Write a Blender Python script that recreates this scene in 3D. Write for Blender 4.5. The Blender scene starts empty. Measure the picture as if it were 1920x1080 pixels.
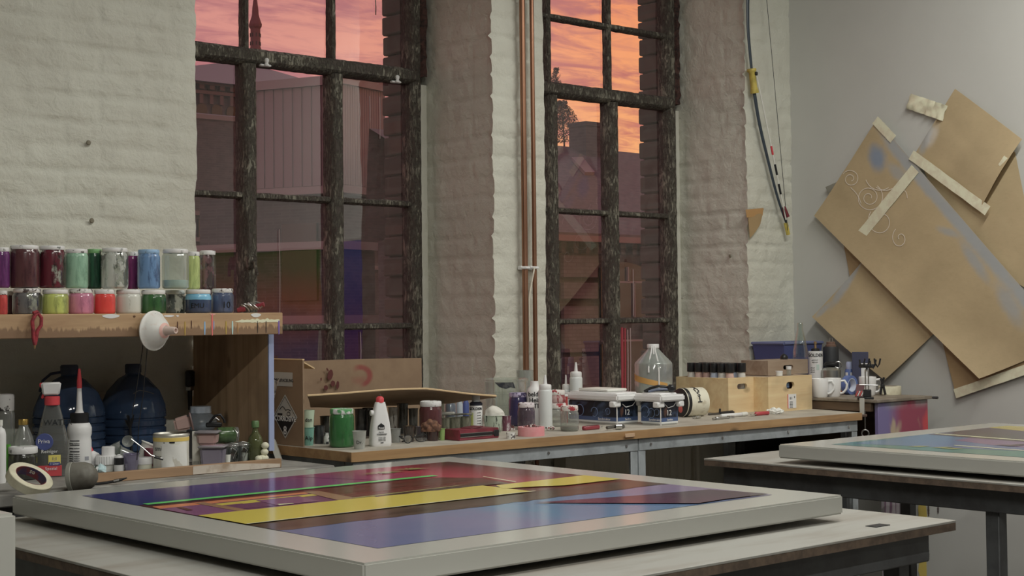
import bpy, bmesh, math, random
from mathutils import Vector, Matrix, noise
random.seed(7)
PI = math.pi
SC = bpy.context.scene
COL = SC.collection

# ------------------------------------------------------------------ camera
F_PX, YAW, PITCH, ROLL, CY = 2846.0, 0.7293706, 0.0316734, -0.0102789, 503.7
CAMZ = 1.32
_f = Vector((math.sin(YAW)*math.cos(PITCH), math.cos(YAW)*math.cos(PITCH), math.sin(PITCH)))
_r = _f.cross(Vector((0, 0, 1))).normalized()
_u = _r.cross(_f)
R_ = _r*math.cos(ROLL) + _u*math.sin(ROLL)
U_ = -_r*math.sin(ROLL) + _u*math.cos(ROLL)
cam = bpy.data.cameras.new('camera')
camo = bpy.data.objects.new('camera', cam)
COL.objects.link(camo)
mw = Matrix((R_, U_, -_f)).transposed().to_4x4()
mw.translation = (0, 0, CAMZ)
camo.matrix_world = mw
cam.sensor_width = 36
cam.lens = F_PX/1920*36
cam.shift_y = -(540-CY)/1920
cam.clip_start = .05
cam.clip_end = 500
SC.camera = camo

# surveying helpers: the point of a real plane that a photo pixel shows
def W(px, py, X=None, Y=None, z=None):
    d = R_*((px-960)/F_PX) - U_*((py-CY)/F_PX) + _f
    if X is not None: t = X/d.x
    elif Y is not None: t = Y/d.y
    else: t = (z-CAMZ)/d.z
    p = d*t
    return Vector((p.x, p.y, p.z+CAMZ))
def S(p):
    return (Vector(p)-Vector((0, 0, CAMZ))).dot(_f)/F_PX
def face(p):
    return math.atan2(-p[0], p[1])

# ------------------------------------------------------------------ materials
def lin(c):
    c = c/255
    return c/12.92 if c <= .04045 else ((c+.055)/1.055)**2.4
def C(rgb, g=1.9):
    c = [lin(v)*g for v in rgb]; l = .25*c[0]+.6*c[1]+.15*c[2]
    return tuple(max(0, min(.86, l+(v-l)*.82)) for v in c)+(1,)
MATS = {}
class NT:
    def __init__(s, name):
        s.m = bpy.data.materials.new(name); s.m.use_nodes = True
        s.t = s.m.node_tree; s.t.nodes.clear(); s.L = s.t.links
        s.out = s.n('ShaderNodeOutputMaterial')
    def n(s, typ, ins=None, **kw):
        nd = s.t.nodes.new(typ)
        for k, v in kw.items(): setattr(nd, k, v)
        for k, v in (ins or {}).items(): s.set(nd, k, v)
        return nd
    def set(s, nd, k, v):
        i = nd.inputs[k]
        if hasattr(v, 'links') or isinstance(v, bpy.types.NodeSocket): s.L.new(v, i)
        else: i.default_value = v
    def obj(s, stretch=(1, 1, 1), loc=(0, 0, 0), rot=(0, 0, 0)):
        tc = s.n('ShaderNodeTexCoord')
        mp = s.n('ShaderNodeMapping', {'Scale': stretch, 'Location': loc, 'Rotation': rot})
        s.L.new(tc.outputs['Object'], mp.inputs['Vector'])
        return mp.outputs[0]
    def noise(s, vec, scale, detail=4, rough=.55, dist=0):
        nd = s.n('ShaderNodeTexNoise', {'Vector': vec, 'Scale': scale, 'Detail': detail, 'Roughness': rough, 'Distortion': dist})
        return nd.outputs['Fac']
    def ramp(s, fac, a, b, interp='LINEAR'):
        nd = s.n('ShaderNodeMapRange', {'Value': fac, 'From Min': a, 'From Max': b})
        if interp == 'SMOOTH': nd.interpolation_type = 'SMOOTHSTEP'
        return nd.outputs[0]
    def math(s, op, a, b=0.0):
        nd = s.n('ShaderNodeMath', operation=op)
        s.set(nd, 0, a); s.set(nd, 1, b)
        return nd.outputs[0]
    def mix(s, fac, a, b, blend='MIX'):
        nd = s.n('ShaderNodeMix', data_type='RGBA', blend_type=blend)
        s.set(nd, 0, fac); s.set(nd, 6, a); s.set(nd, 7, b)
        return nd.outputs[2]
    def sep(s, vec):
        nd = s.n('ShaderNodeSeparateXYZ', {0: vec}); return nd.outputs
    def bsdf(s, **k):
        nd = s.n('ShaderNodeBsdfPrincipled')
        for a, v in k.items(): s.set(nd, a.replace('_', ' '), v)
        return nd
    def bump(s, h, strength=.3, dist=.01):
        return s.n('ShaderNodeBump', {'Height': h, 'Strength': strength, 'Distance': dist}).outputs[0]
    def done(s, sh):
        s.L.new(sh, s.out.inputs['Surface']); return s.m

def mat(name, col, rough=.6, metal=0, spec=.5, col2=None, scale=25, stretch=(1, 1, 1), lo=.42, hi=.62, bump=0, bscale=None, coat=0, g=1.9, emit=None):
    if name in MATS: return MATS[name]
    t = NT(name)
    c = C(col, g)
    b = t.bsdf(Roughness=rough, Metallic=metal)
    b.inputs['Specular IOR Level'].default_value = spec
    b.inputs['Coat Weight'].default_value = coat
    if col2 or bump:
        v = t.obj(stretch)
        nz = t.noise(v, scale, 5, .6)
    if col2:
        t.set(b, 'Base Color', t.mix(t.ramp(nz, lo, hi), c, C(col2, g)))
    else: b.inputs['Base Color'].default_value = c
    if bump:
        h = nz if not bscale else t.noise(v, bscale, 5, .6)
        t.set(b, 'Normal', t.bump(h, bump, .004))
    MATS[name] = t.done(b.outputs[0])
    return MATS[name]

def glassmat(name, tint=(235, 240, 238), fac=.12, rough=.05, haze=0.0, hazecol=(180, 185, 180)):
    if name in MATS: return MATS[name]
    t = NT(name)
    tr = t.n('ShaderNodeBsdfTransparent', {'Color': tuple(lin(v) for v in tint)+(1,)})
    gl = t.n('ShaderNodeBsdfGlossy', {'Color': (1, 1, 1, 1), 'Roughness': rough})
    lw = t.n('ShaderNodeLayerWeight', {'Blend': .25})
    f = t.math('ADD', t.math('MULTIPLY', lw.outputs['Facing'], .5), fac*.4)
    m = t.n('ShaderNodeMixShader', {0: f, 1: tr.outputs[0], 2: gl.outputs[0]})
    o = m.outputs[0]
    if haze:
        d = t.n('ShaderNodeBsdfDiffuse', {'Color': C(hazecol)})
        nz = t.noise(t.obj(), 30, 3, .6)
        o = t.n('ShaderNodeMixShader', {0: t.math('MULTIPLY', t.math('ADD', .75, t.math('MULTIPLY', nz, .5)), haze), 1: o, 2: d.outputs[0]}).outputs[0]
    MATS[name] = t.done(o)
    return MATS[name]

def paintjar(name, col, col2, clear=.0, lo=.45, hi=.65, scale=30, g=1.62):
    # glass wall smeared on the inside with paint: streaks run down the glass, bare glass where the paint is missing
    if name in MATS: return MATS[name]
    t = NT(name)
    v = t.obj((1, 1, .22))
    nz = t.noise(v, scale*1.6, 6, .7, .4)
    n2 = t.noise(t.obj((1, 1, .6)), 22, 4, .6)
    c = t.mix(t.ramp(nz, lo, hi), C(col, g), C(col2, g))
    b = t.bsdf(Base_Color=c, Roughness=.22)
    b.inputs['Coat Weight'].default_value = .6
    o = b.outputs[0]
    if clear:
        tr = t.n('ShaderNodeBsdfTransparent', {'Color': (.8, .83, .82, 1)})
        gl = t.n('ShaderNodeBsdfGlossy', {'Color': (1, 1, 1, 1), 'Roughness': .05})
        gm = t.n('ShaderNodeMixShader', {0: .12, 1: tr.outputs[0], 2: gl.outputs[0]})
        z = t.sep(t.obj())[2]
        f = t.ramp(t.math('ADD', n2, t.math('MULTIPLY', z, 1.5)), .62-clear*.3, .68-clear*.3)
        o = t.n('ShaderNodeMixShader', {0: f, 1: o, 2: gm.outputs[0]}).outputs[0]
    MATS[name] = t.done(o)
    return MATS[name]

def speckmat(name, base, spots, scale=40, lo=.56, hi=.6, rough=.5, g=1.9, metal=0, bump=0, stretch=(1, 1, 1)):
    return mat(name, base, rough=rough, col2=spots, scale=scale, lo=lo, hi=hi, g=g, metal=metal, bump=bump, stretch=stretch)

def woodmat(name, c1, c2, axis=0, scale=14, rough=.55, g=1.9, knots=True, bump=.1):
    if name in MATS: return MATS[name]
    t = NT(name)
    st = [1, 1, 1]; st[axis] = .07
    v = t.obj(st)
    n1 = t.noise(v, scale*3, 5, .6, .6)
    n2 = t.noise(t.obj(), 5, 3, .5)
    f = t.ramp(n1, .35, .68)
    c = t.mix(f, C(c1, g), C(c2, g))
    c = t.mix(t.math('MULTIPLY', t.ramp(n2, .5, .75), .5), c, C([v*.62 for v in c2], g))
    if knots:
        st2 = [9, 9, 9]; st2[axis] = 5
        vo = t.n('ShaderNodeTexVoronoi', {'Vector': t.obj(st2), 'Scale': 1.0, 'Randomness': 1.0})
        k = t.ramp(vo.outputs['Distance'], .17, .07)
        c = t.mix(t.math('MULTIPLY', k, .75), c, C([v*.45 for v in c2], g))
    b = t.bsdf(Base_Color=c, Roughness=rough)
    t.set(b, 'Normal', t.bump(n1, bump, .003))
    MATS[name] = t.done(b.outputs[0])
    return MATS[name]

# ------------------------------------------------------------------ mesh building
class MB:
    def __init__(s):
        s.v = []; s.f = []; s.mi = []
    def add(s, vs, fs, M=None, mi=0):
        b = len(s.v)
        s.v += [tuple(M @ Vector(p)) if M is not None else tuple(p) for p in vs]
        s.f += [tuple(b+i for i in f) for f in fs]
        s.mi += [mi]*len(fs)
        return s
    def bm(s, bm, M=None, mi=0):
        bm.verts.index_update()
        s.add([tuple(v.co) for v in bm.verts], [tuple(v.index for v in f.verts) for f in bm.faces], M, mi)
        bm.free(); return s
    def box(s, c, d, bev=0, rot=None, mi=0, seg=1):
        bm = bmesh.new(); bmesh.ops.create_cube(bm, size=1)
        for v in bm.verts: v.co = Vector((v.co.x*d[0], v.co.y*d[1], v.co.z*d[2]))
        if bev: bmesh.ops.bevel(bm, geom=bm.edges[:], offset=min(bev, min(d)*.45), segments=seg, affect='EDGES')
        M = Matrix.Translation(c)
        if rot: M = M @ rot_m(rot)
        return s.bm(bm, M, mi)
    def lathe(s, prof, seg=24, M=None, mi=0):
        vs = []; fs = []; rings = []
        for r, z in prof:
            if r < 1e-6:
                rings.append([len(vs)]); vs.append((0, 0, z))
            else:
                rings.append(list(range(len(vs), len(vs)+seg)))
                vs += [(r*math.cos(2*PI*i/seg), r*math.sin(2*PI*i/seg), z) for i in range(seg)]
        for a, b in zip(rings, rings[1:]):
            for i in range(seg):
                j = (i+1) % seg
                if len(a) == 1 and len(b) == 1: continue
                if len(a) == 1: fs.append((a[0], b[j], b[i]))
                elif len(b) == 1: fs.append((a[i], a[j], b[0]))
                else: fs.append((a[i], a[j], b[j], b[i]))
        return s.add(vs, fs, M, mi)
    def tube(s, pts, r, seg=8, M=None, mi=0, taper=None):
        pts = [Vector(p) for p in pts]; n = len(pts)
        t0 = (pts[1]-pts[0]).normalized()
        up = Vector((0, 0, 1)) if abs(t0.z) < .9 else Vector((1, 0, 0))
        nrm = (up-t0*up.dot(t0)).normalized()
        vs = []; fs = []
        for i, p in enumerate(pts):
            t = (pts[min(i+1, n-1)]-pts[max(i-1, 0)])
            if t.length < 1e-9: t = t0
            t = t.normalized()
            nrm = nrm-t*nrm.dot(t)
            nrm = nrm.normalized() if nrm.length > 1e-6 else t.orthogonal().normalized()
            bn = t.cross(nrm)
            rr = r if taper is None else r*(1+(taper-1)*i/(n-1))
            vs += [p+(nrm*math.cos(2*PI*k/seg)+bn*math.sin(2*PI*k/seg))*rr for k in range(seg)]
        for i in range(n-1):
            for k in range(seg):
                k2 = (k+1) % seg
                fs.append((i*seg+k, i*seg+k2, (i+1)*seg+k2, (i+1)*seg+k))
        fs.append(tuple(range(seg))[::-1]); fs.append(tuple((n-1)*seg+k for k in range(seg)))
        return s.add(vs, fs, M, mi)
    def prism(s, poly, h, M=None, mi=0):
        n = len(poly)
        vs = [(x, y, 0) for x, y in poly]+[(x, y, h) for x, y in poly]
        fs = [tuple(range(n))[::-1], tuple(range(n, 2*n))]
        fs += [(i, (i+1) % n, n+(i+1) % n, n+i) for i in range(n)]
        return s.add(vs, fs, M, mi)
    def sheet(s, fn, nu, nv, th=0.0, M=None, mi=0):
        # fn(u, v) -> point; a thickness gives the sheet a second face and edges
        P = [[Vector(fn(i/nu, j/nv)) for j in range(nv+1)] for i in range(nu+1)]
        vs = [p for row in P for p in row]; fs = []
        ix = lambda i, j: i*(nv+1)+j
        for i in range(nu):
            for j in range(nv): fs.append((ix(i, j), ix(i+1, j), ix(i+1, j+1), ix(i, j+1)))
        if th:
            b = len(vs)
            for i in range(nu+1):
                for j in range(nv+1):
                    du = P[min(i+1, nu)][j]-P[max(i-1, 0)][j]; dv = P[i][min(j+1, nv)]-P[i][max(j-1, 0)]
                    nn = du.cross(dv)
                    nn = nn.normalized() if nn.length > 1e-12 else Vector((0, 0, 1))
                    vs.append(P[i][j]-nn*th)
            fs += [tuple(b+k for k in f)[::-1] for f in fs[:]]
            rim = [ix(i, 0) for i in range(nu)]+[ix(nu, j) for j in range(nv)]+[ix(i, nv) for i in range(nu, 0, -1)]+[ix(0, j) for j in range(nv, 0, -1)]
            for a, c in zip(rim, rim[1:]+rim[:1]): fs.append((c, a, a+b, c+b))
        return s.add(vs, fs, M, mi)
    def jitter(s, a):
        s.v = [tuple(Vector(p)+noise.noise_vector(Vector(p)*60)*a+noise.noise_vector(Vector(p)*17)*a) for p in s.v]; return s
    def build(s, name, mats, parent=None, loc=(0, 0, 0), smooth=40, rot=None):
        me = bpy.data.meshes.new(name)
        me.from_pydata(s.v, [], s.f)
        for m in (mats if isinstance(mats, (list, tuple)) else [mats]): me.materials.append(m)
        if any(s.mi): me.polygons.foreach_set('material_index', s.mi)
        if smooth:
            me.shade_smooth(); me.set_sharp_from_angle(angle=math.radians(smooth))
        me.update()
        o = bpy.data.objects.new(name, me); COL.objects.link(o)
        o.location = loc
        if rot: o.rotation_euler = rot
        if parent: o.parent = parent
        return o
def rot_m(r):
    return Matrix.Rotation(r[2], 4, 'Z') @ Matrix.Rotation(r[1], 4, 'Y') @ Matrix.Rotation(r[0], 4, 'X')
def TM(loc, rot=(0, 0, 0), sc=1):
    return Matrix.Translation(loc) @ rot_m(rot) @ Matrix.Scale(sc, 4)

def tag(o, label, cat, group=None):
    o['label'] = label; o['category'] = cat
    if group: o['group'] = group
    return o
def thing(name, label, cat, loc=(0, 0, 0), rz=0, group=None):
    o = bpy.data.objects.new(name, None); COL.objects.link(o)
    o.location = loc; o.rotation_euler = (0, 0, rz); o.empty_display_size = .05
    return tag(o, label, cat, group)
def struct(name, mb, m, smooth=40):
    o = mb.build(name, m, smooth=smooth); o['kind'] = 'structure'; return o

# lettering: text outlines turned into thin meshes, flat or wrapped round a radius (local -Y is the front)
def text(parent, body, size, m, loc=(0, 0, 0), wrap=None, rz=0, rx=PI/2, ang=0, depth=.0004, name='lettering', bold=0, M=None):
    cu = bpy.data.curves.new('txt', 'FONT')
    cu.body = body; cu.size = size; cu.align_x = 'CENTER'; cu.align_y = 'CENTER'; cu.extrude = depth; cu.offset = bold
    cu.resolution_u = 3
    ob = bpy.data.objects.new('txt', cu); COL.objects.link(ob)
    dg = bpy.context.evaluated_depsgraph_get(); dg.update()
    me = bpy.data.meshes.new_from_object(ob.evaluated_get(dg))
    bpy.data.objects.remove(ob); bpy.data.curves.remove(cu)
    me.name = name; me.materials.clear(); me.materials.append(m)
    if wrap:
        for v in me.vertices:
            a = v.co.x/wrap+ang; rr = wrap+v.co.z+depth
            v.co = Vector((rr*math.sin(a), -rr*math.cos(a), v.co.y))
        mm = Matrix.Translation(loc)
    elif M is not None: mm = M
    else: mm = Matrix.Translation(loc) @ Matrix.Rotation(rz, 4, 'Z') @ Matrix.Rotation(rx, 4, 'X')
    me.transform(mm)
    o = bpy.data.objects.new(name, me); COL.objects.link(o)
    if parent: o.parent = parent
    return o
# a band of paper wrapped round a round body
def band(parent, name, r, z0, z1, a0, a1, m, th=.0006):
    mb = MB()
    mb.sheet(lambda u, v: ((r+th)*math.sin(a0+(a1-a0)*u), -(r+th)*math.cos(a0+(a1-a0)*u), z0+(z1-z0)*v), 14, 1, th)
    return mb.build(name, m, parent)

class Th:
    """a thing standing at a surveyed point; its parts are given in photo pixels at that distance"""
    def __init__(s, name, label, cat, p, group=None, rz=None, yaw=0):
        s.p = Vector(p); s.s = S(p)
        s.o = thing(name, label, cat, s.p, face(p)+yaw if rz is None else rz, group)
    def lat(s, name, prof, m, seg=24, off=(0, 0, 0), rot=None, parent=None, scale=None):
        k = s.s
        mb = MB(); mb.lathe([(r*k, z*k) for r, z in prof], seg, TM(Vector(off)*k, rot or (0, 0, 0)))
        return mb.build(name, m, parent or s.o)
    def box(s, name, d, off, m, bev=1, rot=None, parent=None, taper=None):
        k = s.s; mb = MB(); mb.box(Vector(off)*k, Vector(d)*k, bev*k, rot)
        if taper:
            z0 = min(v[2] for v in mb.v); z1 = max(v[2] for v in mb.v)
            cx, cy = off[0]*k, off[1]*k
            mb.v = [(cx+(x-cx)*(1+(taper-1)*(z-z0)/(z1-z0)), cy+(y-cy)*(1+(taper-1)*(z-z0)/(z1-z0)), z) for x, y, z in mb.v]
        return mb.build(name, m, parent or s.o)
    def tube(s, name, pts, r, m, parent=None, seg=8, taper=None):
        k = s.s; mb = MB(); mb.tube([Vector(p)*k for p in pts], r*k, seg, taper=taper)
        return mb.build(name, m, parent or s.o)
    def text(s, body, size, m, off=(0, 0, 0), wrap=None, parent=None, **kw):
        k = s.s
        return text(parent or s.o, body, size*k, m, Vector(off)*k, wrap*k if wrap else None, **kw)
    def band(s, name, r, z0, z1, a0, a1, m, parent=None):
        return band(parent or s.o, name, r*s.s, z0*s.s, z1*s.s, a0, a1, m)

# common materials
WHITE = mat('white_plastic', (200, 200, 192), .4)
OFFW = mat('off_white_plastic', (185, 184, 172), .45)
LIDW = speckmat('white_lid_enamel', (196, 200, 196), (90, 95, 92), 45, .60, .66, .4)
LIDW2 = speckmat('smeared_white_lid', (190, 192, 188), (70, 60, 60), 60, .52, .6, .4)
BLACK = mat('black_plastic', (28, 28, 30), .4, g=1.6)
DARK = mat('dark_ink', (30, 32, 36), .5, g=1.2)
RED = mat('red_plastic', (175, 40, 50), .4, g=2.0)
GLASS = glassmat('clear_glass', (246, 250, 248), .14, .04)
GLASSG = glassmat('dusty_glass', (228, 234, 228), .16, .08, .14)
PLASTIC = glassmat('clear_plastic', (222, 228, 222), .16, .12, .18, (190, 195, 188))
STEEL = mat('bright_steel', (190, 190, 188), .3, 1.0, g=1.2)
GREYST = mat('grey_painted_steel', (132, 138, 142), .5, col2=(112, 117, 120), scale=12, g=1.7)
CARD = mat('brown_cardboard', (122, 100, 76), .88, col2=(114, 92, 70), scale=9, bump=.04, bscale=50, g=1.8)
# ================================================================== THE ROOM
YW, YG, XE = 4.67, 5.12, 6.04          # inner face of the window wall, plane of the window frames, right-hand wall
XA0, XA1, XB0, XB1 = 2.70, 4.083, 4.365, 5.70   # the two window openings
CEIL = 3.7

def brickpaint():
    t = NT('white_painted_brick')
    v = t.obj()
    n1 = t.noise(v, 9, 5, .6); n2 = t.noise(v, 70, 5, .65, .3); n3 = t.noise(t.obj((1, 1, 1), (3, 1, 2)), 2.2, 3)
    c = t.mix(t.ramp(n3, .35, .7), C((172, 172, 160), 1.75), C((160, 158, 146), 1.75))
    c = t.mix(t.math('MULTIPLY', t.ramp(n1, .60, .74), .35), c, C((140, 134, 120), 1.7))
    c = t.mix(t.math('MULTIPLY', t.ramp(n2, .70, .76), .55), c, C((90, 84, 72), 1.6))
    b = t.bsdf(Base_Color=c, Roughness=.62)
    h = t.math('ADD', t.math('MULTIPLY', n2, .35), t.math('MULTIPLY', t.noise(v, 24, 4, .6, .5), 1.0))
    t.set(b, 'Normal', t.bump(h, .55, .012))
    return t.done(b.outputs[0])
BRICKW = brickpaint()
PLASTER = mat('smooth_white_plaster', (160, 160, 156), .75, col2=(154, 154, 150), scale=2, lo=.3, hi=.8, bump=.05, bscale=60, g=1.8)

COURSE, BL = .0825, .26
CORN = [(XA0, -1), (XA1, 1), (XB0, -1), (XB1, 1)]
def wall_disp(p, n):
    x, y, z = p
    d = noise.noise_vector(Vector((x*5, y*5, z*5)))*.0048 + noise.noise_vector(Vector((x*19, y*19, z*19)))*.0042
    k = z/COURSE; row = math.floor(k); fz = (k-row)
    g = math.exp(-((min(fz, 1-fz)*COURSE)/.007)**2)
    u = (x if abs(n.y) > .5 else y)+(row % 2)*BL/2
    fu = (u/BL) % 1.0
    gv = math.exp(-((min(fu, 1-fu)*BL)/.006)**2)
    near = 9; cd = 0
    for cx, sgn in CORN:
        dd = math.hypot(x-cx, y-YW)
        if dd < near: near, cd = dd, sgn
    fade = min(1, near/.03)
    amt = .25+.75*max(0, min(1, .5+1.6*noise.noise(Vector((x*3.1+7, y*3.1, z*3.1)))))
    d = d - n*(.0095*max(g, gv*.75)*amt*fade)
    if near < .08:                      # worn arris: every brick end sits a little differently, notched at the joints
        e = math.exp(-(near/.022)**2)
        rr = noise.noise(Vector((row*3.7, cd*5.1, 1)))*.006
        d = d + Vector((-cd, 1, 0))*(e*((.004+.011*max(0, noise.noise(Vector((row*2.3, cd*3.3, 7)))+.15))*g+.003+abs(rr)*.5)) + Vector((rr, 0, 0))*e
    return d
def patch(mb, o, du, dv, n, step=.0125, s2=None):
    o = Vector(o); du = Vector(du); dv = Vector(dv); n = Vector(n)
    nu = max(1, round(du.length/step)); nv = max(1, round(dv.length/(s2 or step)))
    vs = []; fs = []
    for i in range(nu+1):
        for j in range(nv+1):
            p = o+du*(i/nu)+dv*(j/nv)
            vs.append(p+wall_disp(p, n))
    for i in range(nu):
        for j in range(nv):
            a = i*(nv+1)+j; fs.append((a, a+nv+1, a+nv+2, a+1))
    mb.add(vs, fs)
def quad(mb, a, b, c, d): mb.add([a, b, c, d], [(0, 1, 2, 3)])

Z0, Z1, ZT = .78, 2.95, 3.25
wall = MB()
for x0, x1 in ((1.55, XA0), (XA1, XB0), (XB1, XE+.03)):
    patch(wall, (x0, YW, Z0), (x1-x0, 0, 0), (0, 0, Z1-Z0), (0, -1, 0))
    quad(wall, (x0, YW, 0), (x1, YW, 0), (x1, YW, Z0+.01), (x0, YW, Z0+.01))
    quad(wall, (x0, YW, Z1-.01), (x1, YW, Z1-.01), (x1, YW, CEIL), (x0, YW, CEIL))
quad(wall, (-3, YW, 0), (1.56, YW, 0), (1.56, YW, CEIL), (-3, YW, CEIL))
for x in (XA1, XB1):
    patch(wall, (x, YW, Z0), (0, YG-YW+.08, 0), (0, 0, Z1-Z0), (-1, 0, 0))
for x in (XA0, XB0):
    patch(wall, (x, YW, Z0), (0, YG-YW+.08, 0), (0, 0, Z1-Z0), (1, 0, 0))
for x0, x1 in ((XA0, XA1), (XB0, XB1)):
    quad(wall, (x0, YW, 0), (x1, YW, 0), (x1, YW, Z0), (x0, YW, Z0))
    quad(wall, (x0, YW, ZT), (x1, YW, ZT), (x1, YW, CEIL), (x0, YW, CEIL))
    quad(wall, (x0, YW, ZT), (x1, YW, ZT), (x1, YG+.3, ZT), (x0, YG+.3, ZT))
    for x in (x0, x1):
        quad(wall, (x, YW, Z1-.02), (x, YG+.1, Z1-.02), (x, YG+.1, ZT), (x, YW, ZT))
    quad(wall, (x0, YW, Z0), (x1, YW, Z0), (x1, YG+.3, Z0), (x0, YG+.3, Z0))
struct('wall_north', wall, BRICKW, smooth=180)

# window sills (inside ledges, level with the bench)
for i, (x0, x1) in enumerate(((XA0, XA1), (XB0, XB1))):
    mb = MB(); mb.box(((x0+x1)/2, (YW+YG)/2+.02, .84), (x1-x0-.01, YG-YW+.02, .10), .006)
    struct('trim_%d' % (i+1), mb, mat('painted_sill', (150, 150, 142), .7, col2=(120, 118, 108), scale=12, bump=.2, bscale=50))

mb = MB(); mb.sheet(lambda u, v: (XE, -4.2+u*(YW+4.32), v*CEIL), 30, 12); struct('wall_east', mb, PLASTER)
FARWALL = mat('low_bounce_grey', (128, 126, 120), .8, col2=(118, 114, 108), scale=2, g=1.5)  # grey chosen for the unseen walls to cut the light they bounce
mb = MB(); mb.box((-3.05, .3, CEIL/2), (.1, 9, CEIL)); struct('wall_west', mb, FARWALL)
mb = MB(); mb.box((1.5, -4.25, CEIL/2), (9.2, .1, CEIL)); struct('wall_south', mb, FARWALL)
mb = MB(); mb.box((1.5, .5, -.05), (9.2, 9.6, .1))
struct('floor', mb, mat('worn_studio_floor', (96, 92, 86), .7, col2=(70, 68, 64), scale=4, bump=.1, bscale=40))
mb = MB(); mb.box((1.5, .5, CEIL+.05), (9.2, 9.6, .1)); struct('ceiling', mb, PLASTER)

# yellow drip on the right wall behind the tables
def smear(name, p, w, h, m, seed, axis='X'):
    mb = MB(); pts = []; n = 26
    for i in range(n+1):
        z = h*(.5-i/n); ww = w*(.5+.5*noise.noise(Vector((seed, i*.45, 0))))*(1-.4*abs(2*i/n-1))
        pts.append((ww*.6, z))
    L = [(-a*(.8+.5*noise.noise(Vector((seed+5, z*9, 0)))), z) for a, z in pts]
    vs = []; fs = []
    for (a, z), (b, _) in zip(L, pts): vs += [(a, z), (b, z)]
    vs = [(p[0], p[1]+a, p[2]+z) if axis == 'X' else (p[0]+a, p[1], p[2]+z) for a, z in vs]
    for i in range(n): fs.append((2*i, 2*i+1, 2*i+3, 2*i+2))
    mb.add(vs, fs); return mb.build(name, m)
YEL = mat('dried_yellow_paint', (190, 165, 60), .6, g=1.8)
p = W(1731, 1000, X=XE-.003)
o = smear('paint_drip', p, .09, .75, YEL, 2); tag(o, 'dried yellow paint run down the white wall behind the table legs', 'paint stain')
for i, (px, py, h) in enumerate(((1741, 955, .06), (1759, 956, .03), (1741, 1040, .05))):
    o = smear('paint_splash', W(px, py, X=XE-.003), .018, h, mat('dried_dark_paint', (72, 62, 60), .6), 11+i*3)
    tag(o, ['dark paint splash just right of the yellow run, its upper one', 'small dark paint fleck on the wall under the far table', 'dark paint splash just right of the yellow run, its lower one'][i], 'paint stain', 'paint splashes on the right wall')

# ------------------------------------------------------------------ windows
def flaky():
    t = NT('flaking_window_paint')
    v = t.obj((1, 1, .3))
    n1 = t.noise(v, 95, 8, .74, .5); n2 = t.noise(t.obj(), 9, 4, .6)
    f = t.ramp(t.math('ADD', n1, t.math('MULTIPLY', n2, .45)), .66, .80)
    c = t.mix(f, C((66, 58, 51), 1.5), C((118, 114, 100), 1.45))
    c = t.mix(t.math('MULTIPLY', t.ramp(t.noise(t.obj(), 120, 3), .62, .68), .6), c, C((30, 24, 20), 1.2))
    b = t.bsdf(Base_Color=c, Roughness=.75)
    t.set(b, 'Normal', t.bump(f, .9, .006))
    return t.done(b.outputs[0])
FLAKY = flaky()
def pane_mat():
    t = NT('window_glass')
    tr = t.n('ShaderNodeBsdfTransparent', {'Color': (.80, .78, .79, 1)})
    gl = t.n('ShaderNodeBsdfGlossy', {'Color': (1, 1, 1, 1), 'Roughness': .0})
    nz = t.noise(t.obj(), 1.3, 2, .5)
    t.set(gl, 'Normal', t.bump(nz, .035, .05))
    m = t.n('ShaderNodeMixShader', {0: .16, 1: tr.outputs[0], 2: gl.outputs[0]})
    d = t.n('ShaderNodeBsdfDiffuse', {'Color': (.5, .48, .46, 1)})
    f = t.math('ADD', .012, t.math('MULTIPLY', t.ramp(t.noise(t.obj(), 160, 4, .7), .68, .74), .10))
    m2 = t.n('ShaderNodeMixShader', {0: f, 1: m.outputs[0], 2: d.outputs[0]})
    return t.done(m2.outputs[0])
PANE = pane_mat()
def bar(mb, a, b, w, d, jit=.0013):
    # a frame bar from a to b, w wide, d deep, with a worn ragged outline
    a = Vector(a); b = Vector(b); L = (b-a).length; n = max(2, int(L/.022))
    t = (b-a).normalized(); side = t.cross(Vector((0, 1, 0))).normalized()
    vs = []; fs = []
    prof = [(-.5, .5), (-.5, -.28), (-.28, -.5), (.28, -.5), (.5, -.28), (.5, .5)]
    for i in range(n+1):
        c = a+t*(L*i/n)
        for k, (u, v) in enumerate(prof):
            p = c+side*(u*w)+Vector((0, v*d, 0))
            vs.append(p+noise.noise_vector(p*45)*jit*1.6+noise.noise_vector(p*140)*jit)
    m = len(prof)
    for i in range(n):
        for k in range(m):
            k2 = (k+1) % m; fs.append((i*m+k, i*m+k2, (i+1)*m+k2, (i+1)*m+k))
    fs.append(tuple(range(m))); fs.append(tuple(n*m+k for k in range(m))[::-1])
    mb.add(vs, fs)
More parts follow.
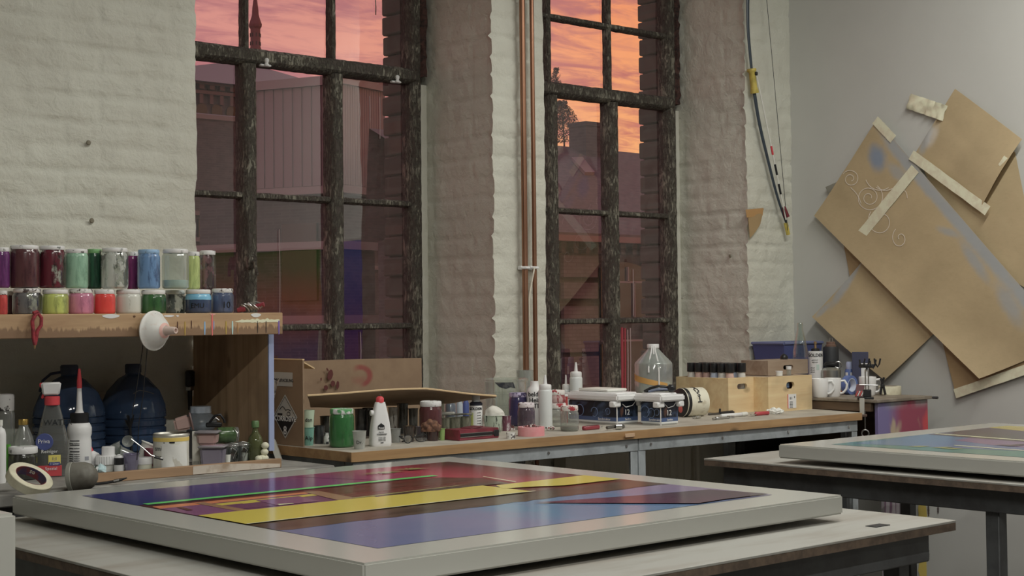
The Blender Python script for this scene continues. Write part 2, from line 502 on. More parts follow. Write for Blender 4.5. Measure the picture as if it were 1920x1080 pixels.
def window(idx, cols, zt, zbars, ztop, stay):
    # cols: x of the four uprights; zt: transom height; casement below the transom, fixed light above
    zb = .86
    fr = MB()
    bar(fr, (cols[0], YG, zb), (cols[0], YG, ztop), .055, .075)
    bar(fr, (cols[-1], YG, zb), (cols[-1], YG, ztop), .058, .075)
    bar(fr, (cols[0], YG-.004, zt), (cols[-1], YG-.004, zt), .062, .085)
    bar(fr, (cols[0], YG, ztop), (cols[-1], YG, ztop), .06, .075)
    bar(fr, (cols[0], YG, zb), (cols[-1], YG, zb), .06, .075)
    o = fr.build('window_%d' % idx, FLAKY, smooth=50); o['kind'] = 'structure'
    for i, x in enumerate(cols[1:3]):
        m1 = MB(); bar(m1, (x, YG-.004, zb), (x, YG-.004, zt-.03), .060, .075); 
        m1.build('mullion', FLAKY, o, smooth=50)
        m2 = MB(); bar(m2, (x-.008, YG, zt+.03), (x-.008, YG, ztop), .027, .04); m2.build('glazing_bar', FLAKY, o, smooth=50)
    for z in zbars:
        mm = MB(); bar(mm, (cols[0], YG+.004, z), (cols[-1], YG+.004, z), .026, .05, .0012); mm.build('glazing_bar', FLAKY, o, smooth=50)
    zs = sorted([zb, zt, ztop]+list(zbars))
    for i in range(3):
        for z0, z1 in zip(zs, zs[1:]):
            g = MB(); tl = [random.uniform(-.0015, .0015) for _ in range(3)]
            g.add([(cols[i], YG+.012+tl[0], z0), (cols[i+1], YG+.012+tl[1], z0), (cols[i+1], YG+.012+tl[1]+tl[2], z1), (cols[i], YG+.012+tl[0]+tl[2], z1)], [(0, 1, 2, 3)])
            g.build('pane', PANE, o, smooth=0)
    # plaster fillet beside the frame
    pl = MB(); bar(pl, (cols[-1]+.05, YG+.01, zb), (cols[-1]+.05, YG+.01, zt-.03), .055, .05, .001)
    pl.build('plaster_fillet', BRICKW, o)
    cr = MB(); bar(cr, (cols[-1]+.035, YG-.02, zt), (cols[-1]+.035, YG-.02, ztop), .035, .05, .006)
    cr.build('crumbling_putty', mat('crumbling_putty', (70, 44, 38), .9, col2=(38, 28, 26), scale=60, bump=.5, g=1.5), o)
    for px, py in stay:
        q = W(px, py, Y=YG-.045)
        k = MB(); k.lathe([(0, 0), (.010, 0), (.011, .006), (.006, .012), (.009, .018), (.010, .026), (.006, .031), (0, .032)], 14, TM(q))
        k.box(q+Vector((0, .012, .004)), (.05, .02, .008), .003)
        k.build('stay_knob', WHITE, o)
    return o
RDRIP = mat('dried_red_drip', (150, 50, 62), .4, g=1.8); PDRIP = mat('dried_pale_drip', (150, 132, 132), .4, g=1.6)
def glass_drips(o, L):
    for px, y0, y1, w, m in L:
        a = W(px, y0, Y=YG+.006); b = W(px+.5, y1, Y=YG+.006); k = S(a)
        mb = MB(); mb.tube([a, a.lerp(b, .5)+Vector((.0015, 0, 0)), b], w*k/2, 6); mb.build('paint_run', m, o)
w1 = window(1, (2.745, 3.185, 3.60, 4.012), 2.352, (1.286, 1.805, 2.80), 3.2, ((500, 124), (745, 155)))
w2 = window(2, (4.405, 4.815, 5.215, 5.632), 2.375, (1.295, 1.812, 2.715), 3.2, ())
glass_drips(w2, [(1166, 614, 735, 5, RDRIP), (1172, 615, 728, 3, RDRIP), (1177, 618, 738, 2, PDRIP), (1182, 615, 735, 1.6, PDRIP), (1187, 505, 592, 1.4, PDRIP)])
glass_drips(w1, [(676, 622, 690, 1.6, PDRIP), (704, 0, 28, 2, FLAKY), (693, 180, 230, 1.2, PDRIP), (712, 182, 260, 1.2, PDRIP), (524, 430, 620, 1.2, PDRIP)])
o = MB(); q = W(470, 492, Y=YG-.05); o.box(q, (.03, .03, .05), .006); o.tube([q, q+Vector((.0, -.03, .0)), q+Vector((.004, -.04, -.05))], .007)
o.build('casement_handle', FLAKY, w1)

# dark brick of the outer reveals, seen through the glass at the right of each window
DBRICK = NT('weathered_outer_brick')
def brickmat(name, c1, c2, cm, sc=1.0, plane='XZ', bump=.5, g=1.9, rowh=.075):
    if name in MATS: return MATS[name]
    t = NT(name)
    tc = t.n('ShaderNodeTexCoord'); x, y, z = t.sep(tc.outputs['Object'])[:3]
    u = t.math('ADD', x, y)
    cb = t.n('ShaderNodeCombineXYZ', {0: u, 1: z, 2: 0.0})
    br = t.n('ShaderNodeTexBrick', {'Vector': cb.outputs[0], 'Color1': C(c1, g), 'Color2': C(c2, g), 'Mortar': C(cm, g), 'Scale': sc, 'Mortar Size': .008, 'Brick Width': .25, 'Row Height': rowh, 'Bias': .1})
    nz = t.noise(tc.outputs['Object'], 3, 4, .6)
    c = t.mix(t.math('MULTIPLY', t.ramp(nz, .4, .7), .5), br.outputs['Color'], C([v*.6 for v in c1], g))
    b = t.bsdf(Base_Color=c, Roughness=.85)
    t.set(b, 'Normal', t.bump(br.outputs['Fac'], -bump, .01))
    MATS[name] = t.done(b.outputs[0]); return MATS[name]
DB = brickmat('weathered_jamb_brick', (88, 66, 60), (60, 50, 48), (74, 66, 62), 1.0, g=1.5)
for i, (x, x2) in enumerate(((3.985, 4.20), (5.605, 5.9))):
    mb = MB(); nrow = 28
    for k in range(nrow):
        z = .8+k*.0875
        d = random.uniform(-.006, .006)
        mb.box(((x+d+x2)/2, YG+.105+random.uniform(-.004, .004), z+.041), (x2-x-d, .14, .080), .006)
    mb.box(((x+x2)/2+.01, YG+.10, 2.0), (x2-x-.02, .12, 2.5))
    struct('trim_%d' % (i+3), mb, DB)

# ================================================================== OUTSIDE
def sky():
    w = bpy.data.worlds.new('dusk_sky'); SC.world = w; w.use_nodes = True
    nt = w.node_tree; nt.nodes.clear()
    class X(NT):
        def __init__(s): s.t = nt; s.L = nt.links
    t = X()
    out = t.n('ShaderNodeOutputWorld'); bg = t.n('ShaderNodeBackground')
    tc = t.n('ShaderNodeTexCoord')
    x, y, z = t.sep(tc.outputs['Generated'])[:3]
    # clouds on a flat layer: divide by height, so that the bands close up towards the horizon
    zz = t.math('MAXIMUM', t.math('ADD', z, .06), .03)
    cu = t.n('ShaderNodeCombineXYZ', {0: t.math('DIVIDE', x, zz), 1: t.math('DIVIDE', y, zz), 2: 0.0})
    mp = t.n('ShaderNodeMapping', {'Vector': cu.outputs[0], 'Rotation': (0, 0, -.75), 'Scale': (1.0, 2.1, 1)})
    n1 = t.noise(mp.outputs[0], 3.6, 8, .66, .7)
    n2 = t.noise(mp.outputs[0], .55, 4, .55, .3)
    f = t.ramp(t.math('ADD', t.math('MULTIPLY', n1, .75), t.math('MULTIPLY', n2, .40)), .46, .68, 'SMOOTH')
    # azimuth: glow to the right, mauve to the left
    az = t.ramp(t.math('DIVIDE', x, t.math('MAXIMUM', y, .05)), .55, 1.15, 'SMOOTH')
    el = t.ramp(z, .02, .24, 'SMOOTH')
    lo = lambda r, g, b: (lin(r), lin(g), lin(b), 1)
    lit = t.mix(az, lo(232, 156, 138), lo(255, 190, 118))
    lit = t.mix(el, lit, t.mix(az, lo(218, 150, 140), lo(250, 156, 104)))
    shade = t.mix(az, lo(186, 118, 120), lo(212, 120, 92))
    shade = t.mix(t.math('MULTIPLY', el, .6), shade, lo(172, 114, 122))
    c = t.mix(f, shade, lit)
    up = t.ramp(z, .3, .8, 'SMOOTH')
    c = t.mix(up, c, (.30, .25, .32, 1))
    dn = t.ramp(z, -.02, -.12)
    c = t.mix(dn, c, (.07, .055, .055, 1))
    t.set(bg, 'Color', c); bg.inputs['Strength'].default_value = 1.38
    nt.links.new(bg.outputs[0], out.inputs[0])
sky()
FARB = brickmat('dusky_red_brick', (100, 93, 94), (82, 78, 80), (102, 99, 100), 1.0, g=.95)
FARB2 = brickmat('far_hall_brick', (104, 92, 95), (88, 80, 84), (98, 92, 94), .45, g=1.05)
CLAD = mat('pale_upright_cladding', (132, 120, 124), .6, g=1.1)
CLADT = mat('white_cladding_trim', (150, 142, 142), .6, g=1.0)
SLATE = mat('dusky_roof_tiles', (104, 88, 90), .7, col2=(84, 74, 78), scale=6, g=1.1, stretch=(1, 1, 4))
GROOF = mat('grey_sheet_roof', (130, 124, 126), .6, g=1.0)
DWIN = mat('dark_house_window', (40, 30, 34), .15, g=1.2)
def ext(name, label, cat, loc, rz=0): return thing(name, label, cat, loc, rz)

# --- clad stair block with white trims, its near corner at the second mullion of the left window
c = W(640, 150, Y=30); d = S(c)
l = W(480, 174, Y=30*1.075); l.z = c.z
r = W(742, 168, Y=30*1.02); r.z = c.z
ux = (l-c); uy = (r-c); LL = ux.length; ux.normalize(); uy.normalize(); LR = uy.length*1.7
an = ext('stair_block', 'pale block clad in upright boards with white trims, seen through the left window', 'building', (c.x, c.y, 0))
hb = W(640, 352, Y=30).z
gz = -5.0
def par(o, a, b, z0, z1, out=0.0):
    P = [(-ux-uy).normalized()*out*1.4]
    base = [ux*a[0]+uy*a[1], ux*a[1+1]+uy*a[3]] if False else None
def block(mb, a0, a1, b0, b1, z0, z1):
    q = [ux*a0+uy*b0, ux*a1+uy*b0, ux*a1+uy*b1, ux*a0+uy*b1]
    vs = [(p.x, p.y, z0) for p in q]+[(p.x, p.y, z1) for p in q]
    mb.add(vs, [(0, 1, 2, 3), (4, 5, 6, 7), (0, 1, 5, 4), (1, 2, 6, 5), (2, 3, 7, 6), (3, 0, 4, 7)])
mb = MB(); block(mb, 0, LL, 0, LR, hb, c.z); mb.build('core', CLAD, an, smooth=0)
mb = MB(); nb = 9
for i in range(nb): block(mb, LL*(i+.08)/nb, LL*(i+.92)/nb, -.035, .02, hb+.08, c.z-.1)
for i in range(nb*2): block(mb, -.035, .02, LR*(i+.08)/nb/2, LR*(i+.92)/nb/2, hb+.08, c.z-.1)
mb.build('cladding', CLAD, an, smooth=0)
mb = MB(); block(mb, -.12, LL+.08, -.12, LR, c.z-.10, c.z+.12); mb.build('roof_trim', CLADT, an, smooth=0)
mb = MB(); block(mb, -.10, LL+.08, -.10, LR, hb-.12, hb+.06); mb.build('foot_trim', CLADT, an, smooth=0)
mb = MB(); block(mb, LL-.04, LL+.08, -.08, .1, hb, c.z); mb.build('corner_trim', CLADT, an, smooth=0)
mb = MB(); block(mb, .3, LL*1.8, .3, LR, gz, hb-.1); mb.build('wall', FARB, an, smooth=0)
mb = MB()
for py in (462, 598): z = W(700, py, Y=30.5).z; block(mb, .1, LL*1.85, .1, LR, z-.1, z+.1)
mb.build('string_course', CLADT, an, smooth=0)
mb = MB(); z = W(560, 440, Y=31).z; block(mb, .9, 1.9, .22, .5, z-1.6, z+.3); mb.build('house_window', DWIN, an, smooth=0)

# --- brick hall with a shallow roof and a frieze, beyond the left panes
hY = 48
e0 = W(340, 152, Y=hY); e1 = W(668, 152, Y=hY+2)
hl = ext('brick_hall', 'long dusky brick hall with arched frieze and grey roof, seen in the left panes', 'building', (0, hY, 0))
x0, x1 = e0.x-2, W(668, 152, Y=hY).x
ez = e0.z
mb = MB(); mb.box(((x0+x1)/2, 5, (ez+gz)/2), (x1-x0, 10, ez-gz)); mb.build('wall', FARB2, hl, smooth=0)
ap = W(432, 116, Y=hY+5)
mb = MB(); mb.add([(x0-.4, -.5, ez), (x1+.4, -.5, ez), (x1+.4, 10.5, ez), (x0-.4, 10.5, ez), (ap.x, 5, ap.z), (x1-1.5, 5, ap.z)], [(0, 1, 5, 4), (1, 2, 5), (2, 3, 4, 5), (3, 0, 4), (0, 3, 2, 1)])
mb.build('roof', GROOF, hl, smooth=0)
fz = (W(400, 158, Y=hY).z, W(400, 166, Y=hY).z, W(400, 176, Y=hY).z, W(400, 188, Y=hY).z, W(400, 202, Y=hY).z)
FRZ = mat('hall_frieze_brick', (110, 88, 88), .8, g=.95)
mb = MB()
mb.box(((x0+x1)/2, -.1, fz[0]), (x1-x0, .3, .14)); mb.box(((x0+x1)/2, -.08, fz[2]), (x1-x0, .25, .12))
n = int((x1-x0)/.42)
for i in range(n): mb.box((x0+.2+i*.42, -.08, fz[1]), (.2, .25, .16)); mb.box((x0+.2+i*.42, -.06, fz[3]), (.14, .2, .34))
mb.build('frieze', FRZ, hl, smooth=0)
mb = MB()
n = int((x1-x0)/.62)
for i in range(n):
    a = [(.22*math.cos(PI*k/8), .22*math.sin(PI*k/8)) for k in range(9)]+[(-.22, -.3), (.22, -.3)]
    mb.prism(a, .05, TM((x0+.3+i*.62, -.03, fz[4]-.1), (PI/2, 0, 0)))
mb.build('blind_arches', DWIN, hl, smooth=0)
zz0 = W(400, 216, Y=hY-3).z
mb = MB(); mb.add([(x0, -4, zz0-.15), (x1, -4, zz0-.15), (x1, 0, zz0+.5), (x0, 0, zz0+.5), (x0, -4, zz0-.3), (x1, -4, zz0-.3)], [(0, 1, 2, 3), (0, 4, 5, 1)]); mb.build('lean_to_roof', GROOF, hl, smooth=0)
mb = MB(); mb.box(((x0+x1)/2, -2, (zz0-.2+gz)/2), (x1-x0, 3.9, zz0-.2-gz)); mb.build('lower_wall', FARB, hl, smooth=0)
mb = MB()
for py in (401, 450, 497): z = W(400, py, Y=hY-4).z; mb.box(((x0+x1)/2, -4.02, z), (x1-x0, .16, .14))
mb.build('string_course', mat('pale_string_course', (124, 116, 116), .7, g=1.0), hl, smooth=0)
mb = MB()
for px in (384, 420): q = W(px, 428, Y=hY-4); mb.box((q.x, -3.98, q.z), (.5, .12, .6))
mb.build('house_window', DWIN, hl, smooth=0)

# --- church spire
p = W(479, 100, Y=110); k = S(p)
sp = ext('church_spire', 'slim dusky church spire rising behind the brick hall at the left window', 'spire', (p.x, p.y, 0))
STONE = mat('dusky_spire_stone', (112, 62, 66), .8, g=1.4)
mb = MB(); mb.lathe([(0, p.z), (11*k, p.z), (11*k, p.z+8*k), (9.6*k, p.z+12*k), (9.4*k, p.z+46*k), (9.8*k, p.z+47*k)], 8); mb.lathe([(13*k, gz), (13*k, p.z)], 8)
mb.build('tower', STONE, sp, smooth=20)
mb = MB(); b = p.z+46*k; mb.lathe([(9.5*k, b), (12*k, b+4*k), (12.5*k, b+8*k), (9*k, b+18*k), (6.5*k, b+26*k), (6*k, b+36*k), (4*k, b+52*k), (0, b+76*k)], 8)
mb.build('spire_roof', STONE, sp, smooth=20)
mb = MB()
for a in range(8):
    for zz in (18, 34): mb.box((9.6*k*math.cos(a*PI/4+PI/8), 9.6*k*math.sin(a*PI/4+PI/8), p.z+zz*k), (1.6*k, 1.6*k, 7*k), 0, (0, 0, a*PI/4+PI/8))
mb.build('louvre', DWIN, sp, smooth=0)

# --- brick house opposite the right window
hY = 22.0
E0 = W(1030, 432, Y=hY); x0, x1, ez = W(1000, 432, Y=hY).x, W(1300, 432, Y=hY).x+6, E0.z
ho = ext('brick_house', 'dusky red brick house with tiled roof and arched window, opposite the right window', 'building', (0, hY, 0))
q = W(1205, 288, Y=hY+5.0); rz_ = q.z
mb = MB(); mb.box(((x0+x1)/2, 2.6, (ez+gz)/2), (x1-x0, 5, ez-gz)); mb.build('wall', FARB, ho, smooth=0)
mb = MB(); mb.add([(x0-.3, -.35, ez-.05), (x1+.3, -.35, ez-.05), (x1+.3, 5, rz_), (x0-.3, 5, rz_), (x0-.3, 5.2, ez), (x1+.3, 5.2, ez), (x0-.3, -.35, ez-.2), (x1+.3, -.35, ez-.2)], [(0, 1, 2, 3), (3, 2, 5, 4), (6, 7, 1, 0)])
mb.build('roof', SLATE, ho, smooth=0)
mb = MB(); mb.box(((x0+x1)/2, -.22, ez-.16), (x1-x0, .3, .12)); mb.build('gutter', mat('dusky_gutter', (120, 90, 92), .5, g=1.4), ho, smooth=0)
mb = MB(); bz = W(1100, 460, Y=hY).z
n = int((x1-x0)/.34)
for i in range(n):
    mb.box((x0+i*.34, -.06, bz+.02), (.15, .2, .14)); mb.box((x0+i*.34+.04, -.04, bz-.11), (.11, .14, .12))
mb.box(((x0+x1)/2, -.08, bz+.13), (x1-x0, .22, .07)); mb.build('corbel', FARB, ho, smooth=0)
# pale brick bands of the pier between windows
PALEB = brickmat('pale_pier_brick', (126, 119, 119), (112, 105, 105), (104, 97, 97), 1.0, g=.95)
a0, a1 = W(1052, 520, Y=hY).x, W(1116, 520, Y=hY).x
b0, b1 = W(1205, 520, Y=hY).x, W(1222, 520, Y=hY).x
def bandz(py): return W(1090, py, Y=hY).z
mb = MB()
for y0, y1 in ((480, 520), (530, 560), (574, 598), (607, 660), (668, 735)):
    mb.box(((a0+a1)/2, -.03, (bandz(y0)+bandz(y1))/2), (a1-a0, .1, bandz(y0)-bandz(y1)))
    for k in range(3):
        zz = bandz(y1)+(bandz(y0)-bandz(y1))*(k+.5)/3
        mb.box(((b0+b1)/2+(k % 2)*.05, -.03, zz), (b1-b0+.08*(k % 2), .1, (bandz(y0)-bandz(y1))/3.3))
mb.build('pale_band', PALEB, ho, smooth=0)
wl, wr = W(1122, 520, Y=hY).x, W(1206, 520, Y=hY).x
wt, wb = bandz(490), bandz(596)
def arch_poly(x0, x1, zb, zt, rise, n=10):
    P = [(x0, zb), (x1, zb), (x1, zt-rise)]
    for i in range(1, n): 
        u = i/n; P.append((x1+(x0-x1)*u, zt-rise+rise*math.sin(PI*u)))
    return P+[(x0, zt-rise)]
f = bpy.data.objects.new('arched_window', None)
mb = MB(); mb.prism(arch_poly(wl, wr, wb, wt, .12), .05, TM((0, -.02, 0), (PI/2, 0, 0))); wn = mb.build('arched_window', DWIN, ho, smooth=0)
mb = MB()
zm = W(1165, 529, Y=hY).z
mb.box(((wl+wr)/2, -.09, zm), (wr-wl, .06, .04)); mb.box(((wl+wr)/2+.1, -.09, (zm+wt)/2-.05), (.03, .06, wt-zm-.1)); mb.box(((wl+wr)/2+.28, -.09, (zm+wb)/2), (.03, .06, zm-wb))
mb.build('window_bars', CLADT, wn, smooth=0)
zl = W(1165, 634, Y=hY).z
mb = MB(); mb.prism(arch_poly(wl, wr, zl-2, zl, .12), .05, TM((0, -.02, 0), (PI/2, 0, 0))); wn2 = mb.build('arched_window', DWIN, ho, smooth=0)
mb = MB(); mb.box(((wl+wr)/2, -.09, zl-.05), (wr-wl, .06, .04)); mb.build('window_bars', CLADT, wn2, smooth=0)
# chimney
c0, c1 = W(1088, 252, Y=hY+4.6), W(1129, 252, Y=hY+4.6); ct = W(1108, 231, Y=hY+4.6).z
mb = MB(); mb.box(((c0.x+c1.x)/2, 4.7, (ct+rz_-1)/2), (c1.x-c0.x, .6, ct-rz_+1)); mb.box(((c0.x+c1.x)/2, 4.7, ct-.05), (c1.x-c0.x+.06, .66, .1)); mb.build('chimney', FARB, ho, smooth=0)
# roof light lying in the slope
sl = (rz_-ez)/5.35
def onroof(px, py):
    dd = W(px, py, Y=1)-Vector((0, 0, CAMZ))
    # ray t*dd meets z = ez + sl*(y-hY+.35)
    t = (ez+sl*(.35-hY)-CAMZ)/(dd.z-sl*dd.y); return Vector((t*dd.x, t*dd.y-hY, CAMZ+t*dd.z))
Q = [onroof(*a) for a in ((1070, 299), (1091, 298), (1114, 327), (1096, 327))]
up = Vector((0, -sl, 1)).normalized()*.06
mb = MB(); mb.add([p+up for p in Q]+[p-up for p in Q], [(0, 1, 2, 3), (0, 1, 5, 4), (1, 2, 6, 5), (2, 3, 7, 6), (3, 0, 4, 7)]); mb.build('roof_light', mat('roof_light_glass', (150, 135, 140), .3, g=1.0), ho, smooth=0)
# trees behind the house
def tree(name, label, px, py, Y, w, h, n, seed, lean=0):
    rnd = random.Random(seed); b = W(px, py, Y=Y); o = thing(name, label, 'tree', (b.x, b.y, 0)); s = S(b)
    mb = MB(); mb.tube([(0, 0, gz), (0, 0, b.z), (lean*s*.4, 0, b.z+h*s*.5), (lean*s, 0, b.z+h*s*.85)], 2.2*s, 6, taper=.3)
    for i in range(9):
        zz = b.z+h*s*rnd.uniform(.1, .8); a = rnd.uniform(0, 6.3)
        mb.tube([(lean*s*.5, 0, zz), (math.cos(a)*w*s*.7+lean*s*.5, math.sin(a)*w*s*.7, zz+h*s*.18)], .8*s, 4, taper=.3)
    mb.build('trunk', mat('dusk_tree_bark', (62, 38, 34), .9, g=1.3), o)
    mb = MB()
    for i in range(n):
        zz = rnd.random(); ww = w*(.35+.65*math.sin(PI*min(1, zz*1.05+.05))**.8)
        rad = ww*math.sqrt(rnd.random()); a = rnd.uniform(0, 6.3)
        cc = Vector((rad*math.cos(a)*s+lean*s*zz, rad*math.sin(a)*s, b.z+h*s*zz))
        if noise.noise(cc*1.1) < -.12: continue
        q = 1.9*s
        vs = [cc+Vector((rnd.uniform(-q, q), rnd.uniform(-q, q), rnd.uniform(-q, q))) for _ in range(4)]
        mb.add(vs, [(0, 1, 2), (0, 2, 3)])
    f = mb.build('foliage', mat('dusk_foliage', (70, 50, 34), .8, col2=(96, 54, 36), scale=3, g=1.3), o, smooth=0)
tree('leafy_tree', 'dark leafy tree against the orange sky left of the chimney', 1058, 268, 34, 30, 78, 4200, 3, -6)
tree('poplar_tree', 'narrow upright tree top seen above the transom of the right window', 1042, 195, 60, 14, 68, 1400, 5, 2)
mb = MB(); mb.box((0, 60, gz-.1), (400, 200, .2)); o = mb.build('ground', mat('dusk_ground', (70, 60, 58), .9)); o['kind'] = 'structure'
# ================================================================== FURNITURE
WHITEF = mat('white_frame_lacquer', (168, 168, 161), .17, spec=.6, g=1.3)
TOPW = mat('dusty_white_table_top', (164, 163, 156), .5, col2=(142, 132, 120), scale=6, lo=.45, hi=.8, stretch=(.4, 1.6, 1), g=1.06)
EDGEB = mat('raw_board_edge', (92, 76, 62), .8, col2=(72, 60, 50), scale=30, g=1.7)
FRAMEM = mat('dark_steel_frame', (62, 64, 66), .5, col2=(50, 50, 52), scale=9, g=1.7)
ZT_, ZP = .828, .89

def table(label, x0, x1, y0, y1, legs, th=.018):
    o = thing('work_table', label, 'table', ((x0+x1)/2, (y0+y1)/2, 0), 0, 'low tables carrying framed pictures')
    cx, cy = (x0+x1)/2, (y0+y1)/2; w, d = x1-x0, y1-y0
    mb = MB(); mb.box((0, 0, ZT_-.003), (w, d, .006), .001); mb.build('table_top', TOPW, o)
    mb = MB(); mb.box((0, 0, ZT_-.006-th/2), (w-.002, d-.002, th)); mb.build('top_edge', EDGEB, o)
    zz = ZT_-.006-th
    for a, b, c, e in ((x0+.06, y0+.05, x1-.06, y0+.05), (x0+.06, y1-.05, x1-.06, y1-.05), (x0+.06, y0+.05, x0+.06, y1-.05), (x1-.06, y0+.05, x1-.06, y1-.05)):
        mb = MB(); L = max(abs(c-a), abs(e-b))
        mb.box(((a+c)/2-cx, (b+e)/2-cy, zz-.035), (abs(c-a) or .03, abs(e-b) or .03, .07), .003); mb.build('rail', FRAMEM, o)
    for lx, ly in legs:
        mb = MB(); mb.box((lx-cx, ly-cy, (zz-.002)/2), (.045, .045, zz-.002), .003); mb.build('leg', FRAMEM, o)
    return o
t1 = table('near white-topped work table under the big sunset picture', 1.41, 3.185, 1.995, 3.70,
           [(1.50, 2.09), (1.50, 3.62), (3.09, 2.10), (3.09, 3.62)])
mb = MB(); q = W(1646, 986, z=ZT_); mb.box((q.x-2.2975, q.y-2.8475, ZT_+.0008), (.055, .03, .0016)); mb.build('dark_patch', DARK, t1)
bl = W(1703, 980, Y=3.38); fl = W(1868, 980, X=4.05)
t2 = table('far white-topped work table by the bench, carrying the teal picture', 3.965, 5.30, 2.1, 3.46,
           [(4.05, 3.38), (bl.x, 3.38), (4.05, fl.y), (5.2, 2.3)])

# --- the pictures: lacquered tray frames lying flat on small blocks
def gradmat(name, stops, axis=0, lo=0, hi=1, rough=.14, nz=.25, nscale=3, g=1.5, stretch=(1, 1, 1)):
    if name in MATS: return MATS[name]
    t = NT(name); v = t.obj()
    c = t.sep(v)[axis]
    n = t.noise(t.obj(stretch), nscale, 4, .6)
    f = t.math('ADD', t.ramp(c, lo, hi), t.math('MULTIPLY', t.math('SUBTRACT', n, .5), nz))
    cr = t.n('ShaderNodeValToRGB', {0: f}); e = cr.color_ramp.elements
    for i, (p, col) in enumerate(stops):
        el = e[i] if i < 2 else e.new(p)
        el.position = p; el.color = C(col, g)
    b = t.bsdf(Base_Color=cr.outputs[0], Roughness=rough); b.inputs['Specular IOR Level'].default_value = .4
    MATS[name] = t.done(b.outputs[0]); return MATS[name]
def pmat(name, c, g=1.5): return mat('painting_'+name, c, .14, g=g, spec=.45)

def picture(label, x0, x1, y0, y1, ix0, ix1, iy0, iy1, plabel, polys, base, th=.045):
    o = thing('framed_picture', label, 'picture', ((x0+x1)/2, (y0+y1)/2, ZT_), 0, 'framed pictures lying on the tables')
    cx, cy = (x0+x1)/2, (y0+y1)/2; zt = ZP-ZT_
    mb = MB()
    mb.box((0, 0, zt-th/2), (x1-x0, y1-y0, th), .004, seg=2)
    mb.build('frame', WHITEF, o)
    mb = MB()
    for sx in (-.3, .3):
        for sy in (-.33, .33):
            mb2 = MB(); mb2.box((sx*(x1-x0), sy*(y1-y0), (zt-th)/2+.0005), (.09, .06, zt-th-.001)); mb2.build('support_block', EDGEB, o)
    pa = MB(); pa.add([(ix0-cx, iy0-cy, zt+.0006), (ix1-cx, iy0-cy, zt+.0006), (ix1-cx, iy1-cy, zt+.0006), (ix0-cx, iy1-cy, zt+.0006)], [(0, 1, 2, 3)])
    ms = [base]; z = zt+.0008
    for P, m in polys:
        if m not in ms: ms.append(m)
        n0 = len(P)
        pa.add([(p[0]-cx, p[1]-cy, z) for p in P], [tuple(range(n0))], None, ms.index(m)); z += .00012
    po = pa.build('painting', ms, o, smooth=0); po['label'] = plabel
    return o
X0, X1, Y0, Y1 = 1.708, 2.875, 2.295, 3.509
def pt(px, py):
    p = W(px, py, z=ZP); return (min(X1, max(X0, p.x)), min(Y1, max(Y0, p.y)))
def ragged(pts, amp, n, seed, side=1):
    out = []
    for (a, b) in zip(pts, pts[1:]):
        for i in range(n):
            u = i/n; r = noise.noise(Vector(((a[0]+(b[0]-a[0])*u)*28+seed, seed*3.1, 0)))+.6*noise.noise(Vector(((a[0]+(b[0]-a[0])*u)*90, seed, 2)))
            out.append((min(X1, max(X0, a[0]+(b[0]-a[0])*u)), min(Y1, max(Y0, a[1]+(b[1]-a[1])*u+r*amp*side))))
    return out+[pts[-1]]
# yellow band lines run along X: find their Y
yl = lambda px, py: W(px, py, z=ZP).y
yg = yl(545, 920); ya, yb = yl(560, 948), yl(700, 957); yg0 = yl(500, 931)
SKY = gradmat('painting_evening_sky', [(0, (40, 46, 96)), (.28, (70, 50, 112)), (.55, (122, 52, 100)), (.78, (158, 46, 66)), (1, (70, 32, 34))], 0, -.58, .58, nz=.3, nscale=2.2, stretch=(1, 2, 1), g=1.75)
LAKE = gradmat('painting_blue_water', [(0, (86, 98, 136)), (.3, (108, 108, 144)), (.5, (80, 118, 152)), (.8, (84, 110, 148)), (1, (120, 104, 136))], 0, -.58, .58, nz=.45, nscale=3, g=1.6)
MAROON = mat('painting_maroon_field', (104, 44, 38), .16, col2=(84, 36, 32), scale=7, stretch=(.4, 3, 1), g=1.4, spec=.4)
YELB = pmat('yellow_band', (196, 178, 38)); GREENL = pmat('green_line', (84, 206, 92)); SHORE = mat('painting_dark_shore', (84, 66, 54), .16, col2=(62, 48, 40), scale=9, stretch=(.4, 2, 1), g=1.35, spec=.4)
TAN = pmat('tan_beam', (150, 112, 82)); ORG = pmat('orange_strip', (214, 122, 72)); PURP = pmat('purple_wall', (108, 58, 96)); MAG = pmat('mauve_wall', (128, 76, 116))
TRI = gradmat('painting_violet_pier', [(0, (120, 44, 72)), (.5, (92, 48, 78)), (1, (66, 52, 72))], 0, -.1, .5, nz=.2, g=1.3)
PALE = pmat('pale_line', (222, 206, 160)); OLIVE = pmat('olive_palm', (150, 150, 84))
R = lambda x0, x1, y0, y1: [(x0, y0), (x1, y0), (x1, y1), (x0, y1)]
polys = []
ysh = yl(720, 968)
polys.append((ragged([pt(420, 980), pt(640, 984), pt(1100, 935), pt(1200, 905)][:1]+[(X0, ysh-.03), (X1, ysh-.03)], .012, 40, 4)+[(X1, ysh+.12), (X0, ysh+.12)], SHORE))
polys.append((R(X0, X1, yb, yg), MAROON))
polys.append(([pt(830, 896), pt(905, 897), pt(965, 907), pt(1010, 906), pt(1100, 893), (X1, yl(1000, 900)), (X1, Y1), (X0+.6, Y1), (X0+.72, yg)], SKY))
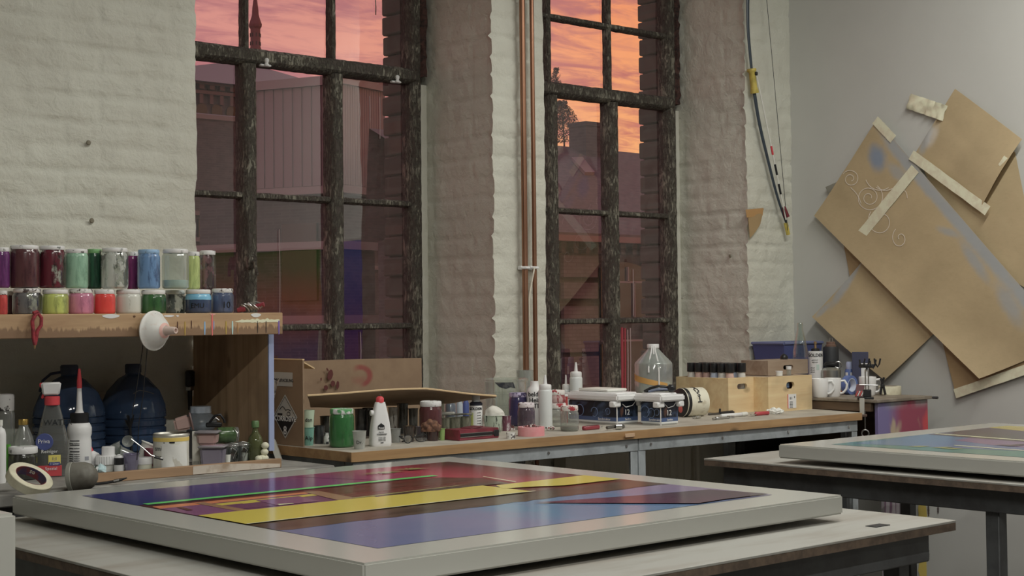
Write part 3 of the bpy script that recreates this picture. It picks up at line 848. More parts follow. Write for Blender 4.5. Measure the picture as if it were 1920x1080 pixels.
fac = [([(285, 951), (590, 922), (676, 937), (395, 967)], PURP), ([(285, 951), (590, 922), (600, 924), (300, 955)], ORG), ([(300, 955), (400, 945), (470, 962), (370, 968)], MAG),
       ([(392, 947), (590, 927), (596, 930), (402, 951)], YELB), ([(405, 950), (500, 941), (530, 948), (440, 957)], PURP), ([(448, 943), (520, 936), (528, 938), (456, 946)], YELB),
       ([(365, 945), (382, 943), (480, 960), (458, 962)], TAN), ([(570, 924), (598, 922), (676, 937), (640, 941)], TAN), ([(480, 940), (560, 932), (600, 941), (520, 949)], MAG),
       ([(330, 953), (340, 952), (362, 958), (352, 959)], MAROON), ([(520, 947), (548, 945), (552, 946), (524, 949)], PALE)]
for P, m in fac: polys.append(([pt(*a) for a in P], m))
xe = pt(975, 919)[0]
polys.append((R(X0, pt(930, 915)[0], yb, ya), YELB))
polys.append((ragged([(pt(735, 938)[0], ya-.012), (pt(985, 912)[0], ya-.012)], .010, 24, 9)+[(pt(985, 912)[0], ya+.025), (pt(740, 938)[0], ya+.004)], SHORE))
polys.append((ragged([(pt(690, 940)[0], ya+.004), (pt(905, 916)[0], ya+.03)], .006, 40, 12)+[(pt(905, 916)[0], ya+.036), (pt(690, 940)[0], ya+.016)], OLIVE))
polys.append(([pt(930, 912), pt(1095, 893), pt(1165, 900), pt(1060, 912), pt(1010, 914), pt(942, 918)], YELB))
polys.append((R(X0, xe, yb-.006, yb), PALE))
polys.append((R(pt(262, 946)[0], pt(830, 895)[0], yg-.02, yg+.008), GREENL))
polys.append(([pt(1000, 945), pt(1200, 931), pt(1330, 920), pt(1441, 928), pt(1360, 938), pt(1310, 946)], TRI))
polys.append(([pt(905, 896), pt(907, 895.4), pt(968, 905), pt(966, 906)], PALE))
def palm(px, py, L, seed):
    rnd = random.Random(seed); c = pt(px, py)
    for k in range(11):
        a = PI*(.02+.96*k/10); d = (math.cos(a)*L, math.sin(a)*L*.75)
        n = (-d[1]*.05, d[0]*.05)
        polys.append(([c, (c[0]+d[0]*.5+n[0], c[1]+d[1]*.5+n[1]+.004), (c[0]+d[0], c[1]+d[1]-.008), (c[0]+d[0]*.5-n[0], c[1]+d[1]*.5-n[1])], OLIVE))
palm(717, 890, .085, 1); palm(768, 884, .075, 2)
for i in range(9):
    a = pt(640+i*26+random.uniform(-6, 6), 926-i*2.6)
    polys.append(([a, (a[0]+.05, a[1]+.01), (a[0]+.06, a[1]+.017), (a[0]+.01, a[1]+.012)], SHORE))
base = LAKE
sky_poly = (R(X0, X1, yg, Y1), SKY)
lower = polys
picture('large white-framed sunset lake picture with green and yellow bands on the near table', 1.587, 2.988, 2.174, 3.641, X0, X1, Y0, Y1,
        'glossy painting of violet sky, blue water and yellow shore', [sky_poly]+lower, base)
X0, X1, Y0, Y1 = 4.11, 5.205, 2.15, 3.035
TEAL = gradmat('painting_teal_water', [(0, (74, 128, 124)), (.4, (70, 116, 140)), (1, (72, 124, 116))], 0, -.3, .6, nz=.4, nscale=4, g=1.35)
BLU = gradmat('painting_soft_blue', [(0, (84, 122, 156)), (.5, (92, 108, 150)), (1, (120, 104, 138))], 1, .3, -.5, nz=.3, g=1.35)
VIO = pmat('soft_violet', (120, 100, 134)); GREYV = mat('painting_grey_violet', (94, 82, 94), .16, col2=(82, 84, 88), scale=5, g=1.35); YEL2 = mat('painting_mustard', (178, 164, 76), .16, col2=(168, 146, 66), scale=5, g=1.4)
polys = [([pt(1600, 832), pt(1720, 812), pt(1920, 830), pt(2000, 842), pt(1960, 848)], BLU), ([pt(1790, 826), pt(1830, 819), pt(2000, 833), pt(1990, 846), pt(1860, 835)], VIO),
         ([pt(1740, 815), pt(1860, 800), pt(2050, 826), pt(2030, 838)], GREYV), ([pt(1850, 802), pt(1882, 798), pt(2050, 808), pt(2050, 822)], YEL2),
         ([pt(1752, 814), pt(1756, 813), pt(2050, 835), pt(2050, 836.5)], PALE), ([pt(1790, 835), pt(2050, 855), pt(2050, 856), pt(1788, 836)], PALE)]
for px, py in ((1700, 838), (1762, 842), (1745, 840)):
    a = pt(px, py); polys.append(([a, (a[0]+.05, a[1]-.02), (a[0]+.06, a[1]-.05), (a[0]+.01, a[1]-.04)], OLIVE))
for k in range(7):
    a = pt(1862+k*8, 835+random.uniform(-1, 2)); polys.append(([a, (a[0]+.03, a[1]-.02), (a[0]+.03, a[1]-.05), (a[0]+.004, a[1]-.03)], GREYV))
picture('white-framed teal and violet picture lying on the far table', 4.0, 5.318, 2.05, 3.166, X0, X1, Y0, Y1, 'glossy painting in bands of teal, blue, violet and mustard', polys, TEAL)

# white plinth at the lower left
mb = MB(); q = W(31, 962, Y=1.9); mb.box((q.x-.35, 2.1, q.z/2), (.7, .4, q.z), .004, seg=2)
o = mb.build('plinth', WHITEF); tag(o, 'plain white plinth corner standing in front of the near table', 'plinth')

# --- workbench: one long top on two steel frames
BX0, BX1, BY0, BY1, BZ = 2.805, 5.372, 3.855, 4.665, .90
wt = thing('workbench_top', 'long wooden workbench top with dusty grey face below the windows', 'worktop', ((BX0+BX1)/2, (BY0+BY1)/2, BZ))
WEDGE = woodmat('worktop_wood_edge', (150, 116, 72), (128, 94, 54), 0, 10, .5, g=1.85)
TOPP = [(2.80, 3.897), (5.385, 3.814), (5.462, 4.15), (5.466, 4.66), (2.80, 4.66)]
bc = ((BX0+BX1)/2, (BY0+BY1)/2)
mb = MB(); mb.prism([(x-bc[0], y-bc[1]) for x, y in TOPP], .030, TM((0, 0, -.031))); mb.build('board', WEDGE, wt, smooth=0)
DUST = mat('dusty_worktop_face', (150, 144, 132), .7, col2=(122, 114, 102), scale=7, lo=.4, hi=.75, bump=.05, bscale=60, g=1.75)
mb = MB(); mb.prism([((x-4.1)*.998+4.1-bc[0], (y-4.25)*.99+4.25-bc[1]) for x, y in TOPP], .001, TM((0, 0, -.001))); mb.build('face', DUST, wt, smooth=0)
q = W(1180, 816, Y=BY0); mb = MB(); mb.box((q.x-(BX0+BX1)/2, 3.8535-(BY0+BY1)/2-.0015, q.z-BZ), (.05, .003, .014), .001); mb.build('joint_plate', mat('faded_plate', (160, 130, 100), .6), wt)
def bench_frame(label, x0, x1):
    o = thing('bench_frame', label, 'bench frame', ((x0+x1)/2, (BY0+BY1)/2, 0), 0, 'steel frames under the workbench'); cx, cy = (x0+x1)/2, (BY0+BY1)/2
    z1 = BZ-.032
    for y, d in ((BY0+.012, 1), (BY1-.13, -1)):
        mb = MB(); mb.box((0, y-cy, z1-.0225), (x1-x0, .004, .045), .001); mb.box((0, y-cy+d*.014, z1-.002), (x1-x0, .03, .004)); mb.v = [(a, b+((4.103-a-cx)*.0321+.001 if d == 1 else 0), c) for a, b, c in mb.v]; r = mb.build('rail', GREYST, o)
        if d == 1:
            n = 4
            for i in range(n):
                b = MB(); b.lathe([(0, .004), (.005, .003), (.006, 0)], 10, TM((-.5*(x1-x0)+.06+(x1-x0-.12)*i/(n-1), y-cy-.002, z1-.024), (PI/2, 0, 0))); b.v = [(a_, b_+(4.103-a_-cx)*.0321+.001, c_) for a_, b_, c_ in b.v]; b.build('bolt', STEEL, r)
    for x in (x0+.0175, x1-.0175):
        mb = MB(); mb.box((x-cx, 0, z1-.03), (.004, BY1-BY0-.25, .05)); mb.build('rail', GREYST, o)
        for y, d in ((BY0+.014, 1), (BY1-.132, -1)):
            mb = MB(); mb.box((x-cx, y-cy, z1/2), (.036, .004, z1), .001); mb.box((x-cx+(.016 if x > cx else -.016), y-cy+d*.02, z1/2), (.004, .04, z1), .001)
            mb.v = [(a, b+((4.103-x)*.0321+.001 if d == 1 else 0), c) for a, b, c in mb.v]
            mb.build('leg', GREYST, o)
    return o
bench_frame('grey steel bench frame under the left half of the workbench', BX0+.01, 4.068)
bench_frame('grey steel bench frame under the right half of the workbench', 4.074, BX1-.005)

# radiators on the wall below the bench, with a riser pipe
RADM = mat('dull_radiator_enamel', (150, 146, 132), .5, g=1.9)
def radiator(label, x0, x1, z0, z1):
    o = thing('radiator', label, 'radiator', ((x0+x1)/2, YW-.06, z0), 0, 'radiators under the windows'); w = x1-x0; n = int(w/.045)
    mb = MB(); mb.sheet(lambda u, v: (-w/2+w*u, -.03+.012*abs(((u*n) % 1)-.5)*2*(1 if .06 < v < .94 else 0), (z1-z0)*v), n*4, 16, .004); mb.build('panel', RADM, o)
    mb = MB(); mb.box((0, .0, z1-z0-.01), (w, .06, .02), .004); mb.build('top_grille', RADM, o)
    for s in (-1, 1):
        mb = MB(); mb.box((s*w*.5, 0, (z1-z0)/2), (.008, .07, z1-z0-.02), .002); mb.build('side_cover', RADM, o)
        mb = MB(); mb.box((s*w*.3, .03, -z0/2+.02), (.03, .03, z0+.04)); mb.build('foot', RADM, o)
radiator('ribbed radiator under the left half of the workbench', 2.95, 4.20, .16, .745)
radiator('ribbed radiator under the right half of the workbench', 4.38, 5.18, .16, .745)
q = W(1317, 850, Y=4.56); mb = MB(); mb.tube([(q.x, 4.6, 0), (q.x, 4.6, .86)], .02, 12); o = mb.build('heating_pipe', RADM); tag(o, 'upright heating pipe beside the right radiator under the workbench', 'pipe')

# --- shelf unit on the left, standing on its own lower bench
GREYTOP = mat('grey_bench_sheet', (128, 126, 120), .6, col2=(104, 102, 98), scale=9, g=1.7)
lb = thing('side_bench', 'low grey-topped bench carrying the paint shelf, behind the near picture', 'bench', (2.0, 4.2, 0))
LBZ = .866
yf = W(12, 927, z=LBZ).y
mb = MB(); mb.box((.01, (yf+4.66)/2-4.2, LBZ-.0175), (1.44, 4.66-yf, .035), .004); mb.build('bench_top', GREYTOP, lb)
for x in (-.7, .70):
    for y in (yf+.06, 4.6):
        mb = MB(); mb.box((x, y-4.2, (LBZ-.036)/2), (.06, .06, LBZ-.036), .004); mb.build('leg', FRAMEM, lb)
for y in (yf+.06, 4.6):
    mb = MB(); mb.box((0, y-4.2, LBZ-.075), (1.42, .04, .07)); mb.build('rail', FRAMEM, lb)

PINE = woodmat('old_pine', (156, 128, 94), (130, 103, 73), 2, 9, .6, g=1.9)
def shelfwood():
    t = NT('paint_spattered_shelf_wood')
    v = t.obj((.08, 1, 1)); n1 = t.noise(v, 26, 5, .6, .5)
    c = t.mix(t.ramp(n1, .35, .7), C((166, 136, 98), 1.7), C((142, 110, 76), 1.7))
    # old brown varnish over the lower half, its edge brushed in strokes
    x, y, z = t.sep(t.obj())[:3]
    st = t.noise(t.obj((1, 1, .12)), 75, 3, .7); st2 = t.noise(t.obj((1, .1, .1)), 7, 3, .6)
    e = t.math('ADD', z, t.math('ADD', t.math('MULTIPLY', t.math('SUBTRACT', st, .5), .05), t.math('MULTIPLY', t.math('SUBTRACT', st2, .5), .035)))
    f = t.ramp(e, -.040, -.047)
    c = t.mix(t.math('MULTIPLY', f, .8), c, C((104, 78, 56), 1.8))
    b = t.bsdf(Base_Color=c, Roughness=.5); t.set(b, 'Normal', t.bump(n1, .1, .003))
    return t.done(b.outputs[0])
SHW = shelfwood()
SX0, SX1, SY0, SZ = 1.35, 2.695, 4.12, 1.341
un = thing('paint_shelf', 'wooden wall shelf unit crowded with paint jars on the left', 'shelf', (2.0, SY0, SZ))
L = lambda x, y, z: (x-2.0, y-SY0, z-SZ)
mb = MB(); mb.box(L((SX0+SX1)/2, SY0+.012, SZ-.0345), (SX1-SX0, .024, .069), .002); fb = mb.build('front_board', SHW, un)
mb = MB(); mb.box(L((SX0+SX1)/2, (SY0+.025+4.66)/2, SZ-.016), (SX1-SX0-.004, 4.66-SY0-.027, .03)); mb.build('shelf_board', PINE, un)
mb = MB(); mb.box(L(2.6925-.002, (4.186+4.662)/2, (LBZ+.04+SZ-.034)/2), (.017, 4.662-4.186, SZ-.034-LBZ-.04)); mb.build('side_panel', PINE, un)
BLUEP = mat('pale_blue_edge_paint', (128, 140, 176), .6, g=1.7)
mb = MB(); mb.box(L(2.6905, 4.184, (LBZ+.03+SZ-.07)/2), (.019, .006, SZ-.07-LBZ-.03)); mb.build('painted_edge', BLUEP, un)
LZ = LBZ
LIPW = woodmat('worn_lower_board', (150, 118, 84), (124, 96, 70), 0, 8, .6, g=1.6)
LY = 3.95; la, lc = W(169, 889, Y=LY), W(513, 861, Y=LY)
o = thing('wooden_rail', 'worn wooden edge rail lying on the side bench in front of the bottles', 'rail', ((la.x+2.577)/2, LY, LBZ)); un_lip = o
mb = MB(); mb.box((0, .008, (la.z-LBZ)/2), (2.577-la.x, .016, la.z-LBZ), .002); lip = mb.build('rail', LIPW, o)
cx_ = (la.x+2.577)/2
mb = MB(); mb.sheet(lambda u, v: (2.27+.30*u-cx_, -.0012+.0006*math.sin(u*23), .002+(la.z-LBZ-.004)*v*(.55+.45*math.sin(1.2+u*2.2))), 16, 4, .001); mb.build('pale_smear', mat('pale_paint_smear', (158, 148, 136), .7, col2=(130, 112, 94), scale=14, lo=.5, hi=.7), lip)
# paint runs and spots on the front board
drips = [(333, 603, 625, 2, (70, 40, 30)), (347, 603, 629, 2.6, (150, 122, 40)), (359, 601, 616, 1.6, (60, 30, 24)), (384, 603, 628, 2.6, (110, 150, 196)), (398, 588, 629, 2.8, (214, 84, 84)), (401, 602, 618, 1.6, (120, 140, 190)),
         (424, 602, 627, 2.8, (150, 124, 40)), (436, 602, 627, 2.6, (140, 202, 214)), (446, 606, 624, 2, (150, 110, 60)), (483, 602, 624, 1.6, (40, 36, 30)), (499, 602, 624, 1.6, (44, 36, 36)), (523, 601, 627, 3, (104, 80, 150))]
for px, y0, y1, w, c in drips:
    a = W(px, y0, Y=SY0-.001); b = W(px, y1, Y=SY0-.001); k = S(a)
    mb = MB(); n = 10
    mb.sheet(lambda u, v: L(a.x+(v-.5)*w*k*(.7+.5*math.sin(u*2.6+.5)), SY0-.0008-.0006*math.sin(PI*v), a.z+(b.z-a.z)*u), n, 3); mb.build('paint_run', mat('paint_run_%d_%d_%d' % c, c, .35, g=1.9), fb)
for px, py, w, h, c in ((208, 592, 36, 10, (205, 205, 200)), (317, 592, 22, 5, (205, 205, 200)), (333, 592, 6, 4, (205, 205, 200)), (480, 590, 22, 10, (190, 186, 176)), (399, 589, 12, 4, (214, 130, 120)), (252, 593, 5, 5, (80, 54, 34))):
    a = W(px, py, Y=SY0-.001); k = S(a)
    mb = MB(); P = [(w*.5*k*math.cos(t_)*(1-.25*math.sin(t_)**2), h*.5*k*math.sin(t_)*(1 if t_ > PI else .6)) for t_ in [2*PI*i/18 for i in range(18)]]
    mb.prism(P, .0012, TM(L(a.x, SY0, a.z), (PI/2, 0, 0))); mb.build('paint_spot', mat('paint_spot_%d_%d_%d' % c, c, .45, g=1.9), fb)
P = [W(440, 603, Y=SY0), W(524, 603, Y=SY0)]; mb = MB(); mb.sheet(lambda u, v: L(P[0].x+(P[1].x-P[0].x)*u, SY0-.0008, P[0].z+(v-.35)*.016*(.45+.8*abs(noise.noise(Vector((u*9, v, 3)))))*min(1, u*6+.1)), 40, 2, .0006); mb.build('pale_smear', mat('pale_shelf_smear', (196, 180, 150), .6), fb)
# leaning white strip between the shelf unit and the workbench
a, b = W(512, 826, X=2.77), W(531, 884, X=2.77)
mb = MB(); a = Vector((2.768, a.y, a.z)); b = W(531, 884, X=2.768); dd = (b-a).normalized(); e = b+dd*((b.z-.01)/max(.2, -dd.z))
mb.add([], []); mb.tube([a, e], .013, 4); o = mb.build('wooden_strip', mat('white_painted_strip', (150, 150, 142), .6)); tag(o, 'white painted strip leaning between the shelf unit and workbench', 'strip')

# --- desk in the corner, its side sprayed with colour
DZ = .95
DX0, DX1, DY0, DY1 = 5.475, 5.895, 3.80, 4.62
dk = thing('corner_desk', 'small corner desk with spray-painted side panel against the right wall', 'desk', ((DX0+DX1)/2, (DY0+DY1)/2, 0))
D = lambda x, y, z: (x-(DX0+DX1)/2, y-(DY0+DY1)/2, z)
DTOP = mat('worn_desk_top', (122, 112, 98), .6, col2=(98, 88, 76), scale=9, g=1.75)
mb = MB(); mb.box(D((DX0+DX1)/2, (DY0+DY1)/2, DZ-.007), (DX1-DX0, DY1-DY0, .014), .002); mb.build('desk_top', DTOP, dk)
BRNW = woodmat('brown_rail_wood', (104, 84, 64), (84, 66, 50), 1, 8, .6, g=1.75)
mb = MB(); mb.box(D(DX0+.02, (DY0+DY1)/2+.01, DZ-.034), (.022, DY1-DY0-.06, .038), .002); mb.build('rail', BRNW, dk)
def spraypanel():
    t = NT('sprayed_panel'); x, y, z = t.sep(t.obj())[:3]
    n1 = t.noise(t.obj((1, 1, .6)), 5.5, 3, .5); n2 = t.noise(t.obj((1, 1, .5), (2, 1, 4)), 7, 3, .5); n3 = t.noise(t.obj((2.2, 1, .08)), 30, 3, .6)
    ux = t.ramp(x, -.26, .26)
    c = t.mix(t.ramp(ux, .25, .5, 'SMOOTH'), C((98, 88, 132), 1.8), C((128, 50, 72), 1.8))
    c = t.mix(t.ramp(n1, .54, .66, 'SMOOTH'), c, C((176, 52, 56), 1.8))
    c = t.mix(t.ramp(n2, .60, .70, 'SMOOTH'), c, C((150, 132, 108), 1.8))
    up = t.ramp(z, .89, .94, 'SMOOTH'); c = t.mix(t.math('MULTIPLY', up, t.ramp(n2, .4, .6)), c, C((120, 130, 128), 1.8))
    b = t.bsdf(Base_Color=c, Roughness=.6); return t.done(b.outputs[0])
mb = MB(); mb.box(D((DX0+.022+DX1-.022)/2, DY0+.02, (DZ-.016+.60)/2), (DX1-DX0-.044, .018, DZ-.016-.60), .001); mb.build('painted_panel', spraypanel(), dk)
mb = MB(); mb.box(D(DX1-.012, (DY0+DY1)/2+.02, (DZ-.016+.60)/2), (.02, DY1-DY0-.06, DZ-.016-.60)); mb.build('side_panel', BRNW, dk)
for y in (4.0, DY1-.03):
    for x, zt_ in ((DX0+.045, DZ-.016), (DX1-.045, DZ-.016)):
        mb = MB(); mb.box(D(x, y, zt_/2), (.03, .03, zt_), .002); mb.build('leg', FRAMEM, dk)
mb = MB(); mb.box(D((DX0+DX1)/2, DY1-.008, (DZ-.016+.3)/2), (DX1-DX0-.05, .014, DZ-.016-.3)); mb.build('back_panel', mat('dark_back_board', (44, 40, 38), .8), dk)
mb = MB(); mb.box(D((DX0+DX1)/2, (DY0+DY1)/2+.13, .61), (DX1-DX0-.05, DY1-DY0-.30, .02)); mb.build('inner_shelf', BRNW, dk)
mb = MB(); q = W(1738, 741, X=6.0); mb.tube([(.205, DY0-.004-(DY0+DY1)/2, DZ-.008), (.205, DY0-.03-(DY0+DY1)/2, DZ-.008)], .006, 8); mb.build('edge_bolt', FRAMEM, dk)

def dripmat():
    t = NT('dripping_purple_paint'); x, y, z = t.sep(t.obj())[:3]
    n3 = t.noise(t.obj((2.6, 1, .06)), 30, 3, .6)
    return t.done(t.bsdf(Base_Color=t.mix(t.ramp(n3, .53, .58), C((172, 164, 174), 1.7), C((104, 60, 96), 1.7)), Roughness=.6).outputs[0])
da, db = W(1657, 950, Y=3.93), W(1694, 950, Y=3.93)
o = thing('drip_board', 'narrow white board run with purple paint, standing under the corner desk', 'board', ((da.x+db.x)/2, 3.935, 0))
mb = MB(); mb.box((0, 0, .29), (db.x-da.x, .018, .578), .002); mb.build('board', dripmat(), o)
# ================================================================== ON THE WALLS
# copper pipes on the pier
COPPER = mat('copper_pipe_metal', (138, 98, 74), .42, 1.0, col2=(104, 70, 52), scale=9, stretch=(1, 1, .1), g=1.7)
for i, (px, r, lab) in enumerate(((983, .0125, 'left and thicker of the two copper pipes on the white pier'), (1001, .0095, 'right and thinner of the two copper pipes on the white pier'))):
    a = W(px, 400, Y=YW-.03)
    o = thing('copper_pipe', lab, 'pipe', (a.x, YW-.03, .7), 0, 'copper pipes on the pier')
    mb = MB(); mb.tube([(0, 0, 0), (.001, 0, 1.0), (-.0005, 0, 2.0), (0, 0, 2.95)], r, 14); mb.build('tube', COPPER, o)
    z = W(px, 502, Y=YW-.03).z-.7
    mb = MB(); mb.box((0, .014, z), (.036, .026, .016), .003); mb.tube([(-r-.006, -.004, z), (-r*.6, -r-.004, z), (r*.6, -r-.004, z), (r+.006, -.004, z)], .006, 6); mb.build('pipe_clip', WHITE, o)
# cable down the right pipe
mb = MB(); P = [(1002, 502), (994, 545), (992, 560), (993, 640)]; mb.tube([W(x, y, Y=YW-.044) for x, y in P], .0035, 6)
o = mb.build('cable', mat('pale_cable', (170, 165, 150), .5)); tag(o, 'thin pale cable taped between the two copper pipes', 'cable')

# bow hung at the corner of the right pier
bow = thing('hunting_bow', 'dark hunting bow with yellow grip hung upright on the right pier', 'bow', W(1410, 150, Y=YW-.03))
bp = lambda px, py, y=YW-.03: W(px, py, Y=y)-bow.location
def limb(name, P, w0, w1, m):
    mb = MB(); pts = [bp(*p) for p in P]
    # smooth the curve
    Q = []
    for i in range(len(pts)-1):
        p0, p1, p2, p3 = pts[max(i-1, 0)], pts[i], pts[i+1], pts[min(i+2, len(pts)-1)]
        for k in range(6):
            u = k/6; Q.append(.5*((2*p1)+(-p0+p2)*u+(2*p0-5*p1+4*p2-p3)*u*u+(-p0+3*p1-3*p2+p3)*u**3))
    Q.append(pts[-1]); n = len(Q)
    def f(u, v):
        i = min(n-1, int(round(u*(n-1)))); t = (Q[min(i+1, n-1)]-Q[max(i-1, 0)]).normalized(); s_ = Vector((t.z, 0, -t.x))
        w = w0+(w1-w0)*i/(n-1); a = 2*PI*v
        return Q[i]+s_*(math.cos(a)*w/2)+Vector((0, math.sin(a)*w*.28, 0))
    mb.sheet(f, n-1, 10); mb.build(name, m, bow)
BOWM = mat('dark_blue_fibreglass', (44, 54, 64), .35, g=1.7)
limb('limb', [(1404, -60), (1402, 0), (1403, 60), (1409, 128)], .024, .017, BOWM)
limb('limb', [(1414, 172), (1424, 232), (1440, 300), (1458, 370), (1477, 425)], .022, .014, BOWM)
YGR = mat('yellow_rubber', (168, 150, 40), .5, col2=(146, 130, 38), scale=30, g=1.8)
a, b = bp(1409, 128), bp(1415, 175); dd = (b-a); mb = MB()
mb.lathe([(0, 0), (.022, .002), (.023, .012), (.016, .022), (.0165, dd.length-.03), (.021, dd.length-.008), (.02, dd.length), (0, dd.length)], 18, Matrix.Translation(a) @ dd.to_track_quat('Z', 'Y').to_matrix().to_4x4())
mb.build('grip', YGR, bow)
mb = MB(); a, b = bp(1473, 418), bp(1478, 440); mb.tube([a, b], .010, 8); mb.build('tip_cap', YGR, bow)
mb = MB(); mb.tube([bp(1434, -40, YW-.055), bp(1477, 432, YW-.04)], .0014, 5); mb.build('string', DARK, bow)
arr = thing('arrow', 'pale arrow with dark and red bands tucked behind the bow', 'arrow', W(1419, 143, Y=YW-.05))
ap_ = lambda px, py: W(px, py, Y=YW-.05)-arr.location
mb = MB(); mb.tube([ap_(1419, 143), ap_(1474, 412)], .0034, 6); mb.build('shaft', OFFW, arr)
for (x0, y0, x1, y1, m) in ((1446, 274, 1449, 290, RED), (1453, 308, 1457, 328, DARK), (1460, 345, 1464, 364, DARK)):
    mb = MB(); mb.tube([ap_(x0, y0), ap_(x1, y1)], .0052, 8); mb.build('band', m, arr)
for k in range(3):
    mb = MB(); a, b = ap_(1469, 386), ap_(1476, 408); t_ = (b-a).normalized(); s_ = (Matrix.Rotation(k*2.1, 3, t_) @ t_.orthogonal()).normalized()*.016
    mb.add([a, b, b+s_, a+s_*.7+t_*.01], [(0, 1, 2, 3)]); mb.build('fletching', mat('dark_red_feather', (96, 30, 40), .7), arr, smooth=0)
mb = MB(); a = ap_(1418, 138); mb.box(a, (.014, .012, .018), .003); mb.build('tip', DARK, arr)

# kraft paper
def paper(name, base, base2, blobs, g=1.95):
    t = NT(name); v = t.obj()
    nz = t.noise(v, 5, 5, .6); fib = t.noise(t.obj((1, .3, 1)), 160, 3, .6)
    c = t.mix(t.ramp(nz, .3, .75), C(base, g), C(base2, g))
    c = t.mix(t.math('MULTIPLY', t.ramp(fib, .5, .8), .12), c, C([q*.7 for q in base], g))
    for (cy, cz, ry, rz, rot, col, k) in blobs:
        # a soft spray mark: distance in the sheet's own plane
        tc = t.n('ShaderNodeTexCoord')
        mp = t.n('ShaderNodeMapping', vector_type='TEXTURE'); t.L.new(tc.outputs['Object'], mp.inputs[0])
        mp.inputs['Location'].default_value = (0, cy, cz); mp.inputs['Rotation'].default_value = (rot, 0, 0); mp.inputs['Scale'].default_value = (1e3, ry, rz)
        ln = t.n('ShaderNodeVectorMath', {0: mp.outputs[0]}, operation='LENGTH')
        wob = t.math('ADD', ln.outputs['Value'], t.math('MULTIPLY', t.math('SUBTRACT', t.noise(v, 14, 4, .6), .5), .5))
        f = t.math('MULTIPLY', t.ramp(wob, 1.0, .25, 'SMOOTH'), k)
        c = t.mix(f, c, C(col, g))
    b = t.bsdf(Base_Color=c, Roughness=.75)
    t.set(b, 'Normal', t.bump(t.noise(v, 7, 3, .5), .25, .02))
    return t.done(b.outputs[0])
def quadsheet(name, label, A, B, Cc, Dd, m_fn, off, curl, cat='paper sheet', group='kraft paper sheets on the right wall', th=.0006, n=18):
    # corners as photo points on the wall plane; off: stand-off from the wall; curl(u, v): extra distance
    P = [W(*p, X=XE) for p in (A, B, Cc, Dd)]; ce = sum(P, Vector())/4
    P = [p-ce for p in P]; ce.x = XE
    k = lambda u, v: (P[0]*(1-u)+P[1]*u)*(1-v)+(P[3]*(1-u)+P[2]*u)*v
    def f(u, v):
        p = k(u, v); e = curl(u, v)
        return Vector((-off-e+.0025*noise.noise(Vector((u*4+off*90, v*4, 1))), p.y, p.z))
    mb = MB(); mb.sheet(f, n, n, th)
    rel = lambda px, py: (W(px, py, X=XE)-ce)
    o = mb.build(name, m_fn(rel), None, ce, smooth=60); tag(o, label, cat, group); return o, rel
KB, KB2 = (152, 133, 98), (140, 122, 89)
GB, BL_, PALE_ = (128, 130, 131), (102, 115, 134), (196, 190, 178)
def bl(rel, px, py, rpx, rpy, ang, col, k):
    q = rel(px, py); s_ = .0026
    return (q.y, q.z, rpx*s_, rpy*s_, math.radians(ang), col, k)
quadsheet('kraft_paper', 'kraft paper sheet hanging behind at the far right of the paper cluster', (1722, 291), (1905, 285), (1960, 560), (1800, 470), lambda rel: paper('kraft_paper_back_right', KB, KB2, []), .006, lambda u, v: .002)
quadsheet('kraft_paper', 'dark sliver of kraft paper at the left, between the large strip and lower left sheet', (1583, 455), (1640, 470), (1650, 545), (1596, 520), lambda rel: paper('kraft_paper_sliver', (136, 112, 76), (124, 100, 68), []), .006, lambda u, v: .002)
quadsheet('kraft_paper', 'lower right kraft paper sheet with white tape along its bottom edge', (1758, 600), (1930, 540), (1945, 690), (1797, 741), lambda rel: paper('kraft_paper_lower_right', (134, 110, 74), (122, 98, 66), []), .008, lambda u, v: .01*v)
quadsheet('kraft_paper', 'lower left kraft paper sheet with a grey sprayed upper edge, its corner curling out', (1636, 470), (1790, 590), (1668, 712), (1537, 594), lambda rel: paper('kraft_paper_lower_left', KB, KB2, [bl(rel, 1588, 540, 62, 13, -55, GB, .9), bl(rel, 1610, 500, 40, 10, -60, GB, .8), bl(rel, 1556, 580, 30, 9, -42, GB, .8)]), .012, lambda u, v: .05*v*v*(1-.4*u)+.015*math.sin(PI*u)*v)
quadsheet('kraft_paper', 'upper right kraft paper sheet with a folded top corner', (1794, 167), (1924, 262), (1850, 385), (1716, 293), lambda rel: paper('kraft_paper_upper_right', KB, KB2, [bl(rel, 1740, 262, 44, 12, -63, GB, .85), bl(rel, 1752, 255, 30, 14, -60, PALE_, .4)]), .014, lambda u, v: .022*u*u+.012*math.sin(PI*v)*u)
big, rel = quadsheet('kraft_paper', 'long diagonal kraft paper strip with white spirals and blue-grey spray marks', (1650, 225), (2010, 640), (1850, 709), (1535, 405),
    lambda rel: paper('kraft_paper_long', KB, KB2, [bl(rel, 1695, 291, 100, 17, 49, GB, 1), bl(rel, 1740, 343, 90, 17, 49, GB, 1), bl(rel, 1785, 395, 95, 17, 49, GB, 1), bl(rel, 1830, 446, 90, 18, 49, GB, 1), bl(rel, 1875, 498, 95, 19, 49, GB, 1), bl(rel, 1925, 556, 80, 20, 49, GB, 1), bl(rel, 1652, 298, 26, 36, -20, BL_, .95), bl(rel, 1690, 325, 40, 16, 40, GB, .7),
     bl(rel, 1785, 435, 34, 10, 20, GB, .75), bl(rel, 1835, 490, 62, 15, 55, GB, .85), bl(rel, 1900, 570, 60, 22, 60, GB, .8)]), .026, lambda u, v: .035*max(0, v-.55)**2*4*(.3+u)+.006*math.sin(PI*u), n=24)
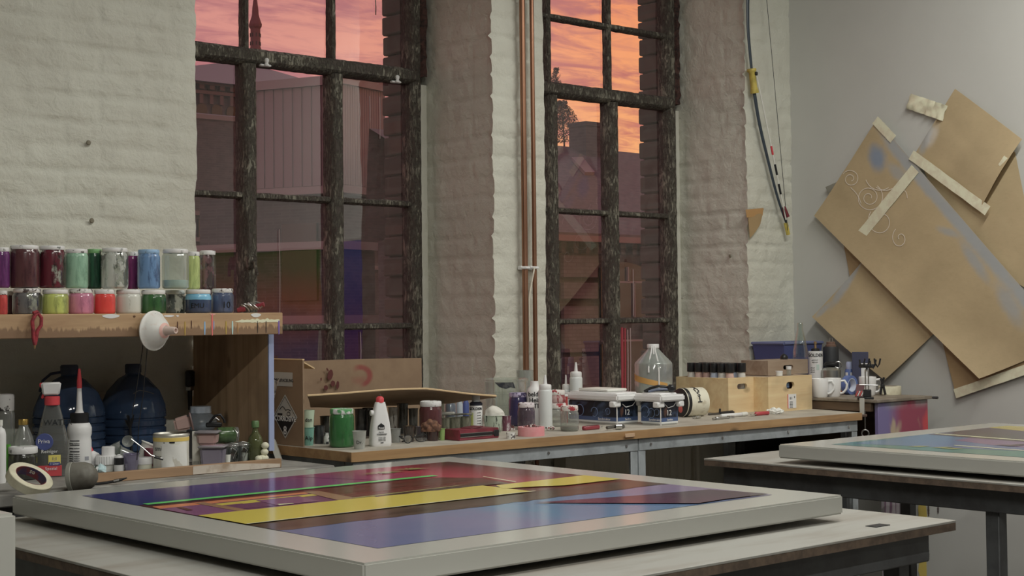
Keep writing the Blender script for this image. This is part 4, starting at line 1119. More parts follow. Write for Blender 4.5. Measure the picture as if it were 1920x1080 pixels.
# chalk spirals drawn on the strip
def spiral(c, r0, r1, a0, turns, sx=1.0, n=40):
    P = []
    for i in range(n+1):
        u = i/n; r = r0+(r1-r0)*u; a = a0+turns*2*PI*u
        P.append((c[0]+r*math.cos(a)*sx, c[1]+r*math.sin(a)))
    return P
CH = mat('white_chalk', (190, 180, 165), .9, g=1.7)
curves = [spiral((1602, 336), 4, 17, 1.2, -1.6), spiral((1637, 371), 4, 27, .3, -2.2, 1.0), spiral((1696, 447), 3, 20, 2.6, 1.25, .8),
          [(1602, 352), (1612, 362), (1618, 372), (1622, 382)], [(1650, 352), (1668, 358), (1690, 352), (1706, 360), (1709, 372)], spiral((1660, 415), 14, 28, -1.2, .8, .9), spiral((1660, 330), 26, 30, 1.0, .3)]
for P in curves:
    mb = MB(); Q = []
    for i in range(len(P)-1):
        a_, b_, c_, d_ = P[max(i-1, 0)], P[i], P[i+1], P[min(i+2, len(P)-1)]
        for k in range(4):
            u = k/4; Q.append(tuple(.5*(2*b_[j]+(c_[j]-a_[j])*u+(2*a_[j]-5*b_[j]+4*c_[j]-d_[j])*u*u+(3*b_[j]-a_[j]-3*c_[j]+d_[j])*u**3) for j in (0, 1)))
    Q.append(P[-1]); w = .0017; vs = []; fs = []
    A_, B_, C_, D_ = [W(*p, X=XE) for p in ((1650, 225), (2010, 640), (1850, 709), (1535, 405))]
    for i, p in enumerate(Q):
        q = W(*p, X=XE); nx = W(*Q[min(i+1, len(Q)-1)], X=XE); pv = W(*Q[max(0, i-1)], X=XE); t_ = (nx-pv).normalized(); s_ = Vector((0, -t_.z, t_.y))*w
        # depth of the strip at this point
        e1 = (B_-A_); e2 = (D_-A_); rr = q-A_
        den = e1.y*e2.z-e1.z*e2.y; u = (rr.y*e2.z-rr.z*e2.y)/den; v = (e1.y*rr.z-e1.z*rr.y)/den
        d = .026+.035*max(0, v-.55)**2*4*(.3+u)+.006*math.sin(PI*max(0, min(1, u)))+.0035
        for sg in (-1, 1): r_ = q+s_*sg; vs.append((XE-d-big.location.x, r_.y-big.location.y, r_.z-big.location.z))
    for i in range(len(Q)-1): fs.append((2*i, 2*i+1, 2*i+3, 2*i+2))
    mb.add(vs, fs); mb.build('chalk_drawing', CH, big, smooth=0)
# masking tapes
TAPE = mat('masking_tape', (186, 178, 152), .7, col2=(172, 163, 138), scale=22, g=1.9)
def tape(label, a, b, w, off, n=14, crump=0.0, name='masking_tape'):
    A = W(*a, X=XE); B = W(*b, X=XE); k = S(A); L_ = (B-A); side = Vector((0, -L_.z, L_.y)).normalized()*w*k*1.25/2
    c = (A+B)/2
    mb = MB(); mb.sheet(lambda u, v: A-c+L_*u+side*(2*v-1)*(1+.06*noise.noise(Vector((u*9, v*3, off*70))))+Vector((-off-crump*abs(noise.noise(Vector((u*6, v*4, 3)))), 0, 0)), n, 5 if crump else 2, .0008)
    o = mb.build(name, TAPE, None, c, smooth=60); tag(o, label, 'tape', 'masking tape strips on the papers'); return o
tape('masking tape strip crossing the long kraft paper beside the spirals', (1724, 317), (1602, 466), 17, .034)
tape('masking tape strip along the bottom of the upper right kraft paper', (1717, 291), (1860, 396), 15, .036)
tape('masking tape along the top corner of the long kraft paper', (1648, 226), (1682, 262), 14, .031)
tape('white tape along the bottom edge of the lower right kraft paper', (1795, 738), (1935, 690), 14, .020)
tape('crumpled wad of masking tape holding up the upper right kraft paper', (1708, 190), (1776, 213), 23, .016, 18, .03)
tape('small tape tab on the right edge of the upper right kraft paper', (1897, 296), (1886, 313), 9, .045)
mb = MB(); q = W(1565, 348, X=XE-.004); mb.sheet(lambda u, v: (-.01-.01*u*v, -.03+.06*u+.01*v, -.015+.03*v-.02*u), 5, 5, .001); o = mb.build('tape_scrap', mat('grey_tape_scrap', (110, 108, 98), .8), None, (XE-.004, q.y, q.z)); tag(o, 'small grey tape scrap on the wall left of the long kraft paper', 'tape')
# kraft pennant taped to the pier
P = [W(*p, Y=YW-.015) for p in ((1401, 393), (1432, 391), (1424, 420), (1406, 447))]; c = P[0].copy()
o = thing('paper_scrap', 'torn kraft paper scrap taped to the pier under the bow', 'paper scrap', c)
mb = MB(); mb.sheet(lambda u, v: ((P[0]*(1-u)+P[1]*u)*(1-v)+(P[3]*(1-u)+P[2]*u)*v)-c+Vector((0, -.008*math.sin(u*2.5)*v, 0)), 8, 8, .0006); mb.build('scrap', mat('scrap_kraft', (132, 108, 70), .8), o)
P2 = [W(*p, Y=YW-.017) for p in ((1398, 393), (1431, 390), (1430, 404), (1400, 408))]
mb = MB(); mb.sheet(lambda u, v: ((P2[0]*(1-u)+P2[1]*u)*(1-v)+(P2[3]*(1-u)+P2[2]*u)*v)-c, 4, 2, .0006); mb.build('tape', mat('brown_packing_tape', (150, 112, 62), .4), o)
# nails and holes
for i, (px, py) in enumerate(((164, 268), (170, 414), (1371, 480))):
    q = W(px, py, Y=YW) if px < 400 else W(px, py, X=XB1)
    mb = MB(); mb.lathe([(0, 0), (.009, .002), (.007, .006), (0, .007)], 10, TM((0, 0, 0), (PI/2, 0, 0) if px < 400 else (0, -PI/2, 0)))
    o = mb.build('wall_plug', mat('dull_wall_plug', (104, 98, 82), .7), None, q+(Vector((0, -.006, 0)) if px < 400 else Vector((-.006, 0, 0)))); tag(o, ['upper of two dull wall plugs in the left white wall', 'lower of two dull wall plugs in the left white wall', 'dark wall plug in the window reveal beside the bow'][i], 'wall plug', 'wall plugs')

# canvases on the right wall nearer the camera, mirrored in the window panes
def canvas(label, y0, y1, z0, z1, cols):
    o = thing('canvas', label, 'painting', (XE-.02, (y0+y1)/2, z0), 0, 'canvases along the right wall')
    mb = MB(); mb.box((0, 0, (z1-z0)/2), (.036, y1-y0, z1-z0), .003); mb.build('stretcher', WHITEF, o)
    h = (z1-z0-.04)/len(cols)
    for i, c in enumerate(cols): pass
    t_ = gradmat('canvas_'+label.replace(' ', '_')[:30], [((i+.5)/len(cols), c) for i, c in enumerate(cols)], 2, 0, z1-z0, .4, .25, 3, g=1.1)
    mb = MB(); mb.sheet(lambda u, v: (-.0195, (u-.5)*(y1-y0-.03), .015+v*(z1-z0-.03)), 2, 2); mb.build('painted_face', t_, o, smooth=0)
canvas('blue and violet canvas leaning on the right wall', 1.75, 2.45, .95, 1.85, [(120, 60, 150), (60, 60, 160), (80, 90, 170)])
canvas('orange and green canvas on the right wall', .2, 1.55, 1.0, 1.85, [(70, 70, 130), (200, 110, 50), (90, 130, 50)])
# ================================================================== PAINT JARS ON THE SHELF
def ink(i=0): return DARK
def jar(name, label, p, wpx, hpx, body, lid, group, lidh=7, neck=.9, paintfill=None, fillm=None, wide_lid=1.0):
    """a screw-top jar: glass body, lid and, where the glass is clear, the paint inside it"""
    t = Th(name, label, 'jar', p, group); r = wpx/2; h = hpx-lidh
    t.lat('glass_body', [(0, 0), (r*.86, 0), (r*.97, 2), (r, 5), (r, h-8), (r*.97, h-5), (r*neck, h-2), (r*neck, h+1)], body, 26)
    lr = r*(neck+.04)*wide_lid
    if lid:
        t.lat('lid', [(lr*.97, h-1), (lr, h), (lr, hpx-2), (lr*.96, hpx-.5), (lr*.86, hpx), (lr*.82, hpx-.8), (0, hpx-.8)], lid, 26)
    if paintfill:
        t.lat('paint', [(0, 1), (r*.85, 1), (r*.95, 4), (r*.955, h*paintfill), (0, h*paintfill)], fillm, 20)
    return t
def px_jar(px0, px1, ytop, Y, z, *a, **k):
    p = W((px0+px1)/2, 540, Y=Y); p.z = z; s = S(p)
    # height from the top seen in the photo
    top = W((px0+px1)/2, ytop, Y=Y).z
    return p, px1-px0, (top-z)/s
LOW = 'lower row of paint jars on the shelf'; UPP = 'upper row of paint jars on the shelf'
YL, YU = 4.30, 4.305
lids = lambda a, b=(80, 80, 76), h_=.6: speckmat('lid_%d_%d_%d' % a, a, b, 50, h_, h_+.05, .4)
low = [
 (-6, 14, 545, YL, paintjar('jar_red', (196, 62, 58), (150, 40, 44), 0, .4, .7), LIDW2, 'red paint jar cut by the frame edge in the lower row'),
 (13, 29, 546, 4.40, paintjar('jar_maroon', (70, 30, 40), (48, 22, 30)), LIDW2, 'dark maroon jar behind the first two jars of the lower row'),
 (24, 78, 541, YL, paintjar('jar_grey', (96, 96, 98), (54, 54, 58), .15), LIDW2, 'squat dark grey streaked jar in the lower row'),
 (79, 128, 543, YL, paintjar('jar_lime', (170, 182, 78), (120, 130, 60)), LIDW, 'lime yellow-green paint jar in the lower row'),
 (128, 175, 542, YL, paintjar('jar_pink', (186, 110, 140), (150, 84, 112)), LIDW2, 'pink paint jar in the lower row, left of the bright red one'),
 (176, 216, 543, YL, paintjar('jar_bright_red', (206, 48, 38), (160, 30, 30), 0, .55, .8), LIDW, 'bright red paint jar in the lower row'),
 (217, 264, 543, YL, paintjar('jar_white_speck', (178, 180, 172), (66, 66, 60), 0, .62, .68, 50), LIDW, 'white jar with dark speckles in the lower row'),
 (264, 311, 544, YL, paintjar('jar_green', (44, 92, 46), (30, 62, 36)), lids((190, 196, 186)), 'deep green paint jar in the lower row behind the funnel'),
 (309, 347, 544, 4.36, paintjar('jar_slate', (84, 92, 92), (44, 50, 52), .3), lids((170, 200, 180)), 'slate grey half-clear jar in the lower row, right of the green one'),
 (347, 396, 543, YL, None, LIDW, 'light blue over navy paint jar with handwriting in the lower row'),
 (396, 438, 541, YL, paintjar('jar_navy', (70, 84, 116), (54, 62, 84)), LIDW2, 'navy jar marked 10 at the right end of the lower row')]
def twoband(name, c1, c2, z, g=2.0):
    t = NT(name); zz = t.sep(t.obj())[2]; n = t.noise(t.obj((1, 1, .3)), 40, 4, .6)
    c = t.mix(t.ramp(t.math('ADD', zz, t.math('MULTIPLY', n, .004)), z, z+.002), C(c2, g), C(c1, g))
    b = t.bsdf(Base_Color=c, Roughness=.2); b.inputs['Coat Weight'].default_value = .6
    return t.done(b.outputs[0])
lowtop = SZ
for x0, x1, yt, Y, m, l, lab in low:
    p, w, h = px_jar(x0, x1, yt, Y, SZ)
    if m is None: m = twoband('jar_sky_navy', (86, 150, 190), (44, 58, 84), .045)
    j = jar('paint_jar', lab, p, w, h, m, l, LOW)
    lowtop = max(lowtop, p.z+h*j.s)
    if 'handwriting' in lab: j.text('EMU', 13, mat('black_marker', (22, 24, 26), .6, g=1.0), (0, 0, 14), w/2*1.005, ang=-.05)
    if 'marked 10' in lab: j.text('10', 17, MATS['black_marker'], (0, 0, 15), w/2*1.005, ang=.35)
UZ = W(220, 541, Y=YU).z
upp = [
 (-12, 18, 464, YU, paintjar('jar_purple', (104, 44, 106), (76, 30, 80)), LIDW, 'purple paint jar at the frame edge in the upper row'),
 (18, 73, 460, YU, paintjar('jar_plum_brown', (82, 46, 50), (58, 30, 36), 0), lids((196, 198, 194)), 'large brown-plum jar in the upper row'),
 (73, 122, 461, YU, paintjar('jar_crimson', (92, 28, 42), (58, 22, 32), .1), LIDW, 'dark crimson jar with a bare glass patch in the upper row'),
 (122, 165, 467, YU, paintjar('jar_mint', (128, 170, 144), (96, 136, 112)), lids((188, 200, 190)), 'mint green paint jar in the upper row'),
 (163, 191, 467, 4.36, paintjar('jar_forest', (28, 74, 52), (20, 50, 38)), lids((90, 140, 84)), 'forest green jar with a green lid between the mint and pale jars'),
 (190, 240, 465, YU, paintjar('jar_pale_grey', (166, 170, 164), (120, 122, 118), .18), LIDW, 'pale grey-white jar with a dark bare patch in the upper row'),
 (238, 260, 472, 4.37, paintjar('jar_magenta', (118, 36, 100), (84, 28, 74)), LIDW, 'magenta jar behind, left of the blue jar in the upper row'),
 (258, 300, 468, YU, paintjar('jar_blue', (88, 128, 172), (58, 84, 120), 0, .5, .62), lids((110, 146, 180)), 'mid blue streaked jar with a blue lid in the upper row'),
 (304, 354, 467, YU, 'clear', LIDW, 'clear glass jar with pale blue paint at the bottom in the upper row'),
 (350, 375, 472, 4.36, paintjar('jar_pale_lime', (166, 182, 104), (130, 146, 80)), LIDW, 'pale lime jar behind the clear one in the upper row'),
 (374, 405, 470, 4.37, paintjar('jar_rose_brown', (112, 82, 86), (78, 54, 58), .3), LIDW, 'rose-brown half-clear jar at the right end of the upper row')]
# the upper row stands on a plank laid over the lower jars
pk = MB(); a = W(-60, 541, Y=YU); b = W(407, 541, Y=YU)
for x0, x1, yt, Y, m, l, lab in upp:
    p, w, h = px_jar(x0, x1, yt, Y, UZ)
    if m == 'clear':
        j = jar('paint_jar', lab, p, w, h, GLASSG, l, UPP, paintfill=.24, fillm=mat('pale_blue_paint', (150, 176, 188), .3, g=2.0))
    else: j = jar('paint_jar', lab, p, w, h, m, l, UPP)
# tangle of curled wire and red pegs at the shelf end
p = W(470, 585, Y=4.22); p.z = SZ; t = Th('wire_tangle', 'small tangle of curled silver wire with red pegs on the shelf end', 'wire', p)
for x0, x1, z0, z1, r in ((-24, -10, 5, 8, 4.5), (10, 25, 12, 16, 4.5), (-20, -12, 10, 4, 3.5)):
    t.tube('red_peg', [(x0, 0, z0), (x1, -4, z1)], r, mat('wine_red_plastic', (120, 38, 50), .3, g=2.0))
for k in range(5):
    rnd = random.Random(k); P = [(-10+k*6+7*math.cos(a*.7+k), -6*math.sin(a*.6), 3+13*abs(math.sin(a*.35+k*.6))+k*1.2) for a in range(12)]
    t.tube('wire_curl', P, 1.4, STEEL)

# red cord hanging over the shelf edge
p = W(67, 588, Y=SY0-.012); t = Th('red_ribbon', 'knotted red cord with a metal end hanging over the shelf edge', 'cord', p, rz=0)
REDC = mat('dark_red_cord', (138, 34, 44), .8, col2=(100, 24, 34), scale=70, g=1.8, bump=.3)
t.tube('loop', [(-4, -4, -4), (-9, -5, -14), (-8, -6, -30), (-7, -6, -46), (-4, -5, -58)], 3.6, REDC)
t.tube('loop', [(-4, -4, -4), (3, -4, 0), (9, -5, -8), (8, -6, -22), (0, -7, -32), (-2, -6, -48), (-4, -5, -58)], 3.4, REDC)
t.tube('loop', [(-6, -2, 1), (2, -1, 3), (6, 4, 1)], 3.4, REDC)
t.tube('metal_end', [(-4, -5, -57), (-4, -5, -66)], 2.6, mat('brass_end', (150, 120, 80), .4, 1.0, g=1.8), taper=.4)

# white funnel hung on the shelf front
p = W(287, 620, Y=SY0-.006); t = Th('funnel', 'white plastic funnel with pink-stained spout hung on the shelf front', 'funnel', p, rz=.30)
FUN = mat('funnel_white', (188, 184, 174), .4, col2=(172, 160, 150), scale=40, lo=.55, hi=.75, g=1.9)
M_ = (PI/2, 0, 0)
prof = [(0, .5), (36, 0), (37.5, 1), (37.5, 3), (35, 4), (31, 10), (24, 20), (14, 29), (9, 33)]
t.lat('cone', prof, FUN, 32, (0, 0, 0), M_)
t.lat('spout', [(9, 32), (8, 36), (7, 52), (5.5, 58), (4.2, 58), (4, 50)], mat('pink_stained_plastic', (206, 160, 150), .4, g=1.9), 18, (0, 0, 0), M_)
t.lat('stain', [(9.6, 32.6), (14.6, 28.9)], mat('pink_stain', (214, 140, 130), .5, g=1.9), 24, (0, -.4, 0), M_)
t.lat('hanging_hole', [(0, 4), (3.2, 4), (3.2, 8), (0, 8)], DARK, 12, (-2, -.6, 29), M_)

# wire hanger behind the funnel
p = W(271, 655, Y=4.16); t = Th('wire_hanger', 'long thin black wire hanger hanging behind the funnel', 'wire', p, rz=0)
t.tube('wire', [(-2, 0, 18), (-5, 0, -5), (-16, 2, -75), (-24, 4, -122)], .9, BLACK, seg=6)
t.tube('wire', [(6, 0, 18), (5, 0, -5), (-2, 2, -85), (-10, 4, -140), (-14, 4, -206)], .9, BLACK, seg=6)
t.tube('wire', [(-22, 2, -82), (-10, 2, -76), (8, 2, -80), (20, 2, -84)], .8, BLACK, seg=6)
# black brush hanging on the wall
p = W(356, 704, Y=4.635); t = Th('hanging_brush', 'black brush hanging on the white wall beside the shelf side panel', 'brush', p, rz=.5)
t.lat('handle', [(0, -66), (3.5, -64), (4.5, -40), (5, -20), (4, -18)], BLACK, 14)
t.box('bristle_head', (20, 12, 32), (0, 0, -6), mat('wet_black_bristle', (34, 34, 36), .3, bump=.6, scale=80, g=1.5), 3)
t.box('ferrule', (14, 10, 8), (0, 0, -24), STEEL, 1)

# ================================================================== UNDER THE SHELF
BLUEJ = glassmat('blue_water_plastic', (82, 108, 146), .16, .08, .5, (52, 74, 106))
def jug(label, px, Y, wpx, ytop, handle):
    p = W(px, 845, Y=Y); p.z = LZ; s = S(p); H = (W(px, ytop, Y=Y).z-LZ)/s; r = wpx/2
    t = Th('water_jug', label, 'jug', p, 'blue water jugs under the shelf')
    pr = [(0, 0), (r*.9, 0), (r*.98, 5)]
    z = 8
    while z < H*.47: pr += [(r, z), (r, z+9), (r*.955, z+11), (r*.955, z+13)]; z += 15
    pr += [(r, H*.5), (r*.97, H*.58), (r*.8, H*.72), (r*.45, H*.85), (r*.24, H*.89), (r*.22, H*.91)]
    t.lat('body', pr, BLUEJ, 32)
    t.lat('neck_cap', [(r*.22, H*.905), (r*.25, H*.91), (r*.25, H*.985), (r*.22, H), (0, H)], mat('navy_cap', (36, 46, 66), .4, g=1.8), 24)
    if handle:
        P = [(-r*.24, -2, H*.93), (-r*.5, -2, H*.915), (-r*.72, -2, H*.85), (-r*.80, -2, H*.74)]
        t.tube('handle', P, 2.6, MATS['navy_cap'])
    return t
jug('large blue water jug with a strap handle, behind the spray bottle', 130, 4.48, 132, 684, True)
jug('large blue water jug without a handle, behind the hanging wire', 250, 4.50, 121, 682, False)

def onboard(px, py, Y=None, z=LZ):
    if not Y: Y = max(W(px, py, z=z).y, 4.02)
    p = W(px, py, Y=Y); p.z = z; return p
# far left: white bottle and clip jar at the frame edge
p = onboard(0, 0, 4.17); p = W(0, 880, Y=4.17); p.z = LZ; t = Th('white_bottle', 'white plastic bottle cut by the left frame edge', 'bottle', p)
t.lat('body', [(0, 0), (10, 0), (11, 3), (11, 90), (9, 100), (4, 104), (4, 108)], WHITE, 24); t.lat('cap', [(5, 107), (5, 118), (0, 118)], OFFW, 16)
p = W(9, 870, Y=4.34); p.z = LZ; s = S(p); t = jar('clip_jar', 'tall glass jar with a paint-crusted white lid at the left end', p, 36, (W(9, 739, Y=4.34).z-LZ)/s, GLASSG, speckmat('crusted_lid', (188, 190, 184), (40, 40, 40), 35, .52, .57, .5), None, lidh=30, wide_lid=1.02)
p = W(4, 860, Y=4.25); p.z = LZ; t = Th('green_bottle', 'neon green bottle squeezed behind the dark jar at the left edge', 'bottle', W(16, 870, Y=4.24)*1); t.o.location.z = LZ; t.lat('body', [(0, 0), (9, 0), (9, 52), (4, 60), (4, 66)], glassmat('neon_green_glass', (110, 190, 60), .15, .05, .4, (90, 170, 50)), 18)
# clear bottle with gold cap
p = W(44, 880, Y=4.26); p.z = LZ; s = S(p); H = (W(44, 786, Y=4.26).z-LZ)/s; t = Th('clear_bottle', 'clear round-shouldered bottle with a gold cap', 'bottle', p)
t.lat('body', [(0, 0), (19, 0), (20, 3), (20, H-45), (17, H-33), (9, H-15), (8, H-9)], GLASSG, 24); t.lat('cap', [(8, H-11), (9.5, H-10), (9.5, H-2), (9, H), (0, H)], mat('gold_cap', (170, 140, 60), .3, 1.0, g=2.0), 18)
# dark jar with white lid
p = onboard(43, 899); s = S(p); t = jar('dark_jar', 'dark brown jar with a smeared white lid in front of the gold-capped bottle', p, 54, (899-837)/1.0, paintjar('jar_black_brown', (40, 40, 34), (64, 74, 40), .0, .55, .7), LIDW, None, lidh=12, wide_lid=1.05)
# spray bottle
p = onboard(98, 893); t = Th('spray_bottle', 'clear spray bottle with blue and red label and red and white trigger head', 'spray bottle', p)
SPB = glassmat('spray_bottle_plastic', (200, 205, 205), .16, .1, .22, (130, 130, 125))
mb = MB(); k = t.s
def sq(u, v):
    z = 135*v; w = 30 if z < 60 else 30-17*((z-60)/75)**1.1; dd = w*.62
    a = 2*PI*u; c, s_ = math.cos(a), math.sin(a); f = (abs(c)**3+abs(s_)**3)**(-1/3)
    if z < 3: f *= .93
    return Vector((w*c*f*k, dd*s_*f*k, z*k))
mb.sheet(sq, 36, 26); mb.add([tuple(sq(i/36, 0)) for i in range(36)], [tuple(range(36))]); mb.build('body', SPB, t.o)
t.lat('collar', [(13, 133), (14, 134), (14, 149), (12, 150)], RED, 22)
t.box('trigger_head', (30, 20, 24), (-2, 0, 164), WHITE, 3, taper=1.25); t.box('nozzle', (10, 12, 9), (-18, 0, 171), RED, 2); t.box('trigger', (5, 8, 22), (-15, 0, 156), RED, 2, (0, .3, 0))
LB = mat('label_navy', (52, 62, 112), .45, g=1.9); LR = mat('label_red', (168, 44, 52), .45, g=1.9); LY = mat('label_yellow', (206, 168, 56), .45, g=1.9); LWH = mat('label_white', (205, 205, 200), .5, g=1.8)
t.lat('blue_disc', [(0, 1), (15, 1), (16, 0)], LB, 24, (-14, -19, 66), (PI/2, 0, 0))
t.text('Priva', 11, LWH, (-15, -20.6, 67)); t.text('Reiniger', 9, LWH, (-5, -20.4, 48))
t.box('label', (44, 1, 20), (-5, -18.8, 12), LR, .3); t.box('label', (22, 1, 16), (4, -19, 33), LY, .3); t.box('label', (20, 1, 7), (4, -19.2, 25), LB, .3)
t.text('1 Liter', 6, LWH, (4, -20.2, 25)); t.text('Spezial', 8, LWH, (-2, -19.8, 16)); t.text('1:1', 8, LB, (4, -19.8, 34))
t.text('WATER', 15, DARK, (10, -14.5, 101), rz=.0)
# white bottle with red-tipped cone
p = onboard(149, 886); t = Th('nozzle_bottle', 'white bottle with black collar and tall red-tipped cone nozzle', 'bottle', p)
t.lat('body', [(0, 0), (20, 0), (22, 3), (22, 60), (20.5, 66), (22.5, 72), (22.5, 84), (19, 92), (15, 94)], WHITE, 28)
t.lat('collar', [(16, 92), (17, 93), (17, 110), (15, 112), (0, 112)], BLACK, 24)
t.lat('nozzle', [(9, 111), (6.5, 116), (6, 120), (4, 160)], WHITE, 18); t.lat('tip', [(4.8, 158), (4.8, 170), (2.2, 194), (0, 195)], RED, 16)
for i, (z, w, txt) in enumerate(((60, 16, ''), (52, 16, ''), (40, 16, ''))):
    t.band('label_rule', 22.1, z, z+1.6, -.85, .0, DARK)
for z in (56, 47, 36, 32, 28, 24, 20): t.text('mixing medium', 3.4, DARK, (0, 0, z), 22.1, ang=-.45)
t.band('label_block', 22.1, 24, 31, .45, .85, mat('grey_label', (120, 122, 130), .6, g=1.8))
# leaning white tube with red cap
p = onboard(184, 868, 4.30); t = Th('glue_tube', 'small white tube with a red cap leaning behind the white lidded tubs', 'tube', p)
t.lat('body', [(0, 0), (12, 0), (12, 26), (5, 36)], WHITE, 18, (2, 0, 3), (0, -.45, 0)); t.lat('cap', [(5.5, 34), (6, 44), (4, 47), (0, 47)], RED, 14, (2, 0, 3), (0, -.45, 0))
# white tubs and caps
p = onboard(199, 883); t = Th('ribbed_tub', 'small white tub with a ribbed lid, its front one', 'tub', p)
t.lat('body', [(0, 0), (15, 0), (17, 14)], OFFW, 24)
mb = MB(); k = t.s; mb.sheet(lambda u, v: Vector(((19.5+.6*math.cos(u*2*PI*26))*math.cos(u*2*PI), (19.5+.6*math.cos(u*2*PI*26))*math.sin(u*2*PI), 13+15*v))*k, 104, 1); mb.lathe([(19.3*k, 28*k), (18*k, 29.5*k), (0, 29.5*k)], 52); mb.build('ribbed_lid', WHITE, t.o)
p2 = Vector(t.p)+Vector((.0, .0, 29.6*k)); p2 += Vector((.66, .75, 0))*0; t = Th('screw_cap', 'plain white screw cap lying on the ribbed tub lid', 'cap', p2); t.lat('cap', [(0, 0), (12, 0), (12, 15), (11, 16), (0, 16)], WHITE, 22, (4, 0, 0))
p = onboard(223, 872, 4.24); t = Th('cone_cap', 'small white nozzle cap standing by the ribbed tub', 'cap', p); t.lat('cone', [(0, 0), (8, 0), (8, 12), (3, 30), (2, 31), (0, 31)], WHITE, 16)
p = onboard(223, 884); t = Th('small_bottle', 'small white bottle with a black label at the front', 'bottle', p); t.lat('body', [(0, 0), (8.5, 0), (9, 2), (9, 27), (7, 30), (0, 30)], WHITE, 18); t.band('label', 9.1, 13, 26, -1.2, 1.2, BLACK)
# crumpled packet
p = onboard(174, 888); t = Th('crumpled_packet', 'crumpled white and green striped packet in front of the nozzle bottle', 'packet', p)
def packet():
    tt = NT('packet_print'); x, y, z = tt.sep(tt.obj())[:3]
    w = tt.n('ShaderNodeTexWave', {'Vector': tt.obj((1, 1, 1), (0, 0, 0), (0, 0, .6)), 'Scale': 30, 'Distortion': 2.0, 'Detail': 1})
    c = tt.mix(tt.ramp(w.outputs['Fac'], .55, .65), C((196, 200, 198)), C((36, 60, 50)))
    c = tt.mix(tt.ramp(x, .012, .02), c, C((150, 176, 190)))
    return tt.done(tt.bsdf(Base_Color=c, Roughness=.35).outputs[0])
mb = MB(); mb.sheet(lambda u, v: Vector(((u-.5)*48, (v-.5)*26, 3+12*abs(noise.noise(Vector((u*3.1, v*2.7, 4))))*2*(1-abs(2*u-1)**3)+8*v))*k, 14, 10, .0006); mb.build('wrapper', packet(), t.o, smooth=20)
# clear cups and spoons
def cup(label, px, py, Y, r0, r1, h, rot, m=PLASTIC, z=LZ, name='plastic_cup', group='clear plastic cups under the shelf', off=(0, 0, 0)):
    p = onboard(px, py, Y, z) if Y else onboard(px, py, None, z)
    t = Th(name, label, 'cup', p, group)
    t.lat('cup_wall', [(0, 0), (r0, 0), (r0+.3, 1), (r1, h), (r1+1.2, h), (r1+1.2, h-1.5), (r1-.6, h-1), (r0-.6, 1.5), (0, 1.5)], m, 22, off, rot); return t
cup('clear plastic cup lying tilted with its mouth to the left', 250, 866, 4.30, 9, 15, 36, (0, -1.25, .2), off=(6, 0, 16))
cup('clear plastic cup standing, tinted violet, at the front', 246, 883, None, 11, 14, 33, (0, 0, 0), glassmat('violet_tint_plastic', (190, 184, 205), .16, .12, .3, (150, 145, 170)))
cup('pointed clear cup leaning behind the tilted one', 226, 868, 4.34, 3, 15, 44, (0, -.5, 0), off=(6, 0, 3))
cup('white paper cup leaning behind the small white tub', 268, 866, 4.33, 9, 14, 40, (0, .4, 0), OFFW, off=(-4, 0, 5))
p = onboard(271, 881); t = Th('white_tub', 'small white lidded tub beside the paint can', 'tub', p); t.lat('body', [(0, 0), (13, 0), (14, 2), (14, 12)], mat('cream_tub', (190, 184, 160), .5), 22); t.lat('lid', [(15, 11), (15, 22), (14, 24), (0, 24)], WHITE, 22)
p = onboard(296, 879); t = Th('shot_cup', 'small clear shot cup below the spoon', 'cup', p); t.lat('cup_wall', [(0, 0), (7, 0), (9, 20), (8.4, 20), (6.6, 1), (0, 1)], PLASTIC, 18)
p = onboard(238, 884, 4.16); t = Th('spoon', 'clear-bowled spoon with a long steel handle across the cups', 'spoon', p)
t.lat('bowl', [(0, 0), (7, 1.5), (10.5, 5), (11, 8), (10.4, 8), (6.5, 2.5), (0, 1)], PLASTIC, 20, (2, -2, 60), (PI/2, .2, 0)); t.tube('handle', [(8, -9, 64), (30, -12, 46), (44, -14, 33), (64, -15, 26)], 1.3, STEEL); t.tube('handle_end', [(50, -14.6, 30), (66, -15.6, 24)], 3.0, BLACK, taper=.5)
p = onboard(242, 870, 4.38); t = Th('dried_brush', 'ragged black brush standing bristles up among the cups', 'brush', p); t.tube('handle', [(6, 0, 0), (2, 0, 70)], 2.6, BLACK); 
mb = MB()
for i in range(14):
    a = i*.45; mb.tube([Vector((2, 0, 68))*k, Vector((2+11*math.cos(a)*(.5+.5*((i*7) % 5)/5), 5*math.sin(a), 92+6*math.sin(i*1.7)))*k], 1.3*k, 5)
mb.build('bristles', BLACK, t.o)
p = onboard(282, 868, 4.3); t = Th('dark_red_pot', 'small dark red pot half hidden by the spoon', 'pot', p); t.lat('pot', [(0, 0), (11, 0), (12, 30), (10, 34), (0, 34)], mat('dark_red_pot_paint', (96, 40, 52), .4), 20)
